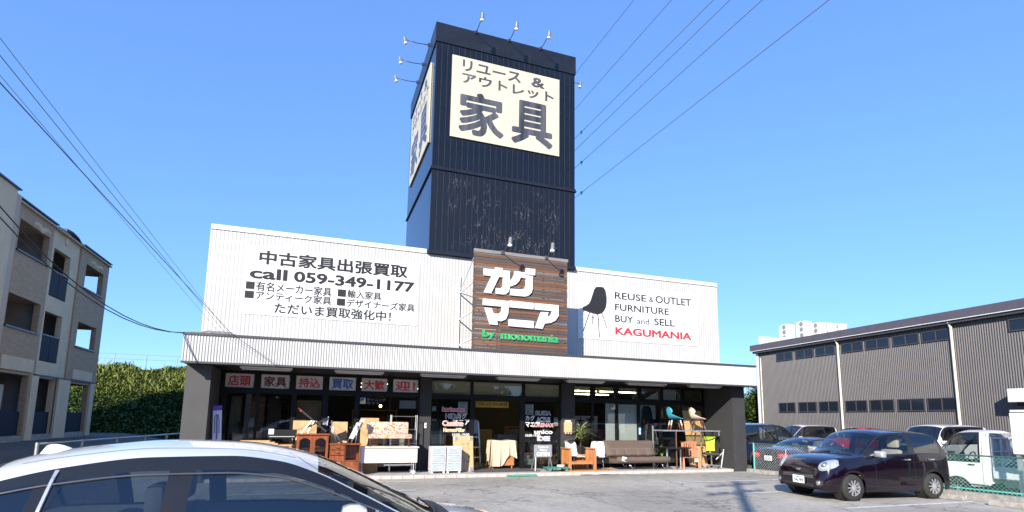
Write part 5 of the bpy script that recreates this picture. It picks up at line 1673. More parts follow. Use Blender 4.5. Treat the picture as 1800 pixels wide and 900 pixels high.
# small white truck: cab, bed with green cover, headboard frame
TK = [(.30, 1.72, 1.68, .62, .95, .70, .71, .50), (.33, 1.76, 1.70, .62, .95, .70, .715, .40), (.55, 1.78, 1.72, .61, .95, .70, .72, .36), (.9, 1.77, 1.70, .605, .95, .70, .72, .34), (1.08, 1.72, 1.62, .60, .95, .70, .72, .34), (1.3, 1.50, 1.38, .62, .94, .70, .72, .34),
      (1.55, 1.20, 1.09, .65, .92, .70, .72, .34), (1.68, 1.05, .98, .66, .88, .69, .715, .33), (1.78, .88, .84, .6, .75, .66, .69, .33), (1.84, .68, .65, .5, .56, .58, .62, .35)]
def kei_truck(label, loc, rz, cover):
    c = make_car('small_truck', label, TK, loc, rz, M_VANW, (-1.05, 1.05), .27, (1.1, 1.62, None, -1), [(.52, 1.45)], sglass=[glass('clear_side_glass', (.72, .76, .76), ior=1.5)] * 2, track=.62, dx=.04, cat='truck', rim_spokes=8, tw=.15)
    t = c['obj']
    L(MB().box(.30, .34, -.66, .66, .45, 1.70), 'cab_rear_wall', M_VANW, t)
    L(MB().bbox(.5, .95, -.6, .6, .62, .76, .04).bbox(.42, .52, -.6, .6, .7, 1.3, .04), 'bench_seat', M_DSEAT, t)
    L(MB().bbox(1.25, 1.5, -.6, .6, .75, .98, .04), 'dashboard', M_MATB, t)
    pts = [Vector((1.12 - .05 * sin(2 * pi * k / 16), -.3 + .18 * cos(2 * pi * k / 16), 1.02 + .16 * sin(2 * pi * k / 16))) for k in range(17)]
    L(MB().tube(pts, .014, 6), 'steering_wheel', M_DARKM, t)
    bd = L(MB().box(-1.62, .25, -.70, .70, .58, .64).box(-1.55, .2, -.3, .3, .36, .58), 'bed_floor', M_STEEL, t)
    for sy in (1, -1):
        L(MB().box(-1.62, .25, sy * .70 - .015, sy * .70 + .015, .60, .88), 'bed_side', mat('pale_blue_grey_bed', (.42, .46, .50), .5), t)
        L(MB().bbox(1.0, 1.16, sy * .78 - .03, sy * .78 + .03, 1.02, 1.22, .02).bar((1.2, sy * .69, .98), (1.1, sy * .78, 1.05), .02, .02), 'door_mirror', M_MATB, t)
        L(MB().bbox(.62, .76, sy * .725 - .012, sy * .725 + .012, .88, .915, .008), 'door_handle', M_MATB, t)
        L(patch(c, oval(sy * .5, .78, .11, .08), '+x', .006, .02), 'headlight', M_HEADL, t, smooth=True)
        L(seam(c, [(.46, 1.6), (.46, .4)], '-y' if sy < 0 else '+y', .01), 'door_gap', M_MATB, t)
        L(seam(c, [(.46, .4), (.95, .4)], '-y' if sy < 0 else '+y', .01), 'door_gap', M_MATB, t)
    L(MB().box(-1.64, -1.60, -.70, .70, .60, .88), 'tailgate', M_VANW, t)
    gd = MB()
    for y in (-.66, -.22, .22, .66):
        gd.bar((.24, y, .64), (.24, y, 1.60), .035, .035)
    for z in (1.25, 1.58):
        gd.bar((.24, -.68, z), (.24, .68, z), .035, .035)
    L(gd, 'guard_frame', M_VANW, t)
    if cover:
        L(MB().grid(lambda u, v: (-1.5 + 1.65 * u, -.62 + 1.24 * v, .72 + .36 * sin(pi * v) ** .5 * sin(pi * (.05 + .9 * u)) ** .35 + .03 * sin(11 * u + 5 * v) + .02 * sin(23 * v)), 26, 18), 'load_cover', mat('dark_green_tarp', (.012, .075, .07), .55, var=.2, vscale=3), t, smooth=True)
    return c
kei_truck('small white truck with a green covered load behind the mint green fence', (16.72, 8.92, YZ + .05), radians(97), True)
kei_truck('second small white truck standing behind the truck with the green load', (21.0, 9.9, YZ), radians(95), False)
bx_ = thing('white_freight_box', 'tall plain white freight box at the right picture edge', 'box', (15.65, 7.1, YZ))
MB().bbox(15.35, 15.95, 6.5, 8.28, 1.02, 1.97, .015).build('casing', M_PLW, bx_)
MB().box(15.36, 15.94, 6.48, 8.26, 1.99, 2.04).build('lid', M_PLW, bx_)
for x in (15.43, 15.87):
    for y_ in (6.58, 8.2):
        MB().box(x - .04, x + .04, y_ - .04, y_ + .04, YZ, 1.02).build('leg', M_STEEL, bx_)
# ------------------------------------------------------------------ papers and words on the shop front
PW = (('店頭', M_REDP), ('家具', M_BROWNP), ('持込', M_REDP), ('買取', M_BLUEP), ('大歓', M_REDP), ('迎！', M_REDP))
for k, (a, b) in enumerate(TRL):
    t = thing('transom_poster', '%s of the white paper posters in the left transom windows, reading %s' % (('leftmost', 'second', 'third', 'fourth', 'fifth', 'rightmost')[k], PW[k][0]), 'poster', ((a + b) / 2, YS - .02, ZB), group='posters in the transom windows')
    MB().grid(lambda u, v: (a + .02 + (b - a - .04) * u, YS - .012 + .004 * sin(9 * u + 4 * v), ZB + .015 + (ZT - ZB - .03) * v), 10, 4).build('sheet', M_PAPER, t, smooth=True)
    lettering(PW[k][0], a + .09, b - .09, ZB + .06, ZT - .06, YS - .02, PW[k][1], t, .03, th=.003)
t = thing('pillar_switch', 'small white switch box on the left shop pillar', 'switch box', (3.17, 16.6, 1.4))
MB().bbox(3.135, 3.205, 16.585, 16.619, 1.34, 1.50, .01).build('cover', M_PLW, t)
MB().box(3.155, 3.185, 16.578, 16.586, 1.40, 1.45).build('rocker', M_GREYM, t)

def sticker(label, x, z):
    t = thing('security_sticker', label, 'sticker', (x, YS - .01, z), group='security stickers')
    MB().box(x, x + .16, YS - .010, YS - .006, z, z + .18).build('backing', M_PLW, t)
    MB().prism([(x + .01, z + .05), (x + .15, z + .17), (x + .01, z + .17)], lambda a, b, d: (a, YS - .0105 - d, b), 0, .002).build('blue_half', mat('sticker_blue', (.03, .08, .4), .5), t)
    MB().prism([(x + .01, z + .05), (x + .15, z + .05), (x + .15, z + .17)], lambda a, b, d: (a, YS - .0105 - d, b), 0, .002).build('yellow_half', mat('sticker_yellow', (.75, .62, .05), .5), t)
sticker('yellow and blue security sticker above the orange flowered bench', 1.24, 2.03)
sticker('yellow and blue security sticker beside the roller blind', 9.64, 2.03)

def words(label, items, x, z):
    t = thing('window_lettering', label, 'lettering', (x, YS - .01, z))
    for body, x0, x1, z0, z1, m, bold, bg in items:
        if bg:
            lettering(body, x0 - .015, x1 + .015, z0 - .015, z1 + .015, YS - .006, M_PLW, t, bold + .05, th=.002)
        lettering(body, x0, x1, z0, z1, YS - .009, m, t, bold, th=.002)
M_KRED = mat('crimson_vinyl', (.52, .03, .08), .4)
M_CRED = mat('salmon_vinyl', (.80, .22, .18), .4)
M_ORG = mat('orange_vinyl', (.85, .38, .08), .4)
M_NAVV = mat('navy_vinyl', (.05, .06, .12), .4)
M_PURV = mat('lilac_vinyl', (.42, .40, .62), .4)
words('brand words in red and black vinyl on the pane left of the entrance',
      [('karimoku', 3.72, 4.42, 1.86, 1.99, M_KRED, .04, 1), ('HIDA', 3.83, 4.28, 1.65, 1.78, M_NAVV, .02, 1), ('Cassina', 3.74, 4.38, 1.42, 1.57, M_CRED, .02, 1), ('HermanMiller', 3.78, 4.44, 1.24, 1.34, M_ORG, .02, 1),
       ('カグ', 4.18, 4.50, 1.63, 1.81, M_PLW, .04, 0), ('マニア', 4.05, 4.60, 1.45, 1.62, M_PLW, .04, 0), ('10:00-19:00', 4.05, 4.60, 1.10, 1.19, M_PLW, .03, 0)], 4.0, 1.1)
words('brand words in white and grey vinyl on the pane right of the entrance',
      [('RUKIA', 6.84, 7.36, 1.80, 1.92, M_NAVV, .02, 1), ('ACTUS', 6.88, 7.34, 1.58, 1.72, M_PURV, .02, 1), ('LORENAX', 6.72, 7.46, 1.42, 1.52, M_KRED, .0, 1), ('unico', 6.78, 7.44, 1.18, 1.32, M_PLW, .04, 0), ('IDEE', 6.9, 7.34, .97, 1.10, M_PURV, .03, 1),
       ('カグ', 6.47, 6.80, 1.60, 1.78, M_PLW, .04, 0), ('マニア', 6.47, 6.98, 1.40, 1.57, M_PLW, .04, 0), ('10:00-19:00', 6.47, 7.0, 1.09, 1.18, M_PLW, .03, 0)], 7.0, 1.0)

def flyer(label, x0, x1, z0, z1, y, m, lines, group=None):
    t = thing('flyer', label, 'poster', ((x0 + x1) / 2, y, z0), group=group)
    MB().box(x0, x1, y - .003, y + .001, z0, z1).build('sheet', m, t)
    n = len(lines)
    for k, (w0, w1, lm) in enumerate(lines):
        zz = z1 - (z1 - z0) * (k + .25) / n
        MB().box(x0 + (x1 - x0) * w0, x0 + (x1 - x0) * w1, y - .005, y - .003, zz - (z1 - z0) * .5 / n, zz).build('print_block', lm, t)
M_GP = mat('grey_print', (.35, .36, .40), .7)
M_BP = mat('sky_blue_print', (.25, .38, .55), .7)
M_RP = mat('rose_print', (.6, .32, .35), .7)
flyer('printed flyer behind the top words on the pane left of the entrance', 4.22, 4.52, 1.78, 2.16, YS + .02, M_PAPER, [(.1, .9, M_GP), (.1, .6, M_BP), (.3, .9, M_GP), (.1, .8, M_RP)])
flyer('printed flyer in the upper left corner of the pane right of the entrance', 6.47, 6.76, 1.80, 2.14, YS + .02, M_PAPER, [(.1, .9, M_RP), (.1, .9, M_BP), (.1, .6, M_GP), (.2, .8, M_BP)])
flyer('grey notice hung high inside the left bay near the pillar', 2.40, 2.90, 1.92, 2.16, YS + .02, mat('grey_paper', (.38, .37, .37), .8), [(.1, .9, M_GP), (.1, .5, M_GP), (.2, .8, M_GP)])
flyer('blue double notice on the mullion beside the roller blind', 10.70, 10.785, 1.18, 1.42, YS - .055, mat('sky_blue_notice', (.20, .45, .75), .6), [(.2, .8, M_PLW), (.2, .8, M_PLW)])
t = thing('hanging_banner', 'dim yellow banner hanging at the top of the dark doorway', 'banner', (5.5, 17.4, 2.0))
MB().grid(lambda u, v: (4.95 + 1.15 * u, 17.4 + .02 * sin(6 * u), 2.02 + .2 * v), 12, 2).build('cloth', mat('yellow_banner', (.42, .30, .05), .8, var=.1, vscale=9), t, smooth=True)
lettering('いらっしゃいませ', 5.02, 6.03, 2.06, 2.18, 17.37, mat('maroon_print', (.2, .04, .05), .7), t, .02, th=.003)

# ------------------------------------------------------------------ goods on the pavement
ZP = .083
def leg_box(t, pts, w, z0, z1, m, name='leg'):
    for x, y_ in pts:
        MB().box(x - w / 2, x + w / 2, y_ - w / 2, y_ + w / 2, z0, z1).build(name, m, t)

# tall purple packet
t = thing('curtain_pole_box', 'tall white and purple boxed poles leaning at the left end wall', 'box', (-2.25, 15.85, ZP))
b = MB().bbox(-.10, .10, -.04, .04, 0, 1.80, .008)
L(b, 'carton', mat('lavender_white_carton', (.62, .62, .72), .6, var=.05), t)
L(MB().box(-.102, .102, -.043, .043, 1.68, 1.803), 'purple_cap', mat('purple_print', (.13, .06, .34), .6), t)
L(MB().box(-.02, .02, -.0445, -.0405, .95, 1.58).tube([(-.05, -.043, 1.1), (-.05, -.043, 1.5), (-.02, -.043, 1.58), (.03, -.043, 1.56), (.05, -.043, 1.45), (.05, -.043, 1.1)], .012, 6), 'printed_motif', mat('slate_print', (.15, .17, .30), .6), t)
t.rotation_euler = (.06, -.05, 0)
# potted plant inside the left window
def potted(label, x, y_, z, pr, ph, h_, n, seed, pm, lm, long=True):
    t = thing('potted_plant', label, 'plant', (x, y_, z))
    L(MB().lathe([(0, 0), (pr * .8, 0), (pr, ph), (pr * .92, ph), (pr * .88, ph - .03), (0, ph - .03)], n=20), 'pot', pm, t, smooth=True, angle=40)
    r = random.Random(seed)
    L(MB().tube([(0, 0, ph - .05), (.01, .01, ph + h_ * .45)], .02, 6, .012), 'stem', mat('bark', (0.10, 0.075, 0.05), .9, var=.2), t)
    for k in range(n):
        a = 2.4 * k + r.uniform(-.3, .3)
        z0 = ph + h_ * (.15 + .4 * k / n)
        lenf = h_ * r.uniform(.45, .75)
        up = r.uniform(.25, 1.2)
        pts = []
        for q in range(6):
            s_ = q / 5
            pts.append(Vector((cos(a) * lenf * s_ * cos(up * (1 - s_ * .9)), sin(a) * lenf * s_ * cos(up * (1 - s_ * .9)), z0 + lenf * (s_ * sin(up) * 1.2 - .55 * s_ * s_))))
        b = MB()
        wv = Vector((-sin(a), cos(a), 0))
        for q in range(5):
            w0 = (.022 if long else .05) * sin(pi * (.12 + .86 * q / 5))
            w1 = (.022 if long else .05) * sin(pi * (.12 + .86 * (q + 1) / 5))
            b.poly([pts[q] - wv * w0, pts[q] + wv * w0, pts[q + 1] + wv * w1, pts[q + 1] - wv * w1])
        L(b, 'leaf', lm, t, smooth=True, fix=False)
    return t
M_LEAFD = mat('dark_house_leaf', (.05, .10, .03), .5, var=.3)
M_LEAFY = mat('yucca_leaf', (.20, .27, .06), .45, col2=(.34, .34, .12), vscale=4)
potted('house plant in a dull rose square planter inside the left window', -1.95, 17.15, .68, .24, .45, .55, 14, 4, mat('dull_rose_pot', (.25, .12, .12), .6), M_LEAFD)
t = thing('plant_stand', 'low wooden stand under the rose planter inside the left window', 'stand', (-1.95, 17.15, .084))
MB().bbox(-2.25, -1.65, 16.92, 17.38, .54, .58, .006).build('top', M_WARM, t)
leg_box(t, [(-2.2, 16.97), (-1.7, 16.97), (-2.2, 17.33), (-1.7, 17.33)], .05, .084, .54, M_WARM)

# low table carrying planks and a black console
t = thing('display_table', 'long low table under the stacked planks at the left', 'table', (-1.3, 15.9, ZP))
MB().bbox(-2.1, -.5, 15.6, 16.3, .86, .90, .006).build('table_top', M_OAK, t)
leg_box(t, [(-2.05, 15.65), (-.55, 15.65), (-2.05, 16.25), (-.55, 16.25)], .06, ZP, .86, M_OAK)
for k, (dx_, dz, w, lab) in enumerate(((0, 0, 1.2, 'lowest pale timber plank on the low table at the left'), (.12, .035, 1.0, 'middle pale timber plank on the low table at the left'), (.30, .07, .7, 'short top plank of the pale timber stack at the left'))):
    tag(MB().bbox(-2.05 + dx_, -2.05 + dx_ + w, 15.62 + .03 * k, 15.85 + .03 * k, .902 + dz, .935 + dz, .004).build('timber_plank', M_PLY), lab, 'plank', 'planks on the low table')
t = thing('electric_organ', 'black keyboard console with a white price tag beside the planks', 'keyboard', (-.78, 15.95, .9))
MB().bbox(-1.12, -.42, 15.86, 16.12, 1.08, 1.28, .012).build('console', M_DARKM, t)
MB().box(-1.10, -.44, 15.70, 15.87, 1.06, 1.10).build('keybed', M_DARKM, t)
MB().box(-1.08, -.46, 15.71, 15.84, 1.101, 1.112).build('keys', M_PLW, t)
leg_box(t, [(-1.06, 16.0), (-.48, 16.0)], .06, .901, 1.08, M_DARKM)
MB().box(-1.11, -.98, 15.852, 15.858, 1.16, 1.30).build('price_tag', M_PLW, t)

# panels leaning on the glass
def leaning(label, x0, x1, z1, y0, y1, m, name='leaning_board', cat='board'):
    o = MB().prism([(y0, ZP), (y0 + .02, ZP), (y1 + .02, z1), (y1, z1)], lambda a, b, d: (d, a, b), x0, x1).build(name, m)
    return tag(o, label, cat)
leaning('plywood board leaning on the glass behind the folded exercise bench', -.55, .08, 1.52, 16.45, 16.70, M_PLY)
leaning('narrow plywood board leaning behind the white folding chairs', .47, .92, 1.50, 16.45, 16.70, M_PLY)
leaning('plywood board leaning on the glass behind the flowered bench', 1.28, 1.80, 1.62, 16.45, 16.70, M_PLY)
leaning('tall amber pine panel leaning at the right end of the shop front', 12.5, 13.28, 2.05, 16.35, 16.68, M_OAK)
leaning('wide cardboard coloured panel standing inside the third left window', -.50, .18, 2.1, 16.95, 17.05, mat('brown_panel', (.36, .22, .11), .7, var=.12, vscale=2), 'inside_panel')
for k, (xa, xb, m) in enumerate(((-1.75, -1.38, M_WARM), (-1.30, -.95, mat('dark_brown_panel', (.10, .05, .028), .6)), (-2.30, -2.02, mat('tan_panel', (.42, .33, .22), .7)))):
    leaning('%s timber panel inside the leftmost window' % ('reddish', 'dark brown', 'pale tan')[k], xa, xb, 2.2, 17.3 + .1 * k, 17.6 + .1 * k, m, 'inside_panel')

# folded exercise bench
t = thing('exercise_bench', 'black folded exercise bench with red trim on top of the glass cabinet', 'exercise bench', (-.05, 15.9, 1.19))
MB().bar((-.42, 15.95, 1.86), (.33, 15.95, 1.24), .26, .045, up=(0, 0, 1)).build('back_pad', M_MATB, t)
MB().bar((-.16, 15.9, 1.36), (.36, 15.9, 1.60), .25, .04).build('seat_pad', M_MATB, t)
for y_ in (15.82, 16.02):
    for p0, p1 in (((-.30, y_, 1.20), (-.06, y_, 1.52)), ((.0, y_, 1.52), (-.14, y_, 1.20)), ((.36, y_, 1.64), (.34, y_, 1.40))):
        MB().tube([p0, p1], .014, 8).build('frame_tube', M_ALU, t, smooth=True, angle=40)
MB().bar((-.37, 15.815, 1.80), (-.33, 15.815, 1.77), .03, .03).build('red_clip', M_RED, t)
MB().bbox(.22, .34, 15.84, 15.96, 1.42, 1.54, .02).build('silver_fitting', M_ALU, t)

# cabinet with arched glass doors
t = thing('display_cabinet', 'mahogany cabinet with two arched glass doors behind the white car', 'cabinet', (0.0, 15.75, ZP))
MB().box(-.40, .40, 15.60, 15.64, ZP, ZP + .08).box(-.40, -.37, 15.62, 16.0, ZP, 1.15).box(.37, .40, 15.62, 16.0, ZP, 1.15).box(-.40, .40, 15.97, 16.0, ZP, 1.15).box(-.37, .37, 15.63, 15.98, ZP + .06, ZP + .09).build('carcass', M_MAHOG, t)
MB().bbox(-.43, .43, 15.57, 16.02, 1.15, 1.19, .01).build('top', M_MAHOG, t)
for z in (.5, .8):
    MB().box(-.37, .37, 15.68, 15.97, z, z + .015).build('shelf', M_MAHOG, t)
def arched_door(x0, x1, z0, z1, y_, par):
    b = MB()
    w = .055
    b.box(x0, x0 + w, y_, y_ + .025, z0, z1).box(x1 - w, x1, y_, y_ + .025, z0, z1).box(x0 + w, x1 - w, y_, y_ + .025, z0, z0 + w)
    xm, hw = (x0 + x1) / 2, (x1 - x0) / 2 - w
    N = 10
    for k in range(N):
        a0, a1 = -hw + 2 * hw * k / N, -hw + 2 * hw * (k + 1) / N
        zz = lambda a: z1 - w - .07 * (a / hw) ** 2
        b.prism([(xm + a0, zz(a0)), (xm + a1, zz(a1)), (xm + a1, z1), (xm + a0, z1)], lambda p, q, d: (p, y_ + d, q), 0, .025)
    d = b.build('door', M_MAHOG, par)
    MB().box(x0 + w, x1 - w, y_ + .01, y_ + .014, z0 + w, z1 - w).build('pane', M_PANE, d)
    MB().lathe([(0, -.02), (.012, -.02), (.008, 0)], (x1 - .025 if x0 < xm - .01 and x0 < 0 else x0 + .025, y_, (z0 + z1) / 2), 10, 'y').build('knob', mat('brass', (.55, .40, .12), .3, metal=.9), d)
arched_door(-.385, -.005, .20, 1.13, 15.605, t)
arched_door(.005, .385, .20, 1.13, 15.605, t)

# desk unit with drawers and open shelf
t = thing('telephone_cabinet', 'mahogany cabinet with two drawers and an open shelf in front of the boards', 'cabinet', (.82, 15.72, ZP))
MB().box(.44, .46, 15.55, 15.95, ZP, .90).box(.82, .84, 15.55, 15.95, ZP, .90).box(1.20, 1.22, 15.55, 15.95, ZP, .90).box(.44, 1.22, 15.93, 15.95, ZP, .90).box(.46, 1.20, 15.57, 15.93, ZP + .03, ZP + .06).box(.84, 1.20, 15.57, 15.93, .46, .49).build('carcass', M_MAHOG, t)
MB().bbox(.42, 1.24, 15.52, 15.96, .90, .935, .01).build('top', M_MAHOG, t)
for z0, z1 in ((.77, .885), (.63, .755)):
    d = MB().bbox(.465, .815, 15.535, 15.57, z0, z1, .008).build('drawer', M_MAHOG, t)
    MB().tube([(.59, 15.53, (z0 + z1) / 2 + .01), (.60, 15.51, (z0 + z1) / 2 - .01), (.68, 15.51, (z0 + z1) / 2 - .01), (.69, 15.53, (z0 + z1) / 2 + .01)], .007, 6).build('handle', mat('dark_bronze', (.08, .06, .04), .4, metal=.8), d)
d = MB().bbox(.465, .815, 15.535, 15.565, .14, .615, .008).build('door', M_MAHOG, t)
MB().bbox(.52, .76, 15.525, 15.540, .2, .50, .02).build('raised_panel', M_MAHOG, d)
d = MB().bbox(.845, 1.195, 15.535, 15.565, .14, .455, .008).build('flap_door', M_MAHOG, t)
MB().lathe([(0, -.02), (.012, -.02), (.008, 0)], (1.02, 15.535, .40), 10, 'y').build('knob', M_CHROME, d)

# folded white chairs standing on the mahogany unit
for k, (x, tilt, lab) in enumerate(((.62, .32, 'folded tube frame chair leaning left on the mahogany unit'), (.95, -.42, 'white folded chair with white back leaning right on the mahogany unit'))):
    t = thing('folded_chair', lab, 'chair', (x, 15.8, .936))
    b = MB()
    for y_ in (-.18, .18):
        b.tube([(-.02, y_, .012), (.02, y_, .62)], .011, 8).tube([(.10, y_, .012), (-.06, y_, .5)], .011, 8)
    b.tube([(.02, -.18, .62), (.02, .18, .62)], .011, 8)
    L(b, 'tube_frame', M_ALU, t, smooth=True)
    if k:
        L(MB().bbox(-.03, .0, -.17, .17, .12, .60, .012), 'seat', M_PLW, t)
        L(MB().bbox(.03, .05, -.17, .17, .42, .72, .008), 'backrest', M_PLW, t)
    else:
        L(MB().bbox(-.01, .01, -.16, .16, .35, .58, .008), 'seat', M_GREYM, t)
    t.rotation_euler = (0, -tilt, .25 if k else .0)
    t.location.x += .0

# wheeled white-board cabinet and flowered bench on it
t = thing('wheeled_counter', 'long white panelled counter on castors under the flowered bench', 'counter', (2.0, 15.95, ZP))
MB().box(1.24, 2.80, 15.72, 15.75, .40, .80).box(1.24, 1.27, 15.75, 16.2, .40, .80).box(2.77, 2.80, 15.75, 16.2, .40, .80).build('panel', mat('offwhite_laminate', (.66, .63, .57), .5, var=.03), t)
MB().bbox(1.20, 2.84, 15.68, 16.24, .80, .84, .008).build('top', mat('offwhite_laminate', (.66, .63, .57), .5, var=.03), t)
for y_ in (15.80, 16.16):
    MB().tube([(1.9, y_, .33), (2.74, y_, .33)], .015, 8).build('frame_tube', M_STEEL, t, smooth=True, angle=40)
    for x in (1.30, 2.72):
        MB().tube([(x, y_, .18), (x, y_, .41)], .018, 8).build('leg', M_STEEL, t, smooth=True, angle=40)
for x in (1.30, 2.72):
    for y_ in (15.80, 16.16):
        MB().lathe([(0, -.02), (.05, -.02), (.052, -.01), (.052, .01), (.05, .02), (0, .02)], (x, y_, ZP + .052), 16, 'y').build('castor', M_PLW, t)
def floral():
    m = bpy.data.materials.new('orange_flower_fabric')
    m.use_nodes = True
    n, l = m.node_tree.nodes, m.node_tree.links
    b = n['Principled BSDF']; b.inputs['Roughness'].default_value = .85
    tc = n.new('ShaderNodeTexCoord')
    v = n.new('ShaderNodeTexVoronoi'); v.inputs['Scale'].default_value = 17.0
    l.new(tc.outputs['Object'], v.inputs['Vector'])
    th = n.new('ShaderNodeMath'); th.operation = 'LESS_THAN'; th.inputs[1].default_value = .42
    l.new(v.outputs['Distance'], th.inputs[0])
    sp = n.new('ShaderNodeSeparateColor'); l.new(v.outputs['Color'], sp.inputs[0])
    rp = n.new('ShaderNodeValToRGB'); rp.color_ramp.interpolation = 'CONSTANT'
    e = rp.color_ramp.elements
    e[0].color = (.62, .16, .02, 1); e[1].position = .4; e[1].color = (.60, .10, .18, 1)
    x = e.new(.7); x.color = (.62, .36, .06, 1)
    l.new(sp.outputs[0], rp.inputs['Fac'])
    mx = n.new('ShaderNodeMixRGB'); mx.inputs['Color1'].default_value = (.52, .44, .38, 1)
    l.new(th.outputs[0], mx.inputs['Fac']); l.new(rp.outputs['Color'], mx.inputs['Color2'])
    l.new(mx.outputs['Color'], b.inputs['Base Color'])
    return m
M_FLO = floral()
t = thing('flowered_bench', 'small bench in orange flowered fabric standing on the white counter', 'bench', (2.05, 15.95, .84))
MB().bbox(1.45, 2.58, 16.08, 16.2, 1.12, 1.52, .03).build('backrest', M_FLO, t, smooth=True, angle=40)
MB().bbox(1.44, 2.64, 15.74, 16.10, 1.06, 1.18, .03).build('seat', M_FLO, t, smooth=True, angle=40)
for x in (1.50, 2.56):
    for y_ in (15.79, 16.14):
        MB().tube([(x, y_, .841), (x, y_, 1.07)], .03, 10, .035).build('leg', mat('maroon_leg', (.06, .012, .015), .4), t)
MB().box(1.40, 1.47, 16.06, 16.065, 1.30, 1.48).build('price_tag', M_PLW, t)

# metal shelf behind the bench
t = thing('tube_rack', 'open silver tube rack behind the flowered bench', 'rack', (2.5, 16.4, ZP))
for x in (2.12, 2.86):
    for y_ in (16.30, 16.55):
        MB().tube([(x, y_, ZP), (x, y_, 1.72)], .014, 8).build('post', M_ALU, t, smooth=True, angle=40)
for z in (.9, 1.3, 1.68):
    b = MB()
    for y_ in (16.30, 16.38, 16.47, 16.55):
        b.tube([(2.12, y_, z), (2.86, y_, z)], .008, 6)
    b.build('shelf', M_ALU, t)

# translucent drawer towers
M_CLEAR = mat('milky_clear_plastic', (.62, .62, .62), .3, var=.04, vscale=5)
M_CLEARB = mat('milky_drawer_front', (.36, .42, .53), .25, var=.12, vscale=4)
for k, x0 in enumerate((3.20, 3.66)):
    t = thing('plastic_drawer_unit', '%s of two white three drawer plastic units by the pillar' % ('left', 'right')[k], 'drawers', (x0 + .21, 15.9, ZP), group='plastic drawer units')
    b = MB()
    b.box(x0, x0 + .025, 15.72, 16.12, .15, .84).box(x0 + .395, x0 + .42, 15.72, 16.12, .15, .84).box(x0 + .025, x0 + .395, 16.10, 16.12, .15, .84)
    for z in (.15, .375, .60, .815):
        b.box(x0 + .025, x0 + .395, 15.72, 16.10, z, z + .025)
    b.build('frame', M_CLEAR, t)
    for z in (.18, .405, .63):
        d = MB().bbox(x0 + .03, x0 + .39, 15.705, 16.0, z, z + .185, .01).build('drawer', M_CLEARB, t)
        MB().bbox(x0 + .15, x0 + .27, 15.69, 15.71, z + .14, z + .17, .006).build('grip', M_CLEAR, d)
    for x in (x0 + .04, x0 + .38):
        for y_ in (15.76, 16.08):
            MB().lathe([(0, -.015), (.033, -.015), (.033, .015), (0, .015)], (x, y_, ZP + .034), 12, 'y').build('castor', M_PLW, t)

# cardboard board with marker writing
t = thing('cardboard_panel', 'tall light wood table top with black handwriting leaning by the entrance', 'board', (4.30, 16.2, ZP), 0)
L(MB().bbox(-.32, .30, -.02, .02, 0, 1.05, .012), 'board', mat('honey_board', (.52, .34, .17), .55, var=.05), t)
for x, z in ((-.24, .97), (.22, .97), (.22, .07), (-.24, .07)):
    L(MB().bbox(x - .05, x + .05, -.035, -.019, z - .05, z + .05, .01), 'corner_fitting', M_ALU, t)
mk = mat('marker_ink', (.03, .03, .03), .6)
b = MB()
rw = random.Random(3)
for col in (-.02, .14):
    for k in range(5):
        z = .82 - .13 * k
        for q in range(3):
            p0 = (col + rw.uniform(-.05, .05), -.0215, z + rw.uniform(-.05, .05))
            p1 = (col + rw.uniform(-.05, .05), -.0215, z + rw.uniform(-.05, .05))
            b.bar(p0, p1, .010, .002, up=(0, 1, 0))
L(b, 'handwriting', mk, t)
t.rotation_euler = (-.16, 0, 0)
t.location = (4.28, 16.15, ZP)

# stepladder inside the doorway, covered cabinet, chairs in the gloom
t = thing('stepladder', 'aluminium stepladder standing open in the dark doorway', 'ladder', (5.0, 18.0, .084))
for x in (4.80, 5.24):
    MB().bar((x - .04 if x < 5 else x + .04, 17.8, .084), (x, 18.05, 1.55), .03, .05).build('front_rail', M_ALU, t)
    MB().bar((x, 18.45, .084), (x, 18.07, 1.55), .025, .04).build('rear_rail', M_ALU, t)
for k in range(4):
    z = .36 + .33 * k
    MB().box(4.80, 5.26, 17.82 + .055 * k, 17.92 + .055 * k, z, z + .03).build('step', M_ALU, t)
MB().box(4.84, 5.18, 17.86, 17.87, 1.15, 1.6).build('hung_paper', M_GP, t)

t = thing('covered_cabinet', 'small wooden cabinet half covered by a beige cloth in the doorway', 'cabinet', (5.72, 17.0, .084))
MB().bbox(5.36, 6.12, 16.85, 17.30, .18, .95, .01).build('carcass', M_ORANGEW, t)
for x in (5.42, 6.06):
    for y_ in (16.9, 17.25):
        MB().tube([(x, y_, .086), (x, y_, .19)], .02, 8, .028).build('foot', M_ORANGEW, t)
def drape(u, v):
    # cloth over the top falling in folds over front, left and right
    s_ = u * 2 - 1
    x = 5.74 + .40 * s_
    fall = v
    if fall < .35:
        return (x * 1.0, 17.30 - .47 * (fall / .35), .965 + .012 * sin(9 * u))
    q = (fall - .35) / .65
    k_ = max(0.0, min(1.0, (u - .42) / .3))
    drop = .80 * q * (1.0 - .42 * k_ * k_ * (3 - 2 * k_) + .12 * max(0.0, (u - .8) / .2))
    return (5.74 + (.40 + .05 * q) * s_, 16.83 - .022 * q * (1.6 + sin(19 * u + 2 * q) + .6 * sin(37 * u + 1.3)) - .01, .962 - drop)
MB().grid(drape, 46, 26).build('cloth', mat('beige_throw', (.60, .45, .33), .9, var=.06, vscale=5, bump=.1, bscale=180), t, smooth=True)
for s_ in (-1, 1):
    MB().grid(lambda u, v: (5.74 + s_ * (.41 + .05 * v + .012 * sin(17 * u + 1)), 16.84 + .46 * u, .962 - (.74 if s_ < 0 else .45) * v * (1 - .15 * sin(6 * u))), 16, 10).build('cloth', mat('beige_throw', (.60, .45, .33), .9), t, smooth=True)

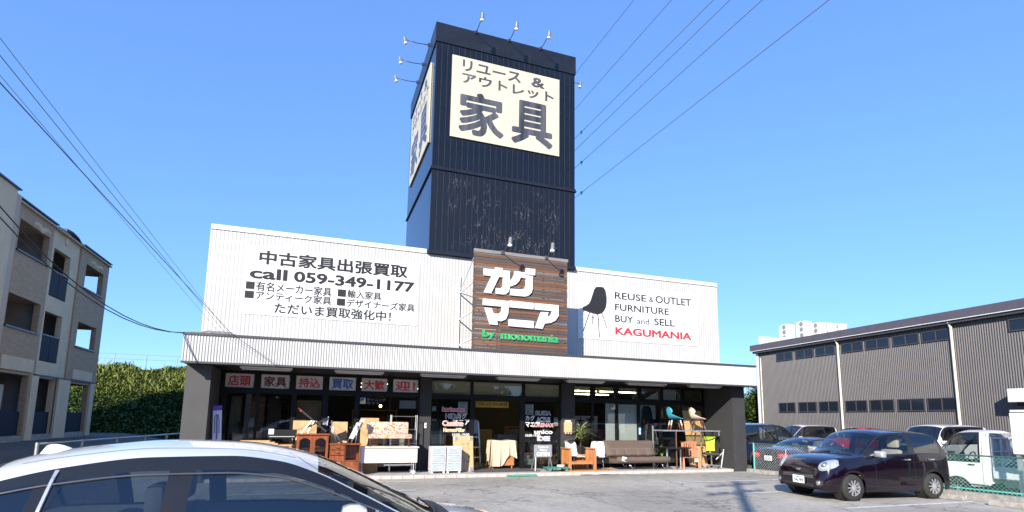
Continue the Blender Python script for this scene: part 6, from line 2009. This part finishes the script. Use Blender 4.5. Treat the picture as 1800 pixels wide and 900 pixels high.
# OPEN board
t = thing('open_sign_board', 'grey A-frame board reading OPEN beside the right entrance pane', 'sign', (6.72, 15.95, ZP))
MB().bbox(6.42, 7.02, 15.88, 15.91, .50, .88, .02).build('board', mat('slate_grey_board', (.24, .25, .27), .5, var=.1, vscale=8), t)
for x, dx_ in ((6.48, -.05), (6.96, .05)):
    MB().bar((x, 15.90, .52), (x + dx_, 15.80, ZP), .035, .02).build('leg', M_GREYM, t)
    MB().bar((x, 15.92, .60), (x + dx_, 16.15, ZP), .035, .02).build('leg', M_GREYM, t)
lettering('OPEN', 6.50, 6.94, .53, .66, 15.879, M_PLW, t, .05, th=.003)
lettering('Come in', 6.55, 6.89, .78, .85, 15.879, M_PLW, t, .02, th=.003)
lettering("We're", 6.60, 6.84, .69, .76, 15.879, M_PLW, t, .02, th=.003)

# platform trolley
t = thing('platform_trolley', 'green flat platform trolley at the foot of the right pillar', 'trolley', (7.08, 15.7, ZP))
MB().bbox(6.72, 7.44, 15.48, 15.92, .185, .215, .012).build('deck', mat('green_rubber_deck', (.02, .25, .17), .6, var=.1), t)
for x in (6.80, 7.36):
    for y_ in (15.54, 15.86):
        MB().lathe([(0, -.02), (.045, -.02), (.045, .02), (0, .02)], (x, y_, ZP + .046), 14, 'y').build('wheel', M_GREYM, t)
        MB().box(x - .025, x + .025, y_ - .03, y_ + .03, ZP + .07, .186).build('fork', M_STEEL, t)
tag(MB().bbox(7.10, 7.28, 15.55, 15.72, .217, .29, .03).build('crumpled_bag', M_PLW, None, smooth=True), 'small crumpled white bag lying on the green trolley', 'bag')

# letter box on the right pillar
t = thing('letter_box', 'orange letter box with three white knobs on the right pillar', 'letter box', (7.9, 16.55, 1.25))
MB().bbox(7.76, 8.03, 16.53, 16.618, 1.24, 1.58, .012).build('casing', mat('peach_enamel', (.66, .40, .22), .45, var=.04), t)
MB().box(7.80, 7.98, 16.535, 16.617, 1.585, 1.64).build('name_plate', M_PLW, t)
for x in (7.80, 7.895, 7.99):
    MB().lathe([(0, -.03), (.022, -.03), (.025, 0)], (x, 16.56, 1.215), 10, 'y').build('knob', M_PLW, t)

# wooden armchair frame on a timber board
o = MB().bbox(7.42, 9.0, 15.50, 15.80, ZP + .001, ZP + .035, .006).build('floor_board', M_ORANGEW)
tag(o, 'flat orange timber board lying under the wooden armchair frame', 'board')
t = thing('wooden_armchair_frame', 'orange pine armchair frame without cushions', 'armchair', (7.92, 15.85, ZP))
za = ZP + .036
for x0, x1 in ((7.46, 7.80), (8.10, 8.42)):
    pass
for x in (7.50, 8.36):
    MB().box(x - .02, x + .02, 15.60, 16.15, .72, .755).build('arm_rest', M_ORANGEW, t)
    MB().box(x - .06, x + .06, 15.56, 16.17, .756, .785).build('arm_top', M_ORANGEW, t)
    MB().box(x - .045, x + .045, 15.58, 15.64, za, .72).build('leg', M_ORANGEW, t)
    MB().box(x - .045, x + .045, 16.08, 16.14, za, .72).build('leg', M_ORANGEW, t)
    for q in range(5):
        yy = 15.665 + q * .085
        MB().box(x - .015, x + .015, yy, yy + .055, .36, .72).build('slat', M_ORANGEW, t)
    MB().box(x - .02, x + .02, 15.64, 16.08, .30, .36).build('side_rail', M_ORANGEW, t)
MB().box(7.54, 8.32, 15.58, 15.62, .30, .38).build('front_rail', M_ORANGEW, t)
MB().box(7.54, 8.32, 16.10, 16.14, .30, .38).build('rear_rail', M_ORANGEW, t)
for q in range(7):
    MB().box(7.56, 8.30, 15.64 + q * .065, 15.68 + q * .065, .345, .36).build('seat_slat', M_ORANGEW, t)
o = MB().grid(lambda u, v: (7.72 + 1.3 * u, 15.20 + .22 * v + .03 * sin(7 * u), .012 + .008 * (1 + sin(13 * u + 4 * v))), 24, 5).build('paper_sheet', M_PLW, None, smooth=True)
tag(o, 'white sheet lying on the asphalt before the armchair frame', 'sheet')

# white moulded chairs
def shell(t, m, w=.46, d=.44, z0=.44, hb=.40, rake=.12, curl=.05):
    """one-piece moulded seat and back; faces -Y"""
    def f(u, v):
        s_ = u * 2 - 1
        if v < .5:
            q = v / .5
            y_ = -d / 2 + d * q * .92
            z = z0 - .018 * sin(pi * q) + curl * abs(s_) ** 2.6 * (.15 + .85 * q ** 1.3) - (.03 * (1 - q) ** 3)
            x = s_ * w / 2 * (.90 + .10 * sin(pi * min(1, q + .2)))
        else:
            q = (v - .5) / .5
            ang = min(1.0, q * 2.2)
            y_ = d / 2 * .84 + rake * q + .05 * sin(ang * pi / 2) - (.05 + .6 * curl) * abs(s_) ** 2.2 * sin(pi * (.02 + .88 * q)) ** .8
            z = z0 + hb * q ** 1.15 + curl * abs(s_) ** 2.6 * (1 - q)
            x = s_ * w / 2 * (1.0 - .22 * q ** 2)
        return (x, y_, z)
    b = MB().grid(f, 18, 26)
    o = L(b, 'shell', m, t, smooth=True, fix=False)
    md = o.modifiers.new('thickness', 'SOLIDIFY'); md.thickness = .012
    return o
for k, (x, y_, rz, lab) in enumerate(((8.02, 16.28, .15, 'white moulded chair tucked behind the wooden armchair frame'), (8.74, 16.12, -.5, 'white moulded chair with chrome legs left of the brown sofa'))):
    t = thing('white_shell_chair', lab, 'chair', (x, y_, ZP), rz, 'white moulded chairs')
    shell(t, M_PLW, .48, .46, .44, .44)
    for sx in (-1, 1):
        for sy in (-1, 1):
            L(MB().tube([(sx * .19, sy * .19, 0), (sx * .16, sy * .15, .425)], .011, 8), 'leg', M_CHROME, t, smooth=True)
    L(MB().tube([(-.16, -.15, .42), (.16, -.15, .42), (.16, .15, .42), (-.16, .15, .42), (-.16, -.15, .42)], .010, 8), 'seat_frame', M_CHROME, t)
potted('yucca with long arching leaves behind the white chairs', 8.32, 16.52, .55, .15, .26, 1.0, 44, 8, M_DARKM, M_LEAFY)
t = thing('plant_pedestal', 'wooden pedestal carrying the yucca pot', 'stand', (8.32, 16.5, ZP))
MB().bbox(8.14, 8.50, 16.34, 16.70, ZP, .548, .008).build('block', M_ORANGEW, t)
t = thing('wooden_side_chest', 'low warm wood chest inside the glass left of the sofa', 'chest', (9.2, 17.1, .084))
MB().bbox(8.9, 9.6, 16.9, 17.4, .084, .62, .01).build('carcass', M_WARM, t)
MB().bbox(8.94, 9.56, 16.885, 16.90, .14, .56, .006).build('door', M_WARM, t)

# brown click sofa
M_SOFA = mat('brown_cord_fabric', (.115, .082, .066), .9, var=.12, vscale=9, bump=.25, bscale=160)
M_STITCH = mat('pale_stitching', (.25, .19, .15), .9)
t = thing('sofa_bed', 'brown quilted sofa bed with chrome feet and a white price tag', 'sofa', (10.1, 15.85, ZP))
NX = 5
def quilt(fn, n_u, nm, ncol, nrow):
    b = MB().grid(fn, ncol, nrow)
    return b.build(nm, M_SOFA, t, smooth=True)
def back_fn(u, v):
    p = .022 * (abs(sin(pi * 5 * u)) ** .5) * (abs(sin(pi * 2 * v)) ** .4 if 0 < v < 1 else 0)
    e_ = .05 * (1 - min(1, 12 * u * (1 - u))) + .05 * (1 - min(1, 10 * v * (1 - v)))
    x = 9.06 + 1.82 * u + .05 * (v - .5) * (u - .5)
    return (x + (.04 * (1 - v) * (1 if u > .5 else -1)), 15.98 + .24 * v - p * 1.2 + e_, .50 + .50 * v)
def seat_fn(u, v):
    p = .02 * (abs(sin(pi * 5 * u)) ** .5) * (abs(sin(pi * v)) ** .4)
    e_ = .05 * (1 - min(1, 12 * u * (1 - u)))
    x = 9.10 + 2.0 * u
    if v < .35:
        q = v / .35
        return (x, 15.50 - .045 * sin(pi * q) + e_, .33 + .17 * q)
    q = (v - .35) / .65
    return (x, 15.50 + .52 * q + e_ * 0, .50 + p - .03 * q)
quilt(back_fn, 5, 'backrest', 60, 24)
quilt(seat_fn, 5, 'seat', 60, 24)
MB().bbox(9.12, 10.84, 16.10, 16.30, .44, .98, .04).build('back_shell', M_SOFA, t)
MB().bbox(9.14, 11.06, 15.56, 16.1, .30, .46, .03).build('seat_base', M_SOFA, t)
sb = MB()
for k in range(1, 5):
    u = k / 5
    sb.tube([Vector(back_fn(u, v / 12)) + Vector((0, -.004, 0)) for v in range(1, 12)], .004, 4)
sb.tube([Vector(back_fn(u / 24, .5)) + Vector((0, -.004, 0)) for u in range(1, 24)], .004, 4)
sb.build('stitching', M_STITCH, t)
for x in (9.72, 10.92):
    MB().tube([(x - .12, 15.62, .31), (x, 15.56, ZP + .012), (x + .12, 15.62, .31)], .014, 8).build('foot', M_CHROME, t, smooth=True)
    MB().tube([(x - .1, 16.05, .31), (x, 16.08, ZP + .012), (x + .1, 16.05, .31)], .014, 8).build('foot', M_CHROME, t, smooth=True)
o = MB().grid(lambda u, v: (9.22 + .19 * u + .03 * v, 15.44 + .03 * u, .40 + .14 * v - .04 * u), 3, 3).build('price_tag', M_PLW, t)

# rack of dark steel with glass shelf, table beside it
M_RUST = mat('rusty_brown_steel', (.16, .075, .045), .6, var=.2, vscale=12)
t = thing('steel_display_frame', 'thin dark steel frame table carrying the two shell chairs', 'frame table', (12.0, 15.9, ZP))
for x, y_, m in ((11.42, 15.62, M_RUST), (10.92, 16.22, M_STEEL), (13.18, 15.62, M_STEEL), (12.9, 16.22, M_STEEL)):
    z0 = ZP if x < 13.0 else 1.19
    if x == 10.92:
        MB().box(x - .018, x + .018, y_ - .018, y_ + .018, ZP, 1.50).build('post', m, t)
    else:
        MB().box(x - .015, x + .015, y_ - .015, y_ + .015, z0, 1.33).build('post', m, t)
MB().box(10.94, 13.22, 15.60, 15.635, 1.33, 1.365).box(10.94, 13.22, 16.205, 16.24, 1.33, 1.365).box(10.905, 10.94, 15.60, 16.24, 1.33, 1.365).box(13.185, 13.22, 15.635, 16.205, 1.33, 1.365).build('top_frame', M_STEEL, t)
MB().box(10.945, 13.18, 15.64, 16.20, 1.352, 1.362).build('glass_top', glass('table_glass', (.7, .78, .76)), t)
t = thing('round_dark_table', 'dark oval table on silver column legs under the steel frame', 'table', (11.6, 15.95, ZP))
MB().lathe([(0, .76), (.58, .76), (.60, .775), (.60, .79), (0, .79)], (11.55, 15.98, 0), 36).build('table_top', M_DARKM, t, smooth=True, angle=40)
for x in (11.28, 11.82):
    MB().tube([(x, 15.95, ZP + .02), (x, 15.95, .765)], .032, 12).build('leg', M_ALU, t, smooth=True, angle=40)
    MB().bbox(x - .03, x + .03, 15.6, 16.3, ZP, ZP + .022, .006).build('foot', M_ALU, t)
potted('leafy green plant in a dark pot under the dark table', 11.35, 16.38, ZP, .17, .28, .62, 16, 12, M_DARKM, mat('lime_leaf', (.16, .26, .05), .5, var=.3), False)

# moulded chairs with wooden legs on the frame
def eiffel(label, x, m, rz):
    t = thing('shell_chair', label, 'chair', (x, 15.92, 1.366), rz, 'shell chairs on the steel frame')
    shell(t, m, .46, .46, .40, .38, .06, .17)
    for sx in (-1, 1):
        for sy in (-1, 1):
            L(MB().tube([(sx * .23, sy * .21, 0), (sx * .15, sy * .13, .33)], .013, 8, .018), 'leg', M_WARM, t, smooth=True)
            L(MB().tube([(sx * .20, sy * .18, .16), (sx * .16, sy * .14, .33)], .021, 8), 'foam_sleeve', M_PLW if rz < 5 and m.name.startswith('teal') else M_DARKM, t)
    b = MB()
    for sx in (-1, 1):
        b.tube([(sx * .19, -.17, .16), (-sx * .15, -.13, .33)], .005, 5).tube([(sx * .19, .17, .16), (-sx * .15, .13, .33)], .005, 5).tube([(sx * .19, -.17, .16), (sx * .15, .13, .33)], .005, 5)
    b.tube([(-.15, -.13, .34), (.15, -.13, .34), (.15, .13, .34), (-.15, .13, .34), (-.15, -.13, .34)], .006, 5)
    L(b, 'wire_brace', M_DARKM, t)
    L(MB().box(.06, .15, -.235, -.232, .04, .15), 'price_tag', M_PLW, t)
eiffel('teal moulded shell chair with wooden legs on the steel frame', 11.62, mat('teal_plastic', (.03, .24, .33), .4), 1.15)
eiffel('beige moulded shell chair with wooden legs on the steel frame', 12.55, mat('beige_plastic', (.62, .46, .36), .4), 1.15)

# slatted wooden chair
t = thing('slatted_chair', 'low slatted reddish wooden chair in front of the pine panel', 'chair', (12.1, 15.8, ZP), -.55)
RW_ = mat('reddish_teak', (.40, .15, .06), .5, col2=(.28, .09, .035), vscale=3, stretch=(6, 6, 1))
for sx in (-.24, .24):
    L(MB().bar((sx, -.34, 0), (sx, -.26, .36), .05, .05), 'leg', RW_, t)
    L(MB().bar((sx, .34, 0), (sx, .12, .36), .05, .05), 'leg', RW_, t)
    L(MB().bar((sx, -.30, .34), (sx, .28, .30), .045, .07), 'side_rail', RW_, t)
    L(MB().bar((sx * .95, .16, .32), (sx * .95, .42, .86), .045, .05), 'back_post', RW_, t)
for k in range(6):
    L(MB().bar((-.25, -.28 + k * .085, .385 - .008 * k), (.25, -.28 + k * .085, .385 - .008 * k), .06, .018), 'seat_slat', RW_, t)
for k in range(6):
    x = -.185 + k * .074
    L(MB().bar((x, .19, .38), (x, .42, .84), .05, .014), 'back_slat', RW_, t)
L(MB().bar((-.28, .435, .87), (.28, .435, .87), .07, .05), 'top_rail', RW_, t)
L(MB().box(.12, .22, -.33, -.327, .25, .36), 'price_tag', M_PLW, t)

# office chair
t = thing('office_chair', 'office chair with lime green mesh back and black seat', 'chair', (13.08, 15.92, ZP), -.55)
M_LIME = mat('lime_mesh', (.52, .62, .03), .7, var=.05, vscale=30)
L(MB().bbox(-.25, .25, -.26, .22, .44, .52, .035), 'seat', M_MATB, t, smooth=True, angle=40)
L(MB().grid(lambda u, v: ((u - .5) * (.30 + .10 * v - .05 * sin(pi * v)), .24 + .10 * v - .06 * (2 * u - 1) ** 2, .56 + .50 * v), 10, 12), 'backrest', M_LIME, t, smooth=True).modifiers.new('thickness', 'SOLIDIFY').thickness = .02
L(MB().bbox(-.13, .13, .26, .33, 1.08, 1.22, .03), 'headrest', M_MATB, t, smooth=True, angle=40)
L(MB().bar((0, .30, .45), (0, .38, 1.12), .05, .03), 'spine', M_PLW, t)
for sx in (-1, 1):
    L(MB().tube([(sx * .27, .12, .46), (sx * .30, .12, .68), (sx * .30, -.14, .70), (sx * .28, -.16, .66)], .016, 8), 'arm_rest', M_DARKM, t, smooth=True)
L(MB().tube([(0, 0, .10), (0, 0, .45)], .028, 12), 'gas_column', M_CHROME, t, smooth=True, angle=40)
for k in range(5):
    a = 2 * pi * k / 5 + .3
    L(MB().bar((0, 0, .10), (cos(a) * .30, sin(a) * .30, .075), .04, .03), 'base_spoke', M_ALU, t)
    L(MB().lathe([(0, -.022), (.034, -.022), (.034, .022), (0, .022)], (cos(a) * .31, sin(a) * .31, .035), 12, 'y'), 'castor', M_MATB, t)
t = thing('folded_trolley_frame', 'white folded tube frame leaning beside the lime office chair', 'frame', (13.36, 15.75, ZP))
MB().tube([(13.22, 15.62, ZP + .02), (13.44, 15.72, .72)], .018, 8).tube([(13.10, 15.72, ZP + .3), (13.42, 15.74, .62)], .016, 8).build('tube_frame', M_PLW, t, smooth=True)

# mats
tag(MB().bbox(5.35, 6.25, 15.22, 15.345, .006, .055, .01).build('ramp_mat', mat('green_ramp_mat', (.03, .30, .22), .7, var=.12, vscale=10)), 'green ramp mat at the kerb before the entrance', 'mat')
tag(MB().box(4.5, 6.6, 15.75, 16.7, .0905, .098).build('entrance_mat', mat('charcoal_mat', (.07, .07, .078), .95, var=.15, vscale=30)), 'large charcoal entrance mat before the open doorway', 'mat')

# ------------------------------------------------------------------ inside the shop
M_TUBE = mat('lit_tube', (1, 1, 1), .5, var=0, emit=(1.0, .86, .42), estr=14.0)
M_TUBEW = mat('lit_warm_tube', (1, 1, 1), .5, var=0, emit=(1.0, .80, .45), estr=8.0)
k = 0
NM_ = ['front', 'second', 'third', 'rear']
for side, xs_, m in (('right', [(8.6, 10.4), (10.5, 12.3)], M_TUBE), ('left', [(1.4, 2.4)], M_TUBEW), ('middle', [(3.5, 4.3), (6.0, 6.9)], M_TUBEW)):
    for j, y_ in enumerate((19.2, 21.6)):
        for q, (xa, xb) in enumerate(xs_):
            t = thing('ceiling_tube_light', 'lit %s tube light %s inside the %s part of the shop' % (NM_[j], ('on the left', 'on the right')[q], side) if len(xs_) > 1 else 'lit %s tube light inside the %s part of the shop' % (NM_[j], side), 'light', ((xa + xb) / 2, y_, 2.78), group='lit ceiling tubes in the shop')
            MB().box(xa, xb, y_ - .08, y_ + .08, 2.80, 2.86).build('housing', M_PLW, t)
            MB().tube([(xa + .03, y_, 2.775), (xb - .03, y_, 2.775)], .018, 8).build('tube', m, t)
def shelf_unit(label, x0, x1, y0, y1, h_, n, m, fill, seed):
    t = thing('stock_shelf', label, 'shelf', ((x0 + x1) / 2, (y0 + y1) / 2, .084))
    for x in (x0, x1 - .03):
        MB().box(x, x + .03, y0, y1, .084, h_).build('side_panel', m, t)
    for k in range(n):
        z = .12 + (h_ - .15) * k / (n - 1)
        MB().box(x0 + .03, x1 - .03, y0, y1, z, z + .025).build('shelf', m, t)
    r = random.Random(seed)
    if fill:
        b = MB()
        for k in range(n - 1):
            z = .145 + (h_ - .15) * k / (n - 1)
            x = x0 + .06
            while x < x1 - .15:
                w = r.uniform(.05, .2)
                hh = r.uniform(.1, (h_ - .15) / (n - 1) - .06)
                b.box(x, x + w, y0 + .05, y1 - .08, z + .001, z + hh)
                x += w + r.uniform(.01, .1)
        b.build('stock', fill, t)['kind'] = 'stuff'
MS = [mat('stock_%s' % q, c, .7, var=.25, vscale=6) for q, c in (('tan', (.30, .20, .11)), ('grey', (.22, .22, .23)), ('red', (.25, .06, .05)), ('olive', (.14, .15, .07)), ('cream', (.45, .42, .36)))]
for k, (xa, xb, ya, h_, m, lab) in enumerate(((-2.2, -.8, 19.5, 2.0, M_WARM, 'brown stock shelf deep behind the leftmost window'), (-.5, .9, 20.2, 1.7, M_DARKM, 'dark stock shelf behind the third left window'), (1.2, 2.7, 19.4, 1.9, M_OAK, 'pale stock shelf behind the flowered bench window'),
                                  (3.4, 4.5, 20.6, 1.6, M_GREYM, 'grey filing shelf behind the pane left of the entrance'), (4.9, 6.2, 22.5, 1.8, M_WARM, 'stock shelf at the back of the dark doorway'), (6.5, 7.6, 18.6, 1.4, M_WARM, 'wooden shelf behind the pane right of the entrance'),
                                  (8.3, 9.6, 18.4, 1.5, M_OAK, 'shelf with plants and boxes behind the yucca window'), (10.9, 12.2, 18.6, 1.6, M_WARM, 'stock shelf behind the steel frame window'), (12.4, 13.4, 19.6, 1.9, M_DARKM, 'dark stock shelf in the right rear of the shop'))):
    shelf_unit(lab, xa, xb, ya, ya + .4, h_, 4 + k % 2, m, MS[k % 5], 40 + k)
t = thing('locker', 'grey steel locker behind the pane left of the entrance', 'locker', (3.55, 17.35, .084))
MB().bbox(3.42, 3.78, 17.15, 17.55, .084, 1.62, .01).build('body', mat('pale_locker_grey', (.5, .52, .53), .4), t)
for k in range(4):
    MB().box(3.46, 3.74, 17.135, 17.15, .15 + .36 * k, .47 + .36 * k).build('drawer', M_GREYM, t)
b = MB()
for k in range(12):
    b.tube([(4.2 + .03 * k, 17.2, .9), (4.2 + .03 * k, 17.2, 1.5)], .004, 4).tube([(4.2, 17.2, .9 + .05 * k), (4.54, 17.2, .9 + .05 * k)], .004, 4)
o = b.build('grid_panel', M_PLW)
tag(o, 'white wire grid panel inside the left entrance pane', 'wire panel')
potted('spiky house plant in a white pot inside the right entrance pane', 6.78, 17.15, .084, .15, .28, .95, 22, 17, M_PLW, M_LEAFD)
potted('palm like house plant beside the spiky plant inside the entrance pane', 7.05, 17.45, .084, .16, .35, .8, 18, 19, M_WARM, M_LEAFD)
t = thing('ladder_shelf', 'leaning wooden ladder shelf with goods inside the right entrance pane', 'shelf', (7.4, 17.3, .084))
for x in (7.20, 7.58):
    MB().bar((x - .06, 17.05, .084), (x, 17.5, 1.25), .04, .06).build('rail', M_ORANGEW, t)
for k in range(4):
    MB().box(7.16, 7.62, 17.08 + .1 * k, 17.40 + .05 * k, .32 + .28 * k, .345 + .28 * k).build('shelf', M_ORANGEW, t)
for x, z, w, m, lab in ((7.22, .346, .12, MS[2], 'left red box on the lowest ladder shelf board'), (7.42, .346, .1, MS[4], 'right cream box on the lowest ladder shelf board'), (7.25, .626, .2, MS[0], 'wide tan box on the second ladder shelf board'), (7.5, .626, .08, MS[2], 'narrow red box on the second ladder shelf board'), (7.3, .906, .1, MS[3], 'olive box on the third ladder shelf board'), (7.2, 1.186, .3, MS[4], 'wide cream box on the top ladder shelf board')):
    tag(MB().bbox(x, x + w, 17.2, 17.32, z, z + .16, .006).build('boxed_goods', m), lab, 'box', 'boxes on the ladder shelf')
t = thing('white_wall_poster', 'large white paper with black brush characters behind the yucca', 'poster', (8.9, 17.6, 1.2))
MB().box(8.25, 9.55, 17.60, 17.604, 1.22, 1.80).build('sheet', M_PAPER, t)
lettering('大', 8.72, 9.02, 1.42, 1.76, 17.598, M_INK, t, .02, th=.002)
lettering('喜', 9.08, 9.42, 1.26, 1.76, 17.598, M_INK, t, .02, th=.002)
t = thing('chair_poster', 'white curtain with a dark chair silhouette behind the pane left of the steel frame', 'poster', (11.2, 17.0, 1.0))
MB().grid(lambda u, v: (10.80 + .77 * u, 17.0 + .01 * sin(12 * u), 1.02 + 1.2 * v), 20, 4).build('sheet', M_PAPER, t, smooth=True)
MB().prism([(10.95, 1.0), (11.6, 1.0), (11.58, 1.72), (11.45, 1.72), (11.38, 2.1), (11.30, 2.18), (11.06, 2.18), (10.98, 2.05)], lambda a, b, d: (a, 16.985 - d, b), 0, .003).build('silhouette', M_INK, t)
t = thing('bistro_stool', 'white stool seat inside the glass behind the sofa', 'stool', (10.2, 17.3, .084))
MB().lathe([(0, .99), (.2, .99), (.22, 1.02), (.2, 1.06), (0, 1.07)], (10.2, 17.3, 0), 20).build('seat', M_PLW, t, smooth=True)
MB().tube([(10.2, 17.3, .09), (10.2, 17.3, .99)], .03, 10).build('column', M_CHROME, t)
MB().lathe([(0, .084), (.2, .084), (.2, .1), (0, .11)], (10.2, 17.3, 0), 20).build('base', M_CHROME, t)
t = thing('folding_table', 'small folding table with red cloth and books inside the glass behind the sofa', 'table', (11.3, 17.5, .084))
MB().box(11.0, 11.6, 17.3, 17.7, 1.30, 1.33).build('table_top', M_ORANGEW, t)
for sx in (-1, 1):
    MB().bar((11.3 - .28 * sx, 17.35, .084), (11.3 + .28 * sx, 17.35, 1.30), .03, .02).build('leg', M_ALU, t)
tag(MB().bbox(11.02, 11.22, 17.35, 17.55, 1.331, 1.41, .03).build('red_cloth', M_RED, None, smooth=True), 'folded red cloth on the small table inside the glass', 'cloth')
for k in range(2):
    tag(MB().bbox(11.30 + .13 * k, 11.41 + .13 * k, 17.38, 17.5, 1.331, 1.56, .004).build('boxed_goods', M_CARD if k else M_OAK), '%s upright carton on the small table beside the red cloth' % ('left', 'right')[k], 'box')
t = thing('pendant_lamp', 'small lit pendant lamp inside the window above the flowered bench', 'lamp', (2.0, 18.3, 2.0))
MB().tube([(2.0, 18.3, 2.12), (2.0, 18.3, 2.86)], .006, 6).build('cord', M_DARKM, t)
MB().lathe([(.0, 2.13), (.04, 2.12), (.06, 2.05)], (2.0, 18.3, 0), 14).build('shade', M_DARKM, t)
MB().lathe([(0, 2.06), (.04, 2.04), (.045, 2.0), (.03, 1.965), (0, 1.955)], (2.0, 18.3, 0), 14).build('bulb', mat('lit_bulb', (1, 1, 1), .5, var=0, emit=(1, .7, .35), estr=8), t, smooth=True)

# more second-hand stock crowding the shop behind the door and panes
def dresser(label, x0, x1, y0, y1, h_, m, n=3):
    t = thing('dresser', label, 'dresser', ((x0 + x1) / 2, (y0 + y1) / 2, .084))
    MB().bbox(x0, x1, y0, y1, .084, h_, .008).build('carcass', m, t)
    for k in range(n):
        z0 = .14 + (h_ - .18) * k / n
        d = MB().bbox(x0 + .03, x1 - .03, y0 - .018, y0 - .001, z0, z0 + (h_ - .18) / n - .02, .005).build('drawer', m, t)
        for x in (x0 + (x1 - x0) * .3, x0 + (x1 - x0) * .7):
            MB().lathe([(0, -.025), (.014, -.022), (.008, 0)], (x, y0 - .018, z0 + (h_ - .18) / n * .45), 8, 'y').build('knob', M_ALU, d)
dresser('tall dark dresser deep in the doorway', 4.85, 5.5, 20.4, 20.9, 1.5, M_WARM, 4)
dresser('yellowish dresser deep in the doorway on the right', 5.75, 6.25, 19.6, 20.0, 1.25, mat('mustard_wood', (.45, .28, .06), .6, var=.1), 4)
dresser('low grey dresser behind the covered cabinet', 5.9, 6.6, 17.9, 18.3, 1.12, M_GREYM, 3)
dresser('pale dresser inside the third left window', -.45, .25, 18.3, 18.8, 1.05, M_OAK, 3)
dresser('brown dresser inside the fourth left window', .4, 1.1, 18.0, 18.5, 1.2, M_WARM, 4)
dresser('cream dresser behind the flowered bench window', 2.1, 2.8, 17.6, 18.1, 1.3, mat('cream_wood', (.5, .45, .36), .6), 4)
dresser('dark brown dresser behind the sofa window', 10.0, 10.6, 18.5, 19.0, 1.3, M_MAHOG, 4)
t = thing('floor_lamp', 'white shaded floor lamp inside the leftmost window', 'lamp', (-1.62, 17.0, .084))
MB().tube([(-1.62, 17.0, .1), (-1.62, 17.0, 1.35)], .012, 8).build('pole', M_ALU, t)
MB().lathe([(.0, .084), (.14, .084), (.14, .10), (0, .11)], (-1.62, 17.0, 0), 18).build('base', M_ALU, t)
MB().lathe([(.07, 1.58), (.12, 1.32)], (-1.62, 17.0, 0), 20).build('shade', M_PAPER, t, smooth=True)
for k, (x, z, w) in enumerate(((.42, .0, .32), (.78, .0, .28), (.45, .30, .3))):
    tag(MB().bbox(x, x + w, 16.95, 17.25, .085 + z, .38 + z, .004).build('carton', M_CARD), ('left floor carton inside the fourth left window', 'right floor carton inside the fourth left window', 'carton stacked on top inside the fourth left window')[k], 'box', 'cartons inside the fourth left window')
words('grey Japanese words high on the pane above the flowered bench', [('ダイニング', 1.43, 1.98, 2.12, 2.20, M_GP, .004, 0), ('セット', 1.43, 1.80, 2.02, 2.10, M_GP, .004, 0)], 1.7, 2.0)
flyer('small white notice high on the left entrance pane', 3.40, 3.52, 1.86, 2.0, YS + .02, M_PAPER, [(.1, .9, M_GP), (.1, .7, M_GP)])
flyer('tilted white notice low on the right entrance pane', 7.50, 7.64, 1.45, 1.72, YS + .02, M_PAPER, [(.1, .9, M_GP), (.1, .7, M_GP), (.1, .8, M_GP)])
